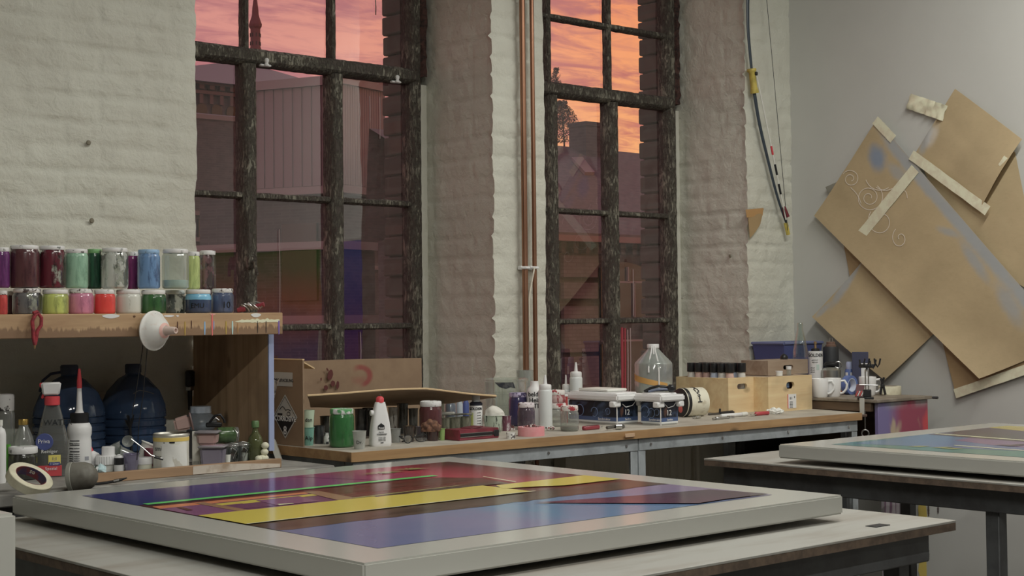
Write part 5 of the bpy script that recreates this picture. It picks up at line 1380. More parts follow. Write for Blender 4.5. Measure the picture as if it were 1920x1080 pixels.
# paint can
p = onboard(321, 880); t = Th('paint_can', 'white paint can with a yellow rim band and torn paper label', 'can', p)
t.lat('body', [(0, 0), (32, 0), (33, 1), (33, 62)], mat('can_white', (178, 178, 168), .4, col2=(160, 156, 146), scale=9), 34); t.lat('rim', [(33, 62), (34, 63), (34, 66), (32.5, 68), (31, 66), (30.5, 64), (0, 64)], mat('can_rim_tin', (160, 158, 148), .4, .6), 34)
t.band('yellow_band', 33.1, 54, 61, -1.5, 1.5, mat('yellow_can_band', (190, 158, 60), .45)); t.band('dark_mark', 33.3, 51, 54, -.1, .2, DARK); t.band('dark_mark', 33.3, 51, 53, -.42, -.36, DARK)
mb = MB(); mb.sheet(lambda u, v: Vector(((33.8+2.2*math.sin(u*7+v*3)*(1-v)*.6)*math.sin(-.55+1.55*u), -(33.8+2.2*math.sin(u*7+v*3)*(1-v)*.6)*math.cos(-.55+1.55*u), 4+46*v+3*math.sin(u*9)))*k, 20, 10, .0005); mb.build('torn_label', mat('torn_paper', (190, 186, 174), .8, bump=.3, scale=20), t.o)
t.text('smi', 13, mat('grey_print', (86, 88, 90), .6), (0, 0, 41), 33.3, ang=-.78); t.text('IDWEK', 6, DARK, (0, 0, 25), 33.3, ang=-.72)
# containers
def tubc(name, label, px, py, Y, w, d, h, body, lid, tilt=0, z=LZ, dz=0, yaw=-.2, lidin=None):
    p = onboard(px, py, Y, z) if Y else onboard(px, py, None, z)
    t = Th(name, label, 'food tub', p, None, yaw=yaw)
    r = (0, tilt, 0)
    mb = MB(); k = t.s; mb.box((0, 0, h*k/2), (w*k, d*k, h*k), 4*k, seg=2); mb.v = [((x)*(.86+.14*zz/(h*k)), y*(.86+.14*zz/(h*k)), zz) for x, y, zz in mb.v]
    mb.v = [tuple(TM((0, 0, dz*k), r) @ Vector(v)) for v in mb.v]; mb.build('tub', body, t.o)
    mb = MB(); mb.box((0, 0, h*k+1.6*k), ((w+6)*k, (d+6)*k, 4*k), 1.6*k); mb.v = [tuple(TM((0, 0, dz*k), r) @ Vector(v)) for v in mb.v]; mb.build('lid', lid, t.o)
    if lidin:
        mb = MB(); mb.box((0, 0, h*k+3.4*k), ((w-6)*k, (d-6)*k, 1.2*k), .4*k); mb.v = [tuple(TM((0, 0, dz*k), r) @ Vector(v)) for v in mb.v]; mb.build('lid_panel', lidin, t.o)
    return t
DPUR = mat('dim_purple_tub', (96, 90, 104), .4, g=2.2); DGL = mat('grey_tub_lid', (104, 100, 104), .4, g=2.1); PNK = mat('dim_pink_tub', (140, 114, 108), .4, g=2.0)
zt = LZ+66*S(p)
tubc('food_tub', 'pinkish food tub tipped on its side on top of the paint can', 327, 812, p.y, 27, 30, 30, PNK, mat('brown_tub_lid', (84, 64, 62), .4), 1.35, zt, 16, 0)
t = tubc('food_tub', 'purple-grey food tub with a clear violet lid, under the pink one', 400, 868, 4.17, 44, 40, 34, DPUR, DGL, yaw=-.2, lidin=mat('violet_lid_panel', (140, 120, 134), .3)); tz = LZ+(34+4)*t.s
t = tubc('food_tub', 'pink food tub with a grey lid stacked on the purple-grey tub', 390, 829, 4.2, 38, 36, 22, PNK, DGL, z=tz, yaw=-.2); tz2 = tz+(22+4)*t.s
p = W(390, 800, Y=4.40); p.z = LZ
t = Th('wooden_block', 'slim white wooden block standing between the paint can and food tubs', 'block', onboard(368, 872)); t.box('block', (15, 13, 63), (0, 0, 31.5), mat('whitewashed_wood', (174, 172, 162), .7, col2=(150, 146, 134), scale=30, stretch=(1, 1, .1)), .8)
t.box('end_label', (11, .6, 6), (0, -6.7, 5), mat('grey_stamp', (120, 118, 108), .7), .1)
# jar with film lid, stands on a hidden can behind
p = W(376, 806, Y=4.44); p.z = LZ; k = S(p); hz = (W(376, 806, Y=4.44).z-LZ)/k
t = Th('tin_can', 'plain tin can standing behind the food tubs, under the wrapped jar', 'can', p); t.lat('can', [(0, 0), (26, 0), (26, hz-1), (25, hz-.3), (0, hz-.3)], mat('dull_tin', (110, 108, 104), .4, .7), 24)
p = Vector((p.x, p.y, LZ+hz*k)); t = Th('wrapped_jar', 'round glass jar with crumpled clear wrap over its mouth', 'jar', p)
t.lat('glass_body', [(0, 0), (24, 0), (30, 6), (31, 14), (27, 25), (19, 31), (18, 34)], glassmat('bluish_glass', (190, 202, 212), .2, .06, .45, (140, 150, 160)), 26); mb = MB(); k = t.s
mb.sheet(lambda u, v: Vector(((19.5+1.2*math.sin(u*2*PI*9)*v)*math.cos(2*PI*u), (19.5+1.2*math.sin(u*2*PI*9)*v)*math.sin(2*PI*u), 44-12*v))*k, 60, 4); mb.lathe([(19.5*k, 44*k), (0, 45*k)], 40); mb.build('film_lid', mat('crumpled_film', (150, 160, 172), .25, bump=.6, scale=40), t.o)
p = W(403, 799, Y=4.3); p.z = tz2; t = Th('spring_clamp', 'black spring clamp lying on the pink tub lid', 'clamp', p)
t.box('jaw', (30, 10, 9), (-2, 4, 5), BLACK, 2); t.tube('handle', [(-10, 4, 9), (0, 3, 22), (10, 2, 24), (17, 2, 14), (18, 2, 8)], 2.4, BLACK); t.tube('spring', [(-4, 3, 12), (2, 3, 18), (8, 3, 13)], 1.4, STEEL)
# clip jars and the green jar lying on them
p1 = onboard(442, 866, 4.20); s1 = S(p1); hz = 36
for px, lab in ((433, 'dark clip-top jar with a wire bail, left of the two'), (454, 'dark clip-top jar with a wire bail, right of the two')):
    t = Th('bail_jar', lab, 'jar', onboard(px, 866, 4.22), 'clip-top jars under the shelf')
    t.lat('glass_body', [(0, 0), (13, 0), (14.5, 3), (14.5, 26), (13, 29)], paintjar('jar_murky', (52, 56, 54), (84, 88, 84), .2), 20); t.lat('lid', [(14, 28.5), (15, 30), (14, 33), (11, 35), (0, 35.5)], GLASSG, 20)
    t.tube('bail', [(-14, -4, 26), (-12, -11, 31), (0, -15, 30), (10, -12, 22), (4, -15.6, 8)], .8, STEEL); t.tube('bail', [(-13, 2, 34), (0, -3, 37), (13, 2, 34)], .8, STEEL)
p = W(428, 826, Y=4.23); p.z = LZ+36*s1; t = Th('lying_jar', 'green glass jar with a wire clip lying on top of the clip-top jars', 'jar', p)
t.lat('glass_body', [(0, -20), (14, -20), (15, -17), (15, 10), (13, 13)], paintjar('jar_dim_green', (62, 88, 48), (46, 70, 38)), 22, (0, 0, 15), (0, PI/2, .2)); t.lat('lid', [(13, 12), (14, 14), (14, 18), (0, 19)], GLASSG, 20, (0, 0, 15), (0, PI/2, .2)); t.tube('bail', [(10, -8, 27), (16, -14, 20), (17, -15, 12)], 1, STEEL)
for px, py, lab, r in ((427, 868, 'small white paper cup in front of the clip-top jars, its left one', 6), (459, 865, 'small white paper cup in front of the clip-top jars, its right one', 6.5)):
    t = Th('paper_cup', lab, 'cup', onboard(px, py), 'paper cups under the shelf'); t.lat('cup_wall', [(0, 0), (r*.75, 0), (r, 16), (r*.9, 16), (r*.65, 1), (0, 1)], OFFW, 16)
# green bottle
p = onboard(479, 864); t = Th('liquor_bottle', 'small green glass bottle with a green cap at the shelf end', 'bottle', p); GG = glassmat('olive_glass', (140, 156, 96), .16, .05, .3, (110, 116, 70))
t.lat('body', [(0, 0), (13, 0), (14.5, 2), (14.5, 34), (12, 44), (7, 52), (5.5, 56), (5, 64)], GG, 22); t.lat('liquid', [(0, 1), (13, 2), (13.6, 18), (0, 18)], glassmat('olive_liquid', (110, 112, 40), .05, .05, .5, (96, 92, 36)), 20); t.lat('cap', [(6, 62), (7.2, 63), (7.2, 73), (6, 75), (0, 75)], mat('green_cap', (70, 98, 56), .4), 16)
# pale shells
for i, (px, py, r, dz) in enumerate(((484, 864, 7, 0), (491, 863, 7.5, 0), (496, 863, 7, 0), (495, 850, 7.5, 11), (496, 838, 7.5, 23))):
    p = onboard(px+1, py, 4.165+i*.0); t = Th('plaster_ball', ['pale plaster ball in the heap by the green bottle, front left', 'pale plaster ball in the heap by the green bottle, front middle', 'pale plaster ball in the heap by the green bottle, front right', 'pale plaster ball in the heap by the green bottle, second layer', 'pale plaster ball topping the heap by the green bottle'][i], 'ball', p, 'pale balls at the shelf end')
    t.lat('ball', [(0, dz)]+[(r*math.sin(a), dz+r*.85*(1-math.cos(a))) for a in (.5, .9, 1.3, 1.7, 2.1, 2.6)]+[(0, dz+r*1.7)], mat('pale_plaster', (176, 174, 150), .7, bump=.2, scale=60), 16)
# on the bench in front: tape roll, dome, brush
p = W(55, 923, z=LBZ); t = Th('tape_roll', 'cream masking tape roll with printed core leaning on the shelf lip', 'tape', p)
k = t.s; Mx = Matrix.Translation(Vector((0, 4, 21))*k) @ Matrix.Rotation(.42, 4, 'Y') @ Matrix.Rotation(-1.02, 4, 'X').inverted() 
Mx = Matrix.Translation(Vector((0, 0, 24))*k) @ Matrix.Rotation(.44, 4, 'Y') @ Matrix.Rotation(.40, 4, 'X')
mb = MB(); mb.lathe([(30*k, -9*k), (42*k, -9*k), (43*k, -8*k), (43*k, 8*k), (42*k, 9*k), (30*k, 9*k), (30*k, -9*k)], 40, Mx); mb.build('tape_band', mat('cream_tape', (178, 174, 150), .6, col2=(166, 160, 136), scale=20), t.o)
mb = MB(); mb.lathe([(29.8*k, 9.1*k), (29.8*k, -8.9*k), (28.6*k, -8.9*k), (28.6*k, 9.1*k), (29.8*k, 9.1*k)], 36, Mx); mb.build('core', mat('printed_core', (58, 48, 74), .5, col2=(96, 40, 44), scale=26, lo=.45, hi=.5), t.o)
tx = text(t.o, 'tesa', 13*k, mat('core_print', (200, 180, 160), .5), M=Mx @ Matrix.Translation((0, 28.4*k, 0)) @ Matrix.Rotation(PI/2, 4, 'X') @ Matrix.Rotation(PI, 4, 'Z'))
p = W(145, 917, z=LBZ); t = Th('rubber_dome', 'grey rubber dome with a banded rim lying on its side before the lip', 'dome', p)
t.lat('dome', [(0, 38), (12, 36), (22, 28), (27, 16), (28, 0), (28, -10)], mat('grey_rubber', (92, 90, 82), .6, col2=(74, 70, 62), scale=20, bump=.1), 30, (0, 0, 22), (0, PI/2-.12, -.3), None)
t.lat('rim_band', [(28.5, -14), (29.5, -13), (29.5, -6), (28.5, -5)], mat('dull_band', (112, 112, 104), .5), 30, (0, 0, 22), (0, PI/2-.12, -.3)); t.lat('rim_inside', [(27.5, -14), (0, -10)], BLACK, 24, (0, 0, 22), (0, PI/2-.12, -.3))
p = W(205, 909, z=LBZ); t = Th('paint_brush', 'black paint brush lying behind the near picture edge', 'brush', p, rz=-.55)
t.tube('handle', [(-30, 0, 2), (-5, 0, 4), (8, 0, 6)], 2.6, BLACK); t.tube('ferrule', [(8, 0, 6), (18, 0, 8)], 3.4, STEEL); t.tube('bristles', [(18, 0, 8), (32, 0, 12)], 3.2, BLACK, taper=.3)
# ================================================================== ON THE WORKBENCH
def onb(px, py, Y=None, z=BZ):
    if Y is None: Y = W(px, py, z=z).y
    p = W(px, py, Y=Y); p.z = z; return p
def XM(p): return Matrix(((0, 0, -1, p[0]), (-1, 0, 0, p[1]), (0, 1, 0, p[2]), (0, 0, 0, 1)))   # lettering frame on a face that looks to -X

# --- open cardboard box with a hazard diamond
bx = thing('cardboard_box', 'open brown cardboard box with a corrosive hazard diamond on the workbench', 'box', (2.82, 4.19, BZ))
O = Vector((2.82, 4.19, BZ)); BK, BXR, BH = 4.63, 3.66, .285
CEDGE = mat('cut_cardboard_edge', (176, 150, 110), .9, g=1.9)
mb = MB(); mb.box((0, (BK-4.19)/2, BH/2), (.006, BK-4.19, BH), .001); mb.build('side_panel', CARD, bx)
zt = W(680, 675, Y=BK).z-BZ
def ringcard():
    t = NT('red_sprayed_cardboard'); v = t.obj(); q = W(675, 705, Y=BK)-O; k = S(W(675, 705, Y=BK))
    x, y, z = t.sep(v)[:3]
    dx = t.math('DIVIDE', t.math('SUBTRACT', x, q.x), 20*k*1.35); dz = t.math('DIVIDE', t.math('SUBTRACT', z, q.z), 20*k)
    r = t.math('SQRT', t.math('ADD', t.math('MULTIPLY', dx, dx), t.math('MULTIPLY', dz, dz)))
    nz = t.noise(v, 30, 4, .6)
    band_ = t.math('SUBTRACT', 1.0, t.math('ABSOLUTE', t.math('DIVIDE', t.math('SUBTRACT', r, .82), .38)))
    f = t.math('MULTIPLY', t.ramp(band_, 0, .8, 'SMOOTH'), t.ramp(t.math('ADD', dx, t.math('MULTIPLY', dz, .35)), -.55, .3, 'SMOOTH'))
    low = t.math('MULTIPLY', t.ramp(r, 1.1, .2, 'SMOOTH'), t.ramp(dz, .2, -.6, 'SMOOTH'))
    f = t.math('MULTIPLY', t.math('MAXIMUM', f, t.math('MULTIPLY', low, .7)), t.math('ADD', .55, t.math('MULTIPLY', nz, .5)))
    n1 = t.noise(v, 9, 4, .6)
    c = t.mix(t.ramp(n1, .42, .62), C((122, 100, 76), 1.8), C((114, 92, 70), 1.8))
    c = t.mix(f, c, C((122, 48, 48), 1.7))
    return t.done(t.bsdf(Base_Color=c, Roughness=.88).outputs[0])
CARDR = ringcard()
mb = MB(); mb.sheet(lambda u, v: ((BXR-2.82)*u, BK-4.19+.004*math.sin(u*5), zt*v+.004*math.sin(u*3)), 20, 6, .006); back = mb.build('back_panel', CARDR, bx)
mb = MB(); mb.box((0, (BK-4.19)/2, BH+.001), (.008, BK-4.19, .004)); mb.build('top_edge', CEDGE, bx)
mb = MB(); mb.sheet(lambda u, v: (.002+.055*v, .02+(BK-4.23)*u, BH-.004-.028*v), 10, 3, .004); mb.build('side_flap', mat('lit_flap_cardboard', (172, 146, 106), .85, g=1.8), bx)  # lighter cardboard colour stands in for light falling on this flap
fr = [(576, 741), (640, 737), (700, 732), (750, 729), (800, 728), (840, 733), (880, 738), (930, 742)]
bk = [(582, 762), (640, 763), (700, 761), (750, 758), (800, 757), (840, 755), (880, 749), (930, 744)]
A_ = [W(*p, Y=4.175)-O for p in fr]; B_ = [W(*p, Y=4.50-.25*max(0, (p[0]-800)/130))-O for p in bk]
def lerp(L, u):
    x = u*(len(L)-1); i = min(int(x), len(L)-2); return L[i].lerp(L[i+1], x-i)
mb = MB(); mb.sheet(lambda u, v: lerp(A_, u).lerp(lerp(B_, u), v)+Vector((0, 0, .006*math.sin(PI*v)+.001*math.sin(u*40))), 40, 6, .004); mb.build('front_flap', CARD, bx)
mb = MB(); mb.tube([lerp(A_, i/30)+Vector((0, -.001, -.001)) for i in range(31)], .0032, 5); mb.build('flap_edge', CEDGE, bx)
def on_side(px, py): return W(px, py, X=2.8165)
c = on_side(535, 781); hw = .072
SILV = mat('hazard_silver', (150, 150, 146), .4, g=1.9)
mb = MB()
def diamond(m, r, t, ax=0, z0=-1, z1=1):
    pts = [(-r, 0), (0, r), (r, 0), (0, -r)]
    return pts
rr_ = .066
def dia(name, pts, t, m):
    mb = MB(); mb.prism(pts, .0004, XM((c.x-t, c.y, c.z)) ); mb.v = [tuple(Vector(v)-O) for v in mb.v]; return mb.build(name, m, bx)
rh, rv = abs(on_side(513, 782).y-on_side(558, 782).y)/2, (on_side(535, 740).z-on_side(535, 823).z)/2
d0 = dia('hazard_diamond', [(-rh, 0), (0, rv), (rh, 0), (0, -rv)], .0005, SILV)
mb = MB(); mb.prism([(-rh*.9, 0), (0, -rv*.9), (rh*.9, 0)], .0004, XM((c.x-.001, c.y, c.z))); mb.v = [tuple(Vector(v)-O) for v in mb.v]; mb.build('black_half', DARK, d0)
mb = MB(); q = XM((c.x-.0012, c.y, c.z)); 
for P in ([(-rh*.9, 0), (0, rv*.9), (rh*.9, 0)],):
    ring = [Vector((a[0], a[1], 0)) for a in P]; mb.tube([q @ r_ for r_ in ring], .0008, 4)
mb.tube([q @ Vector((rh*(-.45+.5*i/8), rv*(.30+.14*math.sin(PI*i/8)), 0)) for i in range(9)], .0014, 4); mb.tube([q @ Vector((rh*(.05+.4*i/6), rv*(.28+.05*math.sin(PI*i/6)), 0)) for i in range(7)], .0014, 4)
mb.box(q @ Vector((-rh*.42, rv*.09, 0)), (.001, rh*.4, rv*.09)); mb.tube([q @ Vector((rh*(.3+.14*math.cos(a*.7)), rv*(.13+.09*math.sin(a*.7)), 0)) for a in range(10)], .0012, 4)
mb.v = [tuple(Vector(v)-O) for v in mb.v]; mb.build('corrosion_symbol', DARK, d0)
text(d0, 'CORROSIVE', rh*.33, LWH, M=XM((c.x-.0016-O.x, c.y-O.y, c.z-rv*.11-O.z)), bold=.0003); text(d0, '8', rh*.55, LWH, M=XM((c.x-.0016-O.x, c.y-O.y, c.z-rv*.64-O.z)), bold=.0004)
l0 = on_side(530, 711); mb = MB(); mb.box((l0.x-O.x-.0006, l0.y-O.y, l0.z-O.z), (.0006, abs(on_side(512, 711).y-on_side(549, 711).y), on_side(530, 698).z-on_side(530, 724).z)); lbp = mb.build('paper_label', mat('grey_paper_label', (150, 150, 146), .7, g=1.9), bx)
text(lbp, 'UMVERPACKUNG', .0155, DARK, M=XM((l0.x-O.x-.0014, l0.y-O.y-.004, l0.z-O.z-.004)))
RST = mat('brown_red_stain', (74, 30, 28), .7); RSP = mat('red_sprayed_ring', (140, 62, 58), .85)
def blot(px, py, w, h, m, rot=0, name='stain'):
    q = W(px, py, Y=BK-.008); k = S(q); mb = MB()
    P = [(w/2*k*math.cos(a)*(1+.25*noise.noise(Vector((a*2, px, 0)))), h/2*k*math.sin(a)*(1+.25*noise.noise(Vector((a*2, py, 3))))) for a in [2*PI*i/20 for i in range(20)]]
    mb.prism(P, .0006, TM(q-O, (PI/2, rot, 0))); mb.build(name, m, back)
blot(619, 703, 12, 20, RST, .3); blot(624, 719, 10, 11, RST); blot(633, 722, 7, 15, RST, .1); blot(611, 727, 9, 10, RST, -.6); blot(614, 693, 3, 8, RST, -.6); blot(602, 711, 3, 6, RST)
q = W(675, 705, Y=BK-.0085)
mb = MB()
def ringf(u, v):
    a = -2.0+3.9*u; r = (13+9*v*math.sin(PI*u)**.5)*S(q); return Vector((q.x-O.x+r*1.1*math.cos(a), q.y-O.y, q.z-O.z+r*math.sin(a)))
pass
# white plastic bag between shelf and box
p = W(518, 735, X=2.80); t = Th('plastic_bag', 'scrap of white plastic bag squeezed between the shelf unit and box', 'bag', (2.76, 4.30, LBZ)); t.o.rotation_euler = (0, 0, 0)
mb = MB(); hh = W(518, 704, X=2.76).z-LBZ
mb.sheet(lambda u, v: Vector((.012*noise.noise(Vector((u*4, v*5, 2)))+.01, -.075*max(0, v-.55)/.45+(.05+.10*max(0, v-.5))*u+.02, hh*v-.02*v*math.sin(u*5))), 10, 14, .0006); mb.build('film', mat('white_bag_film', (150, 152, 150), .3, col2=(70, 74, 84), scale=24, lo=.5, hi=.6, bump=.5), t.o)

# --- left group
def bcup(name, label, px, py, h, r0, r1, m, Y=None, z=BZ, group='paint cups on the workbench', fill=None, fillz=.8):
    t = Th(name, label, 'cup', onb(px, py, Y, z), group)
    t.lat('cup_wall', [(0, 0), (r0*.95, 0), (r0, 1), (r1, h-1), (r1+.9, h-.8), (r1+.9, h), (r1-.5, h), (r0-.4, 1.5), (0, 1.5)], m, 22)
    if fill: t.lat('paint', [(0, h*fillz), (r0+(r1-r0)*fillz-.6, h*fillz)], fill, 20)
    return t
t = bcup('paint_cup', 'teal paint cup with handwriting at the left front, under the pale cup', 579, 835, 34, 8.5, 10.5, paintjar('cup_teal', (92, 146, 132), (44, 72, 66), 0, .6, .75)); t.text('Alp', 11, DARK, (0, 0, 14), 10.2)
z2 = t.p.z+33*t.s; q = t.p.copy(); q.z = z2
t = Th('paint_cup', 'pale mint paint cup with handwriting stacked on the teal cup', 'cup', q, 'paint cups on the workbench'); t.lat('cup_wall', [(0, 0), (9, 0), (11.4, 33), (10.8, 33), (8.4, 1), (0, 1)], paintjar('cup_mint', (164, 182, 158), (100, 120, 106), 0, .62, .75), 22); t.text('dan', 10, DARK, (0, 0, 15), 10.6)
bcup('paint_cup', 'dark grey paint cup right of the stacked cups', 599, 832, 34, 9, 10.5, paintjar('cup_dark', (52, 54, 56), (34, 36, 38)))
p = onb(612, 829, 4.22); t = Th('small_tube', 'small white tube with dark print standing beside the dark grey cup', 'tube', p); t.lat('body', [(0, 0), (5, 0), (5, 14), (4, 21), (0, 21)], speckmat('printed_tube', (170, 172, 168), (40, 42, 46), 60, .5, .55), 14)
p = onb(641, 838); t = jar('green_jar', 'tall bright green paint jar with a white-smeared green lid', p, 47, 72, paintjar('jar_bright_green', (34, 96, 44), (24, 66, 34), 0, .5, .75), speckmat('green_smeared_lid', (186, 196, 186), (60, 130, 72), 26, .48, .54, .4), 'jars on the workbench', lidh=9)
p = onb(674, 842); t = Th('measuring_cup', 'small clear measuring cup in front of the green jar', 'cup', p); t.lat('cup_wall', [(0, 0), (9.5, 0), (10, 2), (13, 33), (13.6, 34), (12.4, 34), (9.4, 3), (0, 3)], glassmat('frosted_cup', (215, 218, 215), .2, .15, .45, (170, 172, 168)), 24); t.text('Dr.', 9, DARK, (0, 0, 13), 11.4)
# glue bottle: flattened and shouldered
p = onb(713, 836); t = Th('glue_bottle', 'white wood glue bottle with red cap and small black house logo', 'bottle', p); k = t.s
def gb(u, v):
    z = 82*v; zz = v
    w = 20 if zz < .12 else 20-11*((zz-.12)/.88)**1.7; d = w*.72
    if zz < .03: w -= 1.2; d -= 1.2
    a = 2*PI*u; cc, ss = math.cos(a), math.sin(a); f = (abs(cc)**4+abs(ss)**4)**(-.25)
    return Vector((w*cc*f*k, d*ss*f*k, z*k))
mb = MB(); mb.sheet(gb, 40, 24); mb.add([tuple(gb(i/40, 1)) for i in range(40)], [tuple(range(40))]); mb.build('body', mat('glue_white', (198, 198, 190), .35), t.o); t.o.rotation_euler[2] += .35
t.lat('cap', [(7.5, 81), (7.5, 89), (5, 92), (2.5, 93)], RED, 18); t.lat('tip', [(2.4, 92), (1.6, 97), (0, 97)], GLASS, 12); t.lat('side_lug', [(0, 0), (5, 0), (5.5, 2), (5, 6), (0, 7)], WHITE, 14, (-13, 0, 62), (0, -PI/2, 0))
yk = lambda z: -(20 if z < 10 else 20-11*((z/82-.12)/.88)**1.7)*.72-.6
mb = MB(); mb.prism([(-6.5*k, -4*k), (6.5*k, -4*k), (6.5*k, 2.5*k), (0, 7.5*k), (-6.5*k, 2.5*k)], .6*k, TM((-3*k, yk(34)*k-.2*k, 36*k), (PI/2-.06, 0, 0))); mb.build('house_logo', DARK, t.o)
t.text('Ponal', 5, LWH, (-3, yk(34)-1.2, 34.5), rx=PI/2-.06, bold=.0001); t.text('Express', 3.2, DARK, (-3, yk(28)-.5, 27)); t.text('WASSERFEST', 3.6, DARK, (-2, yk(22)-.5, 22.5), bold=.0001)
for i, z in enumerate((17, 14, 11.5)): t.text('Holzleim  750g', 2.3, DARK, (-2, yk(z)-.6, z))
t.box('print_mark', (6, .4, 1.4), (-2, yk(7)-.4, 7), DARK, 0)
# safety glasses
p = onb(772, 830); t = Th('safety_glasses', 'black-framed glasses lying on the workbench right of the glue bottle', 'glasses', p, rz=.12)
lens = glassmat('lens_glass', (225, 232, 232), .3, .02)
for s_ in (-1, 1):
    P = [(s_*17+13*math.cos(a)*(1 if math.cos(a)*s_ > 0 else .95), -8-2*math.cos(a)*s_, 8.5+7.5*math.sin(a)) for a in [2*PI*i/20 for i in range(21)]]
    t.tube('rim', P, .9, BLACK, seg=6)
    mb = MB(); mb.add([Vector(q_)*k for q_ in P[:-1]], [tuple(range(20))]); mb.build('lens', lens, t.o)
    t.tube('temple_arm', [(s_*31, -8, 13), (s_*34, -2, 14), (s_*14, 12, 8), (-s_*10, 16, 2)], 1.3, BLACK)
t.tube('bridge', [(-4, -8, 10), (0, -8, 12), (4, -8, 10)], 1, BLACK)
# back cups in the shade of the flap
bcup('clear_beaker', 'clear beaker with a dark rim and grey smears, just right of the glue bottle', 742, 823, 26, 8.5, 9.5, glassmat('smeared_beaker', (205, 205, 200), .2, .1, .4, (150, 152, 150)), Y=4.10)
bcup('paint_cup', 'dark cup with ochre dried paint, left of the brown sponge', 767, 826, 30, 9.5, 11, paintjar('cup_ochre', (52, 44, 40), (110, 90, 54), 0, .58, .68), Y=4.08, fill=mat('dried_ochre', (112, 92, 54), .7))
bcup('paint_cup', 'dark violet cup with white runs, under the brown sponge', 790, 824, 26, 9.5, 11.5, paintjar('cup_violet_runs', (74, 66, 72), (150, 150, 146), 0, .6, .68), Y=4.10)
bcup('paint_cup', 'white cup with a dark heart-shaped smear behind the beaker', 737, 812, 52, 8, 9, paintjar('cup_heart', (150, 148, 142), (60, 48, 42), 0, .52, .6), Y=4.36)
bcup('clear_beaker', 'tall clear beaker at the back, behind the ochre cup', 755, 812, 56, 9.5, 10.5, glassmat('dim_beaker', (180, 182, 180), .16, .1, .3, (96, 98, 96)), Y=4.40)
for i, (px, w, c_) in enumerate(((611, 11, (50, 52, 50)), (676, 11, (58, 60, 60)), (701, 12, (72, 74, 72)), (690, 10, (60, 52, 50)), (775, 9, (96, 96, 92)))):
    bcup('paint_cup', ['dark paint cup at the back, right of the stacked cups', 'dark grey cup at the back behind the measuring cup', 'grey cup at the back left of the glue bottle', 'brownish cup at the back beside the grey one', 'grey clear cup at the back, left of the red jar'][i], px, 812, 44+(i*7) % 13, w*.85, w, paintjar('cup_back_%d' % i, c_, [v*.6 for v in c_]), Y=4.38+.03*(i % 2))
# red jar and brown sponge
p = onb(808, 829, 4.16); t = jar('red_brown_jar', 'dark red-brown paint jar with a white-crusted lid under the cardboard flap', p, 43, 69, paintjar('jar_red_brown', (84, 44, 46), (56, 32, 34), 0, .5, .75), speckmat('crusted_white_lid', (192, 190, 184), (120, 112, 106), 40, .56, .62, .6, bump=.4), 'jars on the workbench', lidh=9)
p = onb(808, 810, 4.05); p.z = BZ+.0; q = W(808, 809, Y=4.06); t = Th('brown_sponge', 'rust-brown crusted sponge on top of a dark cup before the red-brown jar', 'sponge', q); k = t.s
bcup('paint_cup', 'dark maroon cup carrying the brown sponge', 812, 831, 20, 11, 12, paintjar('cup_maroon', (62, 38, 38), (40, 26, 28)), Y=4.06)
mb = MB(); bm = bmesh.new(); bmesh.ops.create_icosphere(bm, subdivisions=4, radius=1)
for v in bm.verts:
    d = 1+.22*noise.noise(v.co*2.1)+.08*noise.noise(v.co*7); v.co = Vector((v.co.x*18*d, v.co.y*12*d, max(-6, v.co.z*16*d)+6))*k
mb.bm(bm); mb.build('sponge', mat('rusty_sponge', (104, 70, 50), .9, col2=(70, 46, 36), scale=70, bump=.8, lo=.45, hi=.6), t.o)
# clear box behind the jar
p = onb(815, 812, 4.42); t = Th('clear_box', 'clear plastic box behind the red-brown jar', 'box', p); t.box('box_wall', (36, 30, 62), (0, 0, 31), GLASSG, 1)
# bottles in blue and grey behind
for i, (px, w, m, lab) in enumerate(((845, 20, paintjar('bottle_slate', (78, 86, 98), (120, 126, 132), 0, .55, .65), 'slate blue bottle at the back, left of the white and blue one'), (862, 13, paintjar('bottle_white_blue', (150, 158, 166), (64, 80, 120), 0, .52, .6), 'white and blue bottle at the back between the slate and blue ones'), (874, 12, mat('bottle_royal_blue', (56, 70, 122), .4), 'royal blue bottle at the back beside the white acrylic bottle'))):
    p = onb(px, 815, 4.50); t = Th('acrylic_bottle', lab, 'bottle', p, 'bottles behind the workbench cups'); r = w/2
    t.lat('body', [(0, 0), (r*.9, 0), (r, 2), (r, 42), (r*.7, 47), (r*.6, 49)], m, 20); t.lat('cap', [(r*.62, 48), (r*.65, 49), (r*.65, 55), (0, 55)], WHITE if i != 2 else BLACK, 16)
p = onb(893, 815, 4.22); t = Th('acrylic_bottle', 'white acrylic bottle with GOLDEN label band and grey flip cap', 'bottle', p); 
t.lat('body', [(0, 0), (11.5, 0), (12, 2), (12, 51), (11, 54)], mat('label_white_bottle', (186, 188, 182), .4), 24); t.lat('dark_shoulder', [(12.1, 51), (12.2, 55), (9, 58), (8, 58)], mat('navy_shoulder', (34, 38, 52), .4), 22); t.lat('cap', [(7.6, 57), (7.8, 58), (7.4, 71), (6.5, 72), (0, 72)], mat('grey_flip_cap', (150, 156, 160), .4), 20)
t.text('GOLDEN', 7.0, DARK, (0, 0, 45), 12.2, bold=.0003, ang=-.1); t.band('lime_mark', 12.1, 12, 38, -.95, -.45, mat('lime_mark', (160, 168, 90), .5))
for z in (38, 33, 28, 23, 18, 13): t.text('acrylic', 3, DARK, (0, 0, z), 12.2, ang=.5)
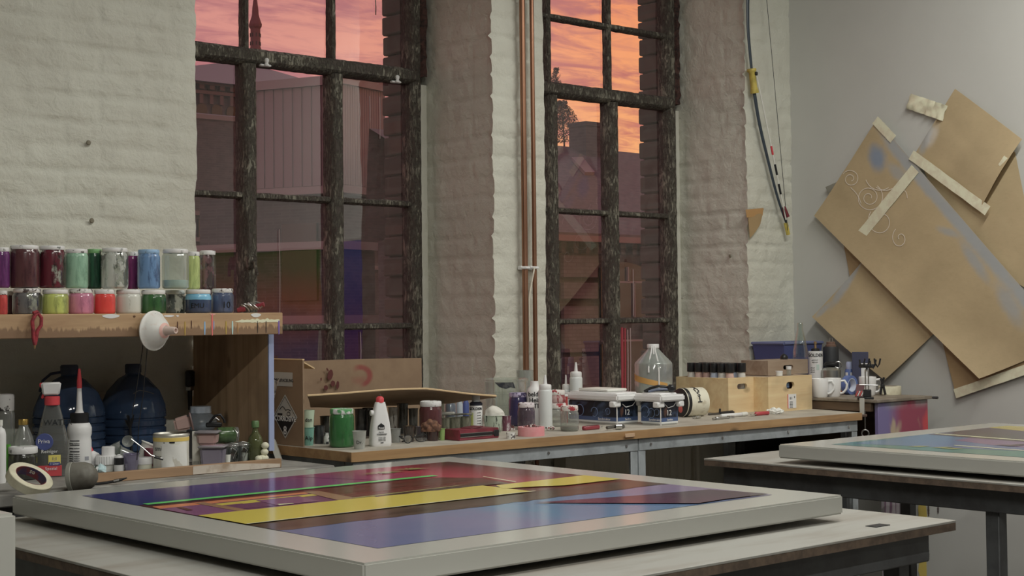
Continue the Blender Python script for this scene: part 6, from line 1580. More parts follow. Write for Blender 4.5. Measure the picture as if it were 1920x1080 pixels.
# tray of green-grey cups
for i, (px, w, m, lab) in enumerate(((835, 9, 'cup_olive_a', 'green-grey paint cup left of the row behind the red case'), (852, 12, 'cup_olive_b', 'green-grey paint cup in the middle of the row behind the red case'), (872, 10.5, 'cup_olive_c', 'green-grey paint cup at the right of the row behind the red case'))):
    bcup('paint_cup', lab, px, 824, 34, w*.9, w, paintjar(m, (98, 100, 84), (70, 70, 58), 0, .5, .62), Y=4.18)
bcup('lime_cup', 'lime green cup at the left end of the red case', 829, 826, 22, 5, 5.5, mat('lime_cup_plastic', (112, 140, 72), .4), Y=4.05)
# dark dried palette lying across the cups
p = onb(852, 788, 4.22, BZ+35*S(onb(852, 824, 4.18))); t = Th('dried_palette', 'dried grey paint palette lying across the green-grey cups', 'palette', p); t.box('slab', (60, 16, 3), (4, 3, 2.5), speckmat('dried_palette_paint', (104, 104, 94), (60, 58, 52), 40, .45, .6, .7), 1); t.box('paint_heap', (26, 10, 5), (-12, 2, 5), mat('pale_paint_heap', (150, 148, 140), .7, bump=.6, scale=60), 2)
# red case
a = onb(861, 827); r_ = onb(949, 822); W_ = r_.x-a.x
t = thing('red_case', 'slim dark red metal case with a black and silver band on the bench edge', 'case', (a.x, a.y, BZ)); k = S(a)
mb = MB(); mb.box((W_/2, .045, 10*k), (W_, .09, 20*k), .002, seg=2); mb.build('case_body', mat('wine_red_enamel', (112, 38, 50), .4, col2=(92, 32, 42), scale=20), t)
mb = MB(); mb.box((W_*.5, -.0008, 10*k), (W_*.94, .002, 5.5*k)); mb.build('black_band', BLACK, t)
for z in (13.2, 6.6): 
    mb = MB(); mb.box((W_*.42, -.0012, z*k), (W_*.80, .0022, 1.1*k)); mb.build('silver_line', STEEL, t)
mb = MB(); mb.box((W_*.93, -.001, 10*k), (W_*.12, .004, 12*k), .001); mb.build('clasp', BLACK, t)
mb = MB(); mb.box((W_*.55, .05, 21*k+.001), (W_*.35, .05, 2*k), .001, (0, -.06, .1)); mb.build('loose_lid_plate', mat('dark_red_plate', (84, 30, 38), .5), t)
# cup with white rag and wine cup
t = bcup('paint_cup', 'white cup with green and black runs, holding a white rag', 925, 817, 32, 15, 18, paintjar('cup_runs', (150, 164, 148), (40, 46, 42), 0, .56, .62, 40), Y=4.18); q = t.p.copy(); q.z += 33*t.s
t = Th('white_rag', 'white rag heaped in the runny paint cup', 'rag', q); k = t.s
mb = MB(); bm = bmesh.new(); bmesh.ops.create_icosphere(bm, subdivisions=4, radius=1)
for v in bm.verts:
    d = 1+.18*noise.noise(v.co*1.7+Vector((3, 0, 0)))+.05*noise.noise(v.co*6); f = 1 if v.co.x < 0 else 1.45
    v.co = Vector((v.co.x*16*d*f-1, v.co.y*13*d, max(-2, v.co.z*(17-6*max(0, v.co.x))*d)))*k
mb.bm(bm); mb.build('cloth', mat('white_cloth', (172, 170, 162), .9, bump=.25, scale=30), t.o)
bcup('paint_cup', 'wine red cup with a pale streak beside the rag cup', 950, 817, 28, 7.5, 9, paintjar('cup_wine', (104, 58, 76), (168, 160, 164), 0, .56, .6), Y=4.2)
p = onb(958, 822); t = Th('white_tape_roll', 'small white tape roll with dark print at the right end of the red case', 'tape', p); t.lat('ring', [(6, 0), (8.6, 0), (8.6, 11), (6, 11), (6, 0)], speckmat('printed_white_tape', (178, 176, 172), (70, 64, 66), 60, .52, .58), 22)
# big clear tub with black tape
p = onb(950, 800, 4.50); t = Th('clear_tub', 'big clear plastic tub with a torn piece of black tape', 'tub', p); k = t.s
CTUB = glassmat('clear_tub_plastic', (244, 247, 244), .2, .1, .07, (190, 190, 184))
t.lat('tub_wall', [(0, 0), (34, 0), (36, 2), (39, 40), (41, 78), (43, 80), (43, 83), (40.5, 84), (40, 80), (38, 40), (35, 3), (0, 3)], CTUB, 40)
for z in (30, 55): t.lat('ridge', [(38.2+z*.03, z), (39.4+z*.03, z+1), (38.4+z*.03, z+2)], CTUB, 40)
mb = MB(); a0 = -.5
mb.add([Vector((41.3*math.sin(a), -41.3*math.cos(a), z))*k for a, z in ((-.55, 78), (-.15, 78), (.32, 78), (.42, 67), (.2, 69), (-.02, 66), (-.3, 69))], [tuple(range(7))]); mb.build('black_tape', mat('black_cloth_tape', (34, 38, 46), .6), t.o)
# clear film standing behind
p = onb(985, 800, 4.56); t = Th('clear_cup', 'tall clear cup standing behind the purple jar', 'cup', p); t.lat('cup_wall', [(0, 0), (12, 0), (16, 94), (15.4, 94), (11.4, 1), (0, 1)], PLASTIC, 26)
p = onb(972, 800, 4.36); t = jar('purple_jar', 'deep violet paint jar with a smeared lilac lid', p, 36, 62, paintjar('jar_violet', (50, 44, 82), (36, 32, 58), 0, .5, .75), speckmat('lilac_smeared_lid', (150, 140, 168), (50, 44, 76), 44, .5, .56, .5), 'jars on the workbench', lidh=7)
p = onb(987, 805, 4.20); t = jar('clear_violet_jar', 'clear violet-tinted jar with a white dotted lid in front of the violet one', p, 33, 50, glassmat('violet_glass', (160, 146, 160), .16, .05, .3, (110, 96, 108)), speckmat('dotted_violet_lid', (180, 172, 176), (74, 36, 50), 44, .55, .58, .4), 'jars on the workbench', lidh=8)
p = onb(1003, 800, 4.30); t = Th('round_bottle', 'white round bottle with black handwriting behind the tall squeeze bottle', 'bottle', p); t.lat('body', [(0, 0), (14, 0), (15, 2), (15, 62), (13, 70), (8, 76), (7.5, 84), (0, 84)], WHITE, 26)
for z, tx in ((60, 'belde'), (49, 'Hela'), (38, 'STI')): t.text(tx, 12, DARK, (0, 0, z), 15.1, bold=.0004)
SQZ = mat('milky_squeeze_plastic', (172, 176, 176), .4, g=1.9); SQZT = mat('milky_cap', (180, 182, 180), .4)
def squeeze(label, px, py, Y, w, h):
    p = onb(px, py, Y); t = Th('squeeze_bottle', label, 'bottle', p, 'squeeze bottles on the workbench'); r = w/2
    t.lat('body', [(0, 0), (r*.95, 0), (r, 1.5), (r, h-31), (r*.97, h-29), (r*.86, h-27)], SQZ, 24); t.lat('cap', [(r*.86, h-28), (r*.9, h-27), (r*.9, h-20), (r*.8, h-18), (r*.3, h-17)], SQZT, 24); t.lat('nozzle', [(r*.3, h-17.5), (r*.2, h-6), (r*.12, h), (0, h)], SQZT, 14); return t
squeeze('tall milky squeeze bottle standing at the front between the jars', 1023, 802, None, 26, 99)
squeeze('milky squeeze bottle behind the first white lidded bucket', 1081, 800, 4.52, 24, 104)
squeeze('thin-nozzled squeeze bottle left of the one behind the first bucket', 1062, 798, 4.56, 16, 80)
# jars with red and white lids
RW = speckmat('red_dotted_lid', (186, 176, 172), (140, 36, 46), 40, .54, .57, .4)
p = onb(1068, 808); t = jar('clear_jar', 'clear glass jar with a red and white dotted lid in front of the first bucket', p, 35, 48, GLASSG, RW, 'jars on the workbench', lidh=9, paintfill=.22, fillm=mat('olive_dregs', (72, 74, 56), .4))
p = onb(1046, 803, 4.22); t = jar('clear_jar', 'taller clear jar with a red checked lid half hidden by the tall squeeze bottle', p, 34, 44, GLASSG, RW, 'jars on the workbench', lidh=9)
q = p.copy(); q.z += 44.2*S(p); t = jar('checked_jar', 'small red checked jar stacked on the half-hidden clear jar', q, 30, 24, paintjar('jar_red_check', (168, 140, 138), (130, 50, 56), 0, .5, .56, 40), RW, 'jars on the workbench', lidh=8)
p = onb(1058, 800, 4.34); t = Th('red_tin', 'small red tin between the jars and the first bucket', 'tin', p); t.box('tin', (14, 12, 50), (0, 0, 25), mat('red_tin_paint', (150, 44, 44), .4), 1); t.box('lid', (15, 13, 4), (0, 0, 51), WHITE, 1)
# pink tape roll filled with glass beads
p = onb(996, 817); t = Th('pink_tape_roll', 'pink tape roll filled with glass beads at the bench edge', 'tape', p, yaw=0); k = t.s; roll_p = p
PK = mat('pink_tape_side', (196, 124, 128), .6, col2=(184, 112, 118), scale=20)
t.lat('ring', [(20, 0), (25, 0), (25.2, 1), (25.2, 16), (25, 17), (20, 17), (20, 0)], PK, 36)
beadm = [mat('bead_%d' % i, c_, .15, coat=.8) for i, c_ in enumerate(((90, 40, 46), (176, 168, 164), (64, 50, 52), (130, 70, 70), (150, 140, 130)))]
rnd = random.Random(5)
me_b = MB(); me_b.lathe([(0, -1)]+[(math.sin(a), -math.cos(a)) for a in (.5, 1.0, 1.57, 2.1, 2.6)]+[(0, 1)], 10)
bead0 = None
def bead(x, y, z, r, label, m):
    global bead0
    if bead0 is None:
        bead0 = {}
    key = m.name
    if key not in bead0:
        o = me_b.build('glass_bead', m, None); bead0[key] = o
    else:
        o = bead0[key].copy(); COL.objects.link(o)
    o.location = (x, y, z); o.scale = (r, r, r)
    tag(o, label, 'bead', 'loose glass beads' if 'loose' in label else 'glass beads in the pink roll')
for i in range(46):
    a = rnd.uniform(0, 6.28); rr = 18*math.sqrt(rnd.random())*k; h_ = (11+9*(1-rr/(19*k))+rnd.uniform(-2, 2))*k
    bead(p.x+rr*math.cos(a), p.y+rr*math.sin(a), p.z+h_+.003, rnd.uniform(1.4, 2.2)*k, 'glass bead heaped inside the pink tape roll', beadm[i % 5])
for i in range(22):
    q = onb(rnd.uniform(1024, 1043), rnd.uniform(801, 808)); bead(q.x, q.y, q.z+1.8*k, 1.8*k, 'loose glass bead on the bench right of the pink tape roll', beadm[i % 5])
for i in range(14):
    q = onb(rnd.uniform(962, 975), rnd.uniform(796, 808), None); q.y += .03; bead(q.x, q.y, q.z+1.8*k, 1.8*k, 'loose glass bead on the bench left of the pink tape roll', beadm[i % 5])
# --- buckets with white lids
def bucketlabel(name):
    t = NT(name); v = t.obj(); z = t.sep(v)[2]
    n1 = t.noise(v, 16, 5, .6, .8); n2 = t.noise(t.obj((1, 1, .4), (3, 2, 1)), 26, 4, .6)
    c = t.mix(t.ramp(n1, .52, .66), C((20, 24, 34), 1.6), C((50, 66, 92), 1.7))
    c = t.mix(t.math('MULTIPLY', t.ramp(n2, .62, .72), .6), c, C((98, 64, 44), 1.6))
    c = t.mix(t.ramp(z, .030, .026), c, C((54, 74, 112), 1.8)); c = t.mix(t.ramp(z, .014, .012), c, C((176, 178, 176), 1.8))
    return t.done(t.bsdf(Base_Color=c, Roughness=.35).outputs[0])
BKL = bucketlabel('navy_bucket_print')
def bucket(label, near, pl, pr, ytop):
    a = onb(*near); dY = a.x/(W(pl, 700, Y=1).x)-a.y if pl else .2; w = W(pr, 700, Y=a.y).x-a.x
    k = S(a); H = (W(near[0], ytop, Y=a.y).z-BZ)
    t = thing('lidded_bucket', label, 'bucket', (a.x, a.y, BZ), 0, 'white lidded buckets on the workbench')
    mb = MB(); mb.box((w/2, dY/2, H/2), (w, dY, H), .006, seg=2); mb.build('body', BKL, t)
    mb = MB(); mb.box((w/2, dY/2, H+.012), (w+.035, dY+.04, .026), .006, seg=2); mb.box((w/2, dY/2, H+.027), (w-.01, dY-.01, .008), .003); mb.build('lid', WHITE, t)
    mb = MB(); mb.box((-.006, .004, H-.012), (.04, .03, .022), .004); mb.build('lid_tab', WHITE, t); mb = MB(); mb.box((w, -.002, H-.012), (.03, .03, .022), .004); mb.build('lid_tab', WHITE, t)
    mb = MB(); mb.box((-.0004, -.0004, H/2), (.003, .003, H)); mb.build('corner_seam', mat('pale_seam', (190, 194, 194), .4), t)
    for (yy, zz, r) in ((dY*.45, H*.5, .018), (dY*.18, H*.55, .012), (dY*.75, H*.55, .022)):
        mb = MB(); mb.tube([(-.0008, yy+r*math.cos(a_*.4), zz+r*math.sin(a_*.4)) for a_ in range(14)], .0014, 5); mb.build('printed_ring', mat('printed_blue_ring', (84, 104, 138), .4), t)
    text(t, 'Sandstruktur', .013, LWH, M=XM((-.0012, dY*.25, .020))); text(t, 'Sandstr.', .011, LWH, (w*.5, -.001, .020)); text(t, '12', .03, LWH, (w*.45, -.001, H*.5))
    mb = MB(); mb.tube([(w*.25, -.001, H*.86), (w*.4, -.001, H*.72), (w*.7, -.001, H*.78), (w*.85, -.001, H*.95)], .0016, 5); mb.build('printed_swoosh', LWH, t)
    return t, a, w, dY, H
b1, a1, w1_, d1, h1 = bucket('first white-lidded navy bucket, behind the clear dotted-lid jar', (1157, 797), 1064, 1197, 752)
b2, a2, w2_, d2, h2 = bucket('second white-lidded navy bucket, below the black goggles and big clear jug', (1239, 798), 1199, 1272, 753)
q = Vector((a1.x+w1_*.6, a1.y+d1*.55, BZ+h1+.0315)); t = Th('tray_lid', 'flat white tub lid lying on the first bucket', 'tub lid', q, rz=0); mb = MB(); mb.box((0, 0, .006), (w1_*.9, d1*.6, .011), .003); mb.build('lid', OFFW, t.o)
# goggles
q = Vector((a2.x+w2_*.45, a2.y+d2*.4, BZ+h2+.0315)); t = Th('goggles', 'black strapped goggles lying on the second bucket lid', 'goggles', q)
t.tube('strap', [(-30, 4, 2), (-18, 2, 8), (-4, -2, 12), (8, -2, 11), (18, 4, 8), (14, 14, 4), (-10, 14, 3), (-28, 8, 2)], 2.6, BLACK); t.tube('blue_strap', [(-22, -3, 2), (-8, -6, 6), (6, -6, 7), (14, -3, 6)], 2.2, mat('blue_grey_strap', (84, 92, 112), .5)); t.box('lens_cup', (15, 12, 14), (20, -2, 8), BLACK, 4)
# big clear jug with drips
p = onb(1226, 760, 4.56); t = Th('clear_jug', 'big clear plastic jug with white drips and a yellow taped band', 'jug', p); k = t.s; H = (W(1226, 645, Y=4.56).z-BZ)/k
JUG = glassmat('hazy_jug_plastic', (214, 222, 216), .22, .07, .26, (176, 184, 178))
t.lat('body', [(0, 0), (34, 0), (35.5, 3), (35.5, H-37), (34, H-34), (11, H-10), (10, H-7), (10, H-1), (9, H-1), (9, H-8), (33, H-35), (34, H-38)], JUG, 36); t.lat('neck_ring', [(10.2, H-8), (11.2, H-7), (11.2, H-1), (10.4, H), (9, H)], WHITE, 24)
t.lat('liquid', [(0, 2), (34, 3), (34.4, H-70), (0, H-70)], mat('milky_liquid', (160, 164, 158), .3), 30)
rb = 35.9
mb = MB(); mb.sheet(lambda u, v: Vector((rb*math.sin(-1.4+2.2*u), -rb*math.cos(-1.4+2.2*u), H-67-14*u+12*v*(1-.3*u)))*k, 20, 2, .0005); mb.build('yellow_tape', mat('ochre_tape', (170, 126, 54), .5), t.o)
for a_, zs in ((-.25, ((10.5, H-4), (14, H-13), (24, H-24), (36.2, H-44), (36.2, H-52))), (.28, ((10.5, H-4), (16, H-15), (30, H-31), (36.2, H-50), (36.2, H-82))), (.05, ((10.5, H-4), (15, H-14), (20, H-19)))):
    t.tube('paint_drip', [(r_*math.sin(a_), -r_*math.cos(a_)-.3, z_) for r_, z_ in zs], 1.5, WHITE, seg=6)
# knife and sockets
p = onb(1108, 806); t = Th('cutter_knife', 'dark red cutter knife with a beaded edge lying before the first bucket', 'knife', p, rz=.06); t.box('handle', (44, 9, 8), (0, 0, 4.2), RED if False else mat('dark_red_handle', (120, 38, 48), .4), 2); 
mb = MB()
for i in range(11): mb.lathe([(0, 0), (1.2*t.s, .4*t.s), (1.3*t.s, 1.4*t.s), (0, 2*t.s)], 8, TM(Vector((-19+i*3.6, -3, 8))*t.s))
mb.build('grip_studs', STEEL, t.o); t.box('blade', (10, 5, 2), (26, 0, 4), STEEL, .4)
p = onb(1154, 806); t = Th('socket_wrench', 'steel socket wrench pieces screwed together before the first bucket', 'wrench', p, rz=.05)
t.lat('socket', [(0, 0), (5.5, 0), (5.5, 12), (3.5, 12), (3.5, 4), (0, 4)], STEEL, 18, (0, 0, 6), (0, PI/2, -.6)); t.tube('shaft', [(-22, 2, 5), (2, 1, 6)], 3, mat('dark_steel', (86, 84, 80), .35, .9)); t.tube('extension', [(8, -2, 6), (20, -2, 5)], 4, MATS['dark_steel']); t.tube('tip', [(20, -2, 5), (26, -2, 4)], 1.6, STEEL)
# white roll with black end
p = onb(1296, 781, None); t = Th('lettered_roll', 'white roll with hand lettering and a black end face beside the wooden crate', 'roll', p, rz=0); k = t.s
Mr = TM(Vector((0, 0, 27))*k, (0, PI/2, -.25)); LEN = 48
mb = MB(); mb.lathe([(26*k, -LEN/2*k), (27*k, -LEN/2*k+1*k), (27*k, LEN/2*k), (20*k, LEN/2*k), (0, LEN/2*k)], 36, Mr); mb.build('roll', mat('stained_white_roll', (178, 174, 156), .6, col2=(150, 140, 116), scale=26, lo=.55, hi=.7), t.o)
mb = MB(); mb.lathe([(0, -LEN/2*k-1*k), (22*k, -LEN/2*k-1*k), (26.5*k, -LEN/2*k), (27.4*k, -LEN/2*k+4*k), (27.2*k, -LEN/2*k+9*k)], 36, Mr); mb.build('black_end', BLACK, t.o)
mb = MB(); mb.lathe([(0, -LEN/2*k-1.8*k), (6*k, -LEN/2*k-1.6*k), (7*k, -LEN/2*k-1*k)], 20, Mr @ Matrix.Translation((12*k, -2*k, 0))); mb.build('red_disc', mat('red_disc_paint', (176, 74, 66), .5), t.o)
for i, ch in enumerate('LUST'):
    a_ = .12+.40*i
    Mt = Mr @ Matrix.Rotation(PI+a_, 4, 'Z') @ Matrix.Translation((27.4*k, 0, 2*k)) @ Matrix(((0, 0, 1, 0), (0, 1, 0, 0), (-1, 0, 0, 0), (0, 0, 0, 1)))
    text(t.o, ch, 15*k, DARK, M=Mt, bold=.0006)
# --- wooden crates
CRW = woodmat('pale_crate_wood', (206, 178, 132), (188, 156, 108), 0, 7, .6, g=1.55)
CRW2 = woodmat('aged_crate_wood', (150, 132, 112), (128, 106, 86), 0, 7, .6, g=1.6, knots=False)
def slot_panel(mb, w, h, t_, sw, sh, sz, M):
    # a board with a rounded hand slot cut through it
    n = 8; hole = []
    for cx, a0 in ((sw/2-sh/2, -PI/2), (-(sw/2-sh/2), PI/2)):
        for i in range(n+1): a = a0+PI*i/n; hole.append((cx+sh/2*math.cos(a), sz+sh/2*math.sin(a)))
    out = []
    for x, z in hole:
        dx, dz = x/(sw/2), (z-sz)/(sh/2); s_ = max(abs(dx), abs(dz)); dx /= s_; dz /= s_
        out.append((dx*w/2, (h-sz)*dz+sz if dz > 0 else sz+sz*dz))
    N = len(hole)
    ext = [(-w/2, 0), (w/2, 0), (w/2, h), (-w/2, h)]
    vs = [(x, 0, z) for x, z in hole]+[(x, 0, z) for x, z in out]+[(x, t_, z) for x, z in hole]+[(x, t_, z) for x, z in out]; fs = []
    for i in range(N):
        j = (i+1) % N
        fs += [(i, j, N+j, N+i), (2*N+i, 3*N+i, 3*N+j, 2*N+j), (i, 2*N+i, 2*N+j, j)]
    # corners
    b = len(vs)
    for x, z in ext: vs += [(x, 0, z), (x, t_, z)]
    def near(q): return [i for i in range(N) if abs(out[i][0]-q[0]) < 1e-6 or abs(out[i][1]-q[1]) < 1e-6]
    for ci, (x, z) in enumerate(ext):
        # triangle between the corner and the two outline points flanking it
        best = [(i, (i+1) % N) for i in range(N) if (abs(abs(out[i][0])-w/2) < 1e-6) != (abs(abs(out[(i+1) % N][0])-w/2) < 1e-6)]
        for i, j in best:
            m = ((out[i][0]+out[j][0])/2, (out[i][1]+out[j][1])/2)
            if (m[0] > 0) == (x > 0) and (m[1] > sz) == (z > sz):
                fs += [(N+i, N+j, b+2*ci), (3*N+j, 3*N+i, b+2*ci+1)]
    for i in range(4):
        j = (i+1) % 4; fs.append((b+2*i, b+2*j, b+2*j+1, b+2*i+1))
    mb.add(vs, fs, M)
def crate(name, label, x0, y0, z0, w, d, h, m, slot, group='wooden crates on the workbench'):
    o = thing(name, label, 'crate', (x0, y0, z0), 0, group); T = .011
    mb = MB(); slot_panel(mb, w, h, T, *slot, TM((w/2, 0, 0))); mb.build('front_panel', m, o, smooth=30)
    mb = MB(); slot_panel(mb, w, h, T, *slot, TM((w/2, d-T, 0))); mb.build('back_panel', m, o, smooth=30)
    for x in (T/2, w-T/2): mb = MB(); mb.box((x, d/2, h/2), (T-.0006, d-2*T, h-.001), .001); mb.build('side_panel', m, o)
    mb = MB(); mb.box((w/2, d/2, .005), (w-2*T, d-2*T, .009)); mb.build('bottom', m, o)
    return o
a = onb(1366, 770, 4.20); w = 5.160-a.x; d = a.x/W(1268, 740, Y=1).x-a.y; d = min(d, BY1-a.y-.01); k = S(a); h = W(1366, 709, Y=a.y).z-BZ
c1_ = crate('wooden_crate', 'pale wooden crate full of black-capped bottles, left of the labelled crate', a.x, a.y, BZ, w, d, h, CRW, (29*k, 10.5*k, h-17*k))
cap_ = None
for r_ in range(2):
    for i in range(6):
        x = a.x+w*(.29+.42*r_); y = a.y+.035+i*(d-.07)/5.2
        bz = BZ+.011; q = Vector((x, y, bz)); t = Th('capped_bottle', ['black-capped paint bottle in the left column of the pale crate', 'black-capped paint bottle in the right column of the pale crate'][r_]+', '+['frontmost', 'second from the front', 'third from the front', 'fourth from the front', 'fifth from the front', 'at the back'][i], 'bottle', q, 'black-capped bottles in the crate')
        hh = h+.012; t.lat('body', [(0, 0), (.0192/t.s, 0), (.0192/t.s, (h-.02)/t.s), (.015/t.s, hh/t.s)], mat('crate_bottle_%d' % ((i+r_) % 4), ((170, 140, 130), (168, 166, 160), (140, 150, 168), (150, 120, 112))[(i+r_) % 4], .4), 18)
        t.lat('cap', [(.0192/t.s, (hh-.002)/t.s), (.0198/t.s, hh/t.s), (.0198/t.s, (hh+.034)/t.s), (.0192/t.s, (hh+.037)/t.s), (0, (hh+.037)/t.s)], mat('black_ribbed_cap', (26, 26, 28), .35, g=1.5), 18)
a = onb(1441, 769, 4.12); w = W(1523, 764, Y=a.y).x-a.x; w = min(w, 5.458-a.x); d2_ = .26; h = W(1441, 707, Y=a.y).z-BZ; k = S(a)
c2_ = crate('wooden_crate', 'pale wooden crate with a white price label, right of the bottle crate', a.x, a.y, BZ, w, d2_, h, CRW, (25*k, 13*k, h-18*k))
lx, lz = W(1485, 752, Y=a.y).x-a.x, W(1485, 752, Y=a.y).z-BZ
mb = MB(); mb.box((lx, -.0006, lz), (25*k, .001, 27*k)); lb_ = mb.build('price_label', mat('white_price_label', (186, 188, 186), .6), c2_); mb = MB(); mb.box((lx-12.6*k, -.0009, lz), (1.6*k, .001, 27*k)); mb.build('red_edge', RED, lb_)
text(lb_, '|||| |', 5*k, DARK, (lx-4*k, -.0014, lz+6*k)); text(lb_, '+', 9*k, DARK, (lx+7*k, -.0014, lz+7*k))
for i in range(5): text(lb_, 'paint box', 2.4*k, DARK, (lx-3*k, -.0014, lz-(1+2.6*i)*k))
mb = MB(); mb.box((lx-4*k, .016, h-18*k), (9*k, .004, 9*k), .001); mb.build('blue_content', mat('blue_content_paint', (70, 96, 130), .4), c2_)
# lid board closing the labelled crate, carries the small crate
mb = MB(); mb.box((w/2, d2_/2, h-.004), (w-.026, d2_-.026, .006)); mb.build('inner_lid', CRW2, c2_)
sx = W(1440, 690, Y=a.y+.09).x; sw = W(1515, 690, Y=a.y+.09).x-sx
c3_ = crate('small_crate', 'small grey-brown wooden crate standing on the labelled crate', sx, a.y+.09, BZ+h+.0005, sw, .15, W(1478, 675, Y=a.y+.09).z-BZ-h, CRW2, (31*k, 8.5*k, 14*k), None)
hs = W(1478, 675, Y=a.y+.09).z
mb = MB(); mb.box((sw/2, .075, hs-BZ-h-.004), (sw-.026, .126, .006)); mb.build('inner_lid', CRW2, c3_)
zz_ = BZ+h
def small(name, label, cat, px, py, Y, z, prof, m, seg=16):
    p = onb(px, py, Y, z); t = Th(name, label, cat, p); t.lat('body', prof, m, seg); return t
t = small('small_jar', 'small white squat jar on the front edge of the labelled crate', 'jar', 1461, 706, a.y+.05, zz_, [(0, 0), (6.5, 0), (6.5, 7)], OFFW); t.lat('lid', [(6.8, 6.5), (6.8, 9), (0, 9)], WHITE, 16)
t = small('small_vial', 'small clear vial with a white cap on the labelled crate', 'vial', 1479, 705, a.y+.05, zz_, [(0, 0), (4.5, 0), (4.5, 10), (3, 12)], GLASSG); t.lat('cap', [(5, 11), (5.2, 12), (5.2, 17), (0, 17)], WHITE, 16)
p = onb(1422, 709, None, BZ+.2); ca = c1_.location; p = Vector((ca.x+.10, ca.y+.012, BZ)); 
# clear glass bottle on the small crate
p = onb(1501, 675, a.y+.16, hs); t = Th('glass_bottle', 'empty clear long-necked glass bottle on the small crate', 'bottle', p); H = (W(1501, 605, Y=a.y+.16).z-hs)/t.s
t.lat('glass_body', [(0, 0), (14, 0), (14.5, 2), (14, H*.22), (10, H*.55), (6, H*.8), (5, H*.9), (6, H*.91), (6, H*.95), (5.2, H), (4.6, H), (4.4, H*.8), (9, H*.55), (13, H*.2), (13, 3), (0, 3)], GLASS, 26)
p = onb(1470, 674, a.y+.18, hs); t = Th('black_lump', 'black rubber lump beside the glass bottle on the small crate', 'rubber lump', p); t.lat('lump', [(0, 0), (7, 0), (7.5, 4), (5, 8), (2, 10), (0, 10)], BLACK, 14)
# tools at the bench edge
p = onb(1307, 785); t = Th('small_pliers', 'small steel pliers lying before the lettered roll', 'pliers', p, rz=.2); 
for s_ in (-1, 1): t.tube('jaw', [(-12, s_*2.5, 2.5), (0, -s_*1.2, 3), (8, -s_*2.5, 3), (12, -s_*.6, 3)], 1.8, STEEL)
t.lat('pivot', [(0, 5.5), (2.4, 5), (2.4, 1)], STEEL, 12)
p = onb(1356, 786); t = Th('ratchet', 'chrome ratchet wrench lying at the bench edge', 'wrench', p, rz=.08); t.tube('shaft', [(-33, 0, 2.5), (20, 0, 2.5)], 2.0, STEEL); t.lat('head', [(0, 0), (7, 0), (7.5, 2), (7, 5), (3, 5), (2.4, 3), (0, 3)], STEEL, 18, (24, 0, 0)); t.lat('grip_ring', [(2.6, -6), (3.2, -5), (2.4, -3), (3.2, -1), (2.4, 1), (3.2, 3), (2.6, 5)], STEEL, 12, (-18, 0, 2.6), (0, PI/2, 0))
p = onb(1378, 782); t = Th('white_marker', 'white marker pen lying across the bench behind the ratchet', 'pen', p, rz=.04); t.lat('barrel', [(0, -40), (3.2, -39), (3.6, -36), (3.6, 22), (3.0, 23)], WHITE, 16, (0, 2, 4), (0, PI/2, 0)); t.lat('cap', [(3.9, 22), (4, 24), (4, 38), (3, 40), (0, 40)], OFFW, 16, (0, 2, 4), (0, PI/2, 0))
p = onb(1352, 777); t = Th('black_file', 'long black handled file lying at the foot of the bottle crate', 'file', p, rz=.02); t.tube('blade', [(-36, 0, 2), (38, 0, 2.4)], 2.0, mat('dark_steel', (86, 84, 80), .35, .9)); t.tube('handle', [(-4, 0, 2.4), (34, 0, 3)], 3, BLACK)
t.tube('upright_pin', [(-5, -1, 2), (-4, -1, 11)], 2, BLACK)
p = onb(1427, 779); t = Th('red_knife', 'red handled putty knife lying before the labelled crate', 'knife', p, rz=.05); t.box('handle', (42, 7, 7), (3, 0, 3.8), mat('red_knife_handle', (150, 42, 50), .4), 2, seg=None) if False else t.box('handle', (42, 7, 7), (3, 0, 3.8), mat('red_knife_handle', (150, 42, 50), .4), 2); t.box('blade', (14, 6, 1.4), (-24, 0, 3), STEEL, .3)
p = onb(1453, 776); t = Th('crumpled_tissue', 'crumpled white tissue at the foot of the labelled crate', 'tissue', p); k = t.s
mb = MB(); bm = bmesh.new(); bmesh.ops.create_icosphere(bm, subdivisions=4, radius=1)
for v in bm.verts:
    d = 1+.4*noise.noise(v.co*2.3)+.14*noise.noise(v.co*6); v.co = Vector((v.co.x*15*d, v.co.y*8*d, max(0, (v.co.z*.8+.5)*8*d)))*k
mb.bm(bm); mb.build('paper', speckmat('inky_tissue', (182, 180, 174), (60, 56, 58), 30, .62, .68, .9), t.o)

# ================================================================== ON THE CORNER DESK
def ond(px, py, Y=None, z=DZ):
    if Y is None: Y = max(W(px, py, z=z).y, DY0+.04)
    p = W(px, py, Y=Y); p.z = z; p.x = min(max(p.x, DX0+.03), DX1+.02 if Y > 4.3 else DX1-.03); return p
MUG = mat('white_mug_glaze', (186, 188, 184), .2, coat=.5)
def mug(label, px, py, w, h, Y=None, yaw=0):
    p = ond(px, py, Y); t = Th('mug', label, 'mug', p, 'white mugs on the corner desk', yaw=yaw); r = w/2
    t.lat('cup_wall', [(0, 0), (r*.78, 0), (r*.86, 2), (r*.96, h*.5), (r, h-1), (r*.97, h), (r*.92, h-1), (r*.88, h*.5), (r*.76, 3), (0, 3)], MUG, 28)
    t.tube('handle', [(r*.92, 0, h*.84), (r*1.35, 0, h*.86), (r*1.62, 0, h*.66), (r*1.55, 0, h*.42), (r*1.2, 0, h*.22), (r*.88, 0, h*.18)], 2.2, MUG, seg=10)
mug('white mug half hidden by the labelled crate', 1524, 738, 33, 35, 4.12)
mug('white mug in the middle, left of the blue tape roll', 1561, 737, 33, 35, 4.10)
mug('white mug on the right, behind the black clamp stand', 1627, 738, 33, 35, 4.04)
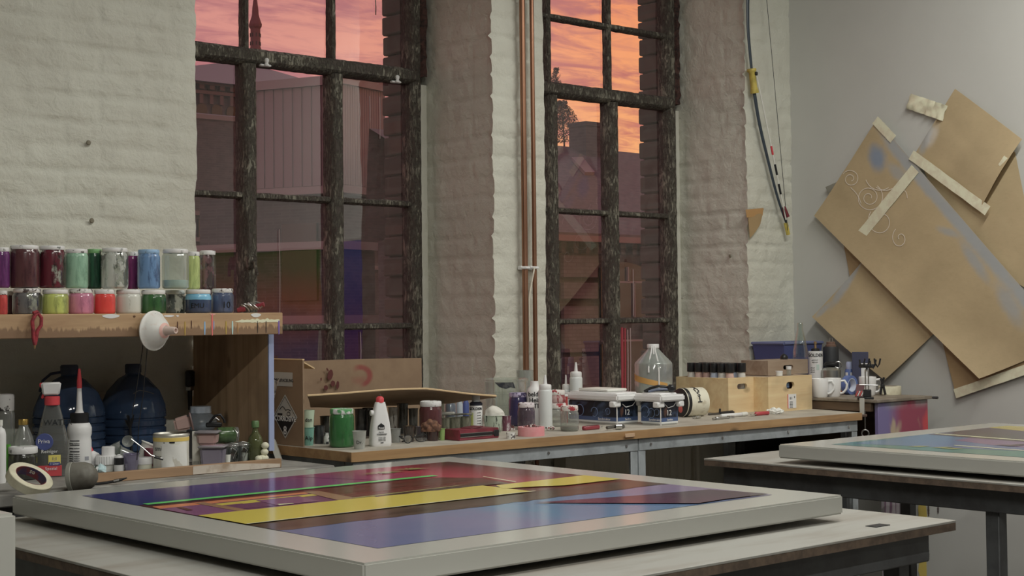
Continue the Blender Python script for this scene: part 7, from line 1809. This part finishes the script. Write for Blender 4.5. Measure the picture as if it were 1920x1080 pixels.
p = ond(1536, 741); t = Th('bulldog_clip', 'black bulldog clip in front of the half hidden mug', 'clip', p); t.box('jaws', (15, 8, 6), (0, 0, 3), BLACK, 1); t.tube('wire_arm', [(-4, 0, 6), (-2, 2, 13), (2, 2, 13), (4, 0, 6)], 1.2, BLACK)
p = ond(1575, 740); t = Th('orange_strap', 'orange rubber strap before the middle mug', 'strap', p); t.tube('strap', [(-12, 0, 2), (-4, -2, 3), (6, -1, 4), (13, 1, 2.5)], 2.4, mat('orange_rubber', (196, 104, 62), .5)); t.box('end', (8, 4, 3), (4, 0, 6), MATS['orange_rubber'], 1)
p = ond(1593, 740); t = Th('blue_tape_roll', 'blue tape roll standing on edge between the mugs', 'tape', p); k = t.s
Mt = TM(Vector((0, 0, 18))*k, (PI/2, 0, .95)); 
mb = MB(); mb.lathe([(13*k, -6*k), (18*k, -6*k), (18*k, 6*k), (13*k, 6*k), (13*k, -6*k)], 36, Mt); mb.build('tape_band', mat('blue_tape', (72, 92, 146), .5), t.o); mb = MB(); mb.lathe([(12.9*k, 6.1*k), (12.9*k, -6.1*k), (12*k, -6.1*k), (12*k, 6.1*k), (12.9*k, 6.1*k)], 30, Mt); mb.build('core', mat('pale_blue_core', (156, 166, 186), .6), t.o)
YB = 4.15
p = ond(1530, 730, 4.37); t = Th('golden_can', 'white round can with a GOLDEN label and black spout behind the mugs', 'can', p); k = t.s; H = (W(1530, 659, Y=t.p.y).z-DZ)/k
t.lat('body', [(0, 0), (13.4, 0), (13.6, 1), (13.6, H), (12.6, H+.8), (12, H)], mat('white_can_label', (188, 190, 186), .4), 28); t.lat('lid', [(12.4, H), (8, H+1), (7.6, H+5), (6.5, H+6)], BLACK, 24); t.lat('spout', [(2.6, H+5.5), (2.2, H+13), (2.8, H+13.5), (2.8, H+18), (1.6, H+19), (0, H+19)], mat('brass_spout', (150, 126, 88), .35, .9), 14)
t.text('GOLDEN', 8.2, DARK, (0, 0, H-7), 13.7, bold=.0005); t.text('ACRYLIC', 3, DARK, (0, 0, H-16), 13.7, ang=-.1); t.text('MEDIUM', 3, DARK, (0, 0, H-20), 13.7, ang=-.1); t.band('print_swirl', 13.7, H-34, H-24, .1, .5, mat('grey_green_print', (150, 166, 160), .5))
for z in (H-38, H-34, H-30): t.text('gloss gel', 2.4, DARK, (0, 0, z), 13.7, ang=-.4)
q = W(1470, 644, Y=4.46); q2 = W(1560, 644, Y=4.46)
p = Vector((min(q2.x-.05, 5.90)-.14, 4.555, DZ)); t = Th('blue_bin', 'dark blue plastic bin at the back of the corner desk', 'bin', p, rz=0); xl_ = q.x-p.x; xr_ = min(q2.x, 5.985)-p.x; hz = W(1470, 644, Y=4.46).z-DZ
BIN = mat('navy_bin_plastic', (58, 66, 112), .4, g=1.8)
mb = MB(); x0_, x1_ = xl_, xr_
outer = [(x0_+.03, -.07, 0), (x1_-.03, -.07, 0), (x1_-.03, .07, 0), (x0_+.03, .07, 0), (x0_, -.095, hz), (x1_, -.095, hz), (x1_, .095, hz), (x0_, .095, hz)]
inn = [(x0_+.036, -.064, .006), (x1_-.036, -.064, .006), (x1_-.036, .064, .006), (x0_+.036, .064, .006), (x0_+.006, -.089, hz), (x1_-.006, -.089, hz), (x1_-.006, .089, hz), (x0_+.006, .089, hz)]
mb.add(outer+inn, [(3, 2, 1, 0), (0, 1, 5, 4), (1, 2, 6, 5), (2, 3, 7, 6), (3, 0, 4, 7), (8, 9, 10, 11), (12, 13, 9, 8), (13, 14, 10, 9), (14, 15, 11, 10), (15, 12, 8, 11), (4, 5, 13, 12), (5, 6, 14, 13), (6, 7, 15, 14), (7, 4, 12, 15)]); mb.build('bin_wall', BIN, t.o, smooth=20)
mb = MB(); mb.tube([(x0_, -.095, hz), (x1_, -.095, hz), (x1_, .095, hz), (x0_, .095, hz), (x0_, -.095, hz)], .007, 6); mb.build('rim', mat('navy_bin_rim', (84, 92, 128), .4), t.o)
p = ond(1578, 730, 4.36); t = Th('black_bottle', 'squat black bottle with a brown cap behind the middle mug', 'bottle', p); H = (W(1577, 649, Y=t.p.y).z-DZ)/t.s
t.lat('body', [(0, 0), (14, 0), (14.5, 2), (14.5, H-3), (13, H)], mat('matt_black', (40, 42, 46), .6, g=1.6), 26); t.lat('cap', [(10, H-.5), (10, H+3), (8, H+4), (8, H+8), (7, H+9), (0, H+9)], mat('brown_cap', (96, 72, 60), .5), 22); t.tube('wire_bail', [(-2, 0, H+8), (-1, 0, H+16), (2, 0, H+16), (4, 0, H+8)], .9, STEEL)
p = ond(1559, 728, 4.30); t = Th('gas_burner', 'small silver gas burner with black valve behind the middle mug', 'burner', p); H = (W(1559, 690, Y=t.p.y).z-DZ)/t.s
t.lat('can', [(0, 0), (17, 0), (18, 2), (18, H-4), (14, H), (8, H+2)], mat('satin_tin', (140, 140, 134), .35, .8, g=1.8), 26); t.box('valve', (26, 14, 9), (0, 0, H+7), BLACK, 3); t.tube('valve_ring', [(13+6*math.cos(a_*.5), -4, H+6+6*math.sin(a_*.5)) for a_ in range(13)], 1.2, STEEL)
p = ond(1594, 733, 4.20); t = Th('blue_bottle', 'slim blue bottle with a pale blue cap behind the blue tape roll', 'bottle', p); H = (W(1594, 692, Y=t.p.y).z-DZ)/t.s
t.lat('body', [(0, 0), (9, 0), (9.5, 1.5), (9.5, H-4), (8, H)], mat('blue_bottle_plastic', (66, 88, 142), .4), 22); t.lat('cap', [(6.5, H-.5), (7, H+1), (7, H+10), (6, H+14), (0, H+14)], mat('pale_blue_cap', (142, 152, 190), .45), 20); t.band('label', 9.7, H-24, H-6, .1, .9, LWH); t.band('label', 9.7, H-24, H-6, -.95, -.35, LWH)
p = ond(1617, 732, 4.14); t = Th('dark_carton', 'dark blue carton with a white label behind the right mug', 'carton', p); H = (W(1612, 660, Y=t.p.y).z-DZ)/t.s; t.box('carton', (30, 18, H), (-3, 0, H/2), mat('dark_carton_print', (48, 50, 72), .6), .8); t.box('label', (13, .6, 26), (5, -9.2, H-34), LWH, .1)
p = ond(1612, 738, DY0+.16); t = Th('striped_tag', 'red and white striped tag leaning between the tape roll and right mug', 'tag', p); t.box('card', (15, 3, 24), (0, 0, 12.5), mat('dark_tag_card', (96, 66, 70), .6), .8, (0, .15, 0))
for i in range(4): t.box('stripe', (2, .6, 10), (-5+i*3.4, -1.9, 8), LWH if i % 2 else mat('tag_red', (176, 60, 62), .5), 0, (0, .45, 0))
# clamp stand gripping the desk edge
cy_ = 3.865
p = Vector((DX0+.022, cy_, DZ)); t = Th('clamp_stand', 'black-headed clamp stand gripping the desk edge, its ring screw hanging below', 'clamp', p); k = t.s
t.box('base', (30, 16, 4), (-3, 0, 2), BLACK, 1); t.box('block', (15, 12, 14), (0, 0, 11), BLACK, 1)
for x in (-3, 2.5): t.tube('rod', [(x, 0, 17), (x, 0, 53)], 1.4, STEEL)
t.tube('cross_bar', [(-14, -1, 27), (20, -1, 26)], 1.2, STEEL); t.lat('top_knob', [(0, 0), (3, 0), (3.4, 3), (0, 5)], STEEL, 14, (-1, 0, 52))
for i, (x0_, x1_, z0_, z1_) in enumerate(((-13, -6, 74, 62), (-5, 2, 70, 62), (6, 14, 72, 60), (14, 22, 76, 62))):
    t.tube('hook', [(x0_, 0, z0_), (x0_+1, -1, z0_-8), (x1_-2, -1, z1_-2), (x1_+1, 0, z1_+4), (x1_+3, 0, z1_+14)], 1.6, BLACK)
t.box('hook_bar', (30, 5, 7), (0, 1, 62), BLACK, 2); t.tube('stem', [(0, 0, 52), (0, 0, 62)], 2, BLACK)
t.box('jaw_plate', (9, 3, 31), (-10, -13, -13), mat('pale_steel_plate', (160, 158, 150), .4, .5), .6); t.box('jaw_foot', (14, 12, 5), (-8, -10, -30), mat('rusty_foot', (76, 58, 48), .7), 1)
t.tube('screw', [(-5, -14, -20), (-5, -14, -56)], 1.1, STEEL); t.tube('ring', [(-5+6.5*math.sin(a_*PI/8), -14, -63+6.5*math.cos(a_*PI/8)) for a_ in range(17)], 1.5, STEEL)
p = ond(1679, 739); t = Th('wide_tape_roll', 'wide cream tape roll lying on the corner desk under the kraft paper', 'tape', p); t.lat('ring', [(15, 0), (21, 0), (21.4, 1), (21.4, 15), (21, 16), (15, 16), (15, 0)], mat('cream_tape', (178, 174, 150), .6), 34); t.lat('core', [(15, .2), (14.4, .2), (14.4, 15.8), (15, 15.8)], mat('brown_card_core', (90, 72, 58), .8), 30); t.box('loose_end', (20, .8, 12), (-8, -21.8, 7), MATS['cream_tape'], .2, (0, 0, .12))
p = ond(1655, 738, 3.98); t = Th('black_clamp', 'small black spring clamp standing behind the cream tape roll', 'clamp', p); t.tube('handle', [(-4, 0, 2), (-2, 0, 16), (3, 0, 34)], 2.2, BLACK); t.tube('handle', [(5, 0, 2), (2, 0, 16), (-3, 0, 32)], 2.2, BLACK); t.box('pivot', (8, 6, 7), (0, 0, 18), BLACK, 1.5)
# ================================================================== LIGHT
def tube_light(name, label, x, y, z, L, power, col=(1, .985, .915), rz=0):
    o = thing(name, label, 'light', (x, y, z), rz, 'ceiling tube lights')
    mb = MB(); mb.box((0, 0, .05), (L+.1, .14, .06), .01); mb.build('housing', WHITE, o)
    t = NT(name+'_glow'); e = t.n('ShaderNodeEmission', {'Color': col+(1,), 'Strength': 4.0}); m = t.done(e.outputs[0])
    mb = MB(); mb.tube([(-L/2, 0, 0), (L/2, 0, 0)], .018, 10); mb.build('tube', m, o)
    mb = MB(); mb.tube([(-L*.4, 0, .07), (-L*.4, 0, CEIL-z)], .006, 6); mb.tube([(L*.4, 0, .07), (L*.4, 0, CEIL-z)], .006, 6); mb.build('hanger', GREYST, o)
    la = bpy.data.lights.new('tube_lamp', 'AREA'); la.shape = 'RECTANGLE'; la.size = L; la.size_y = .06; la.energy = power; la.color = col
    lo = bpy.data.objects.new('tube_lamp', la); COL.objects.link(lo); lo.location = (0, 0, -.03); lo.parent = o
tube_light('tube_light', 'ceiling tube light hung over the near side of the studio', .8, .1, 3.45, 1.5, 74)
tube_light('tube_light', 'ceiling tube light hung over the far picture table', 4.7, 2.4, 3.5, 1.5, 50)
tube_light('tube_light', 'ceiling tube light hung over the near picture table', 2.6, 2.1, 3.5, 1.5, 26)
tube_light('tube_light', 'ceiling tube light hung at the back of the studio', 4.2, -2.2, 3.45, 1.5, 14)

vs = SC.view_settings
SC.display_settings.display_device = 'sRGB'
vs.view_transform = 'Standard'; vs.look = 'None'; vs.exposure = 0.0; vs.gamma = 1.0; vs.use_curve_mapping = False
try: SC.cycles.use_denoising = True
except Exception: pass
SC.cycles.max_bounces = 10
SC.cycles.transparent_max_bounces = 24
SC.cycles.sample_clamp_indirect = 6
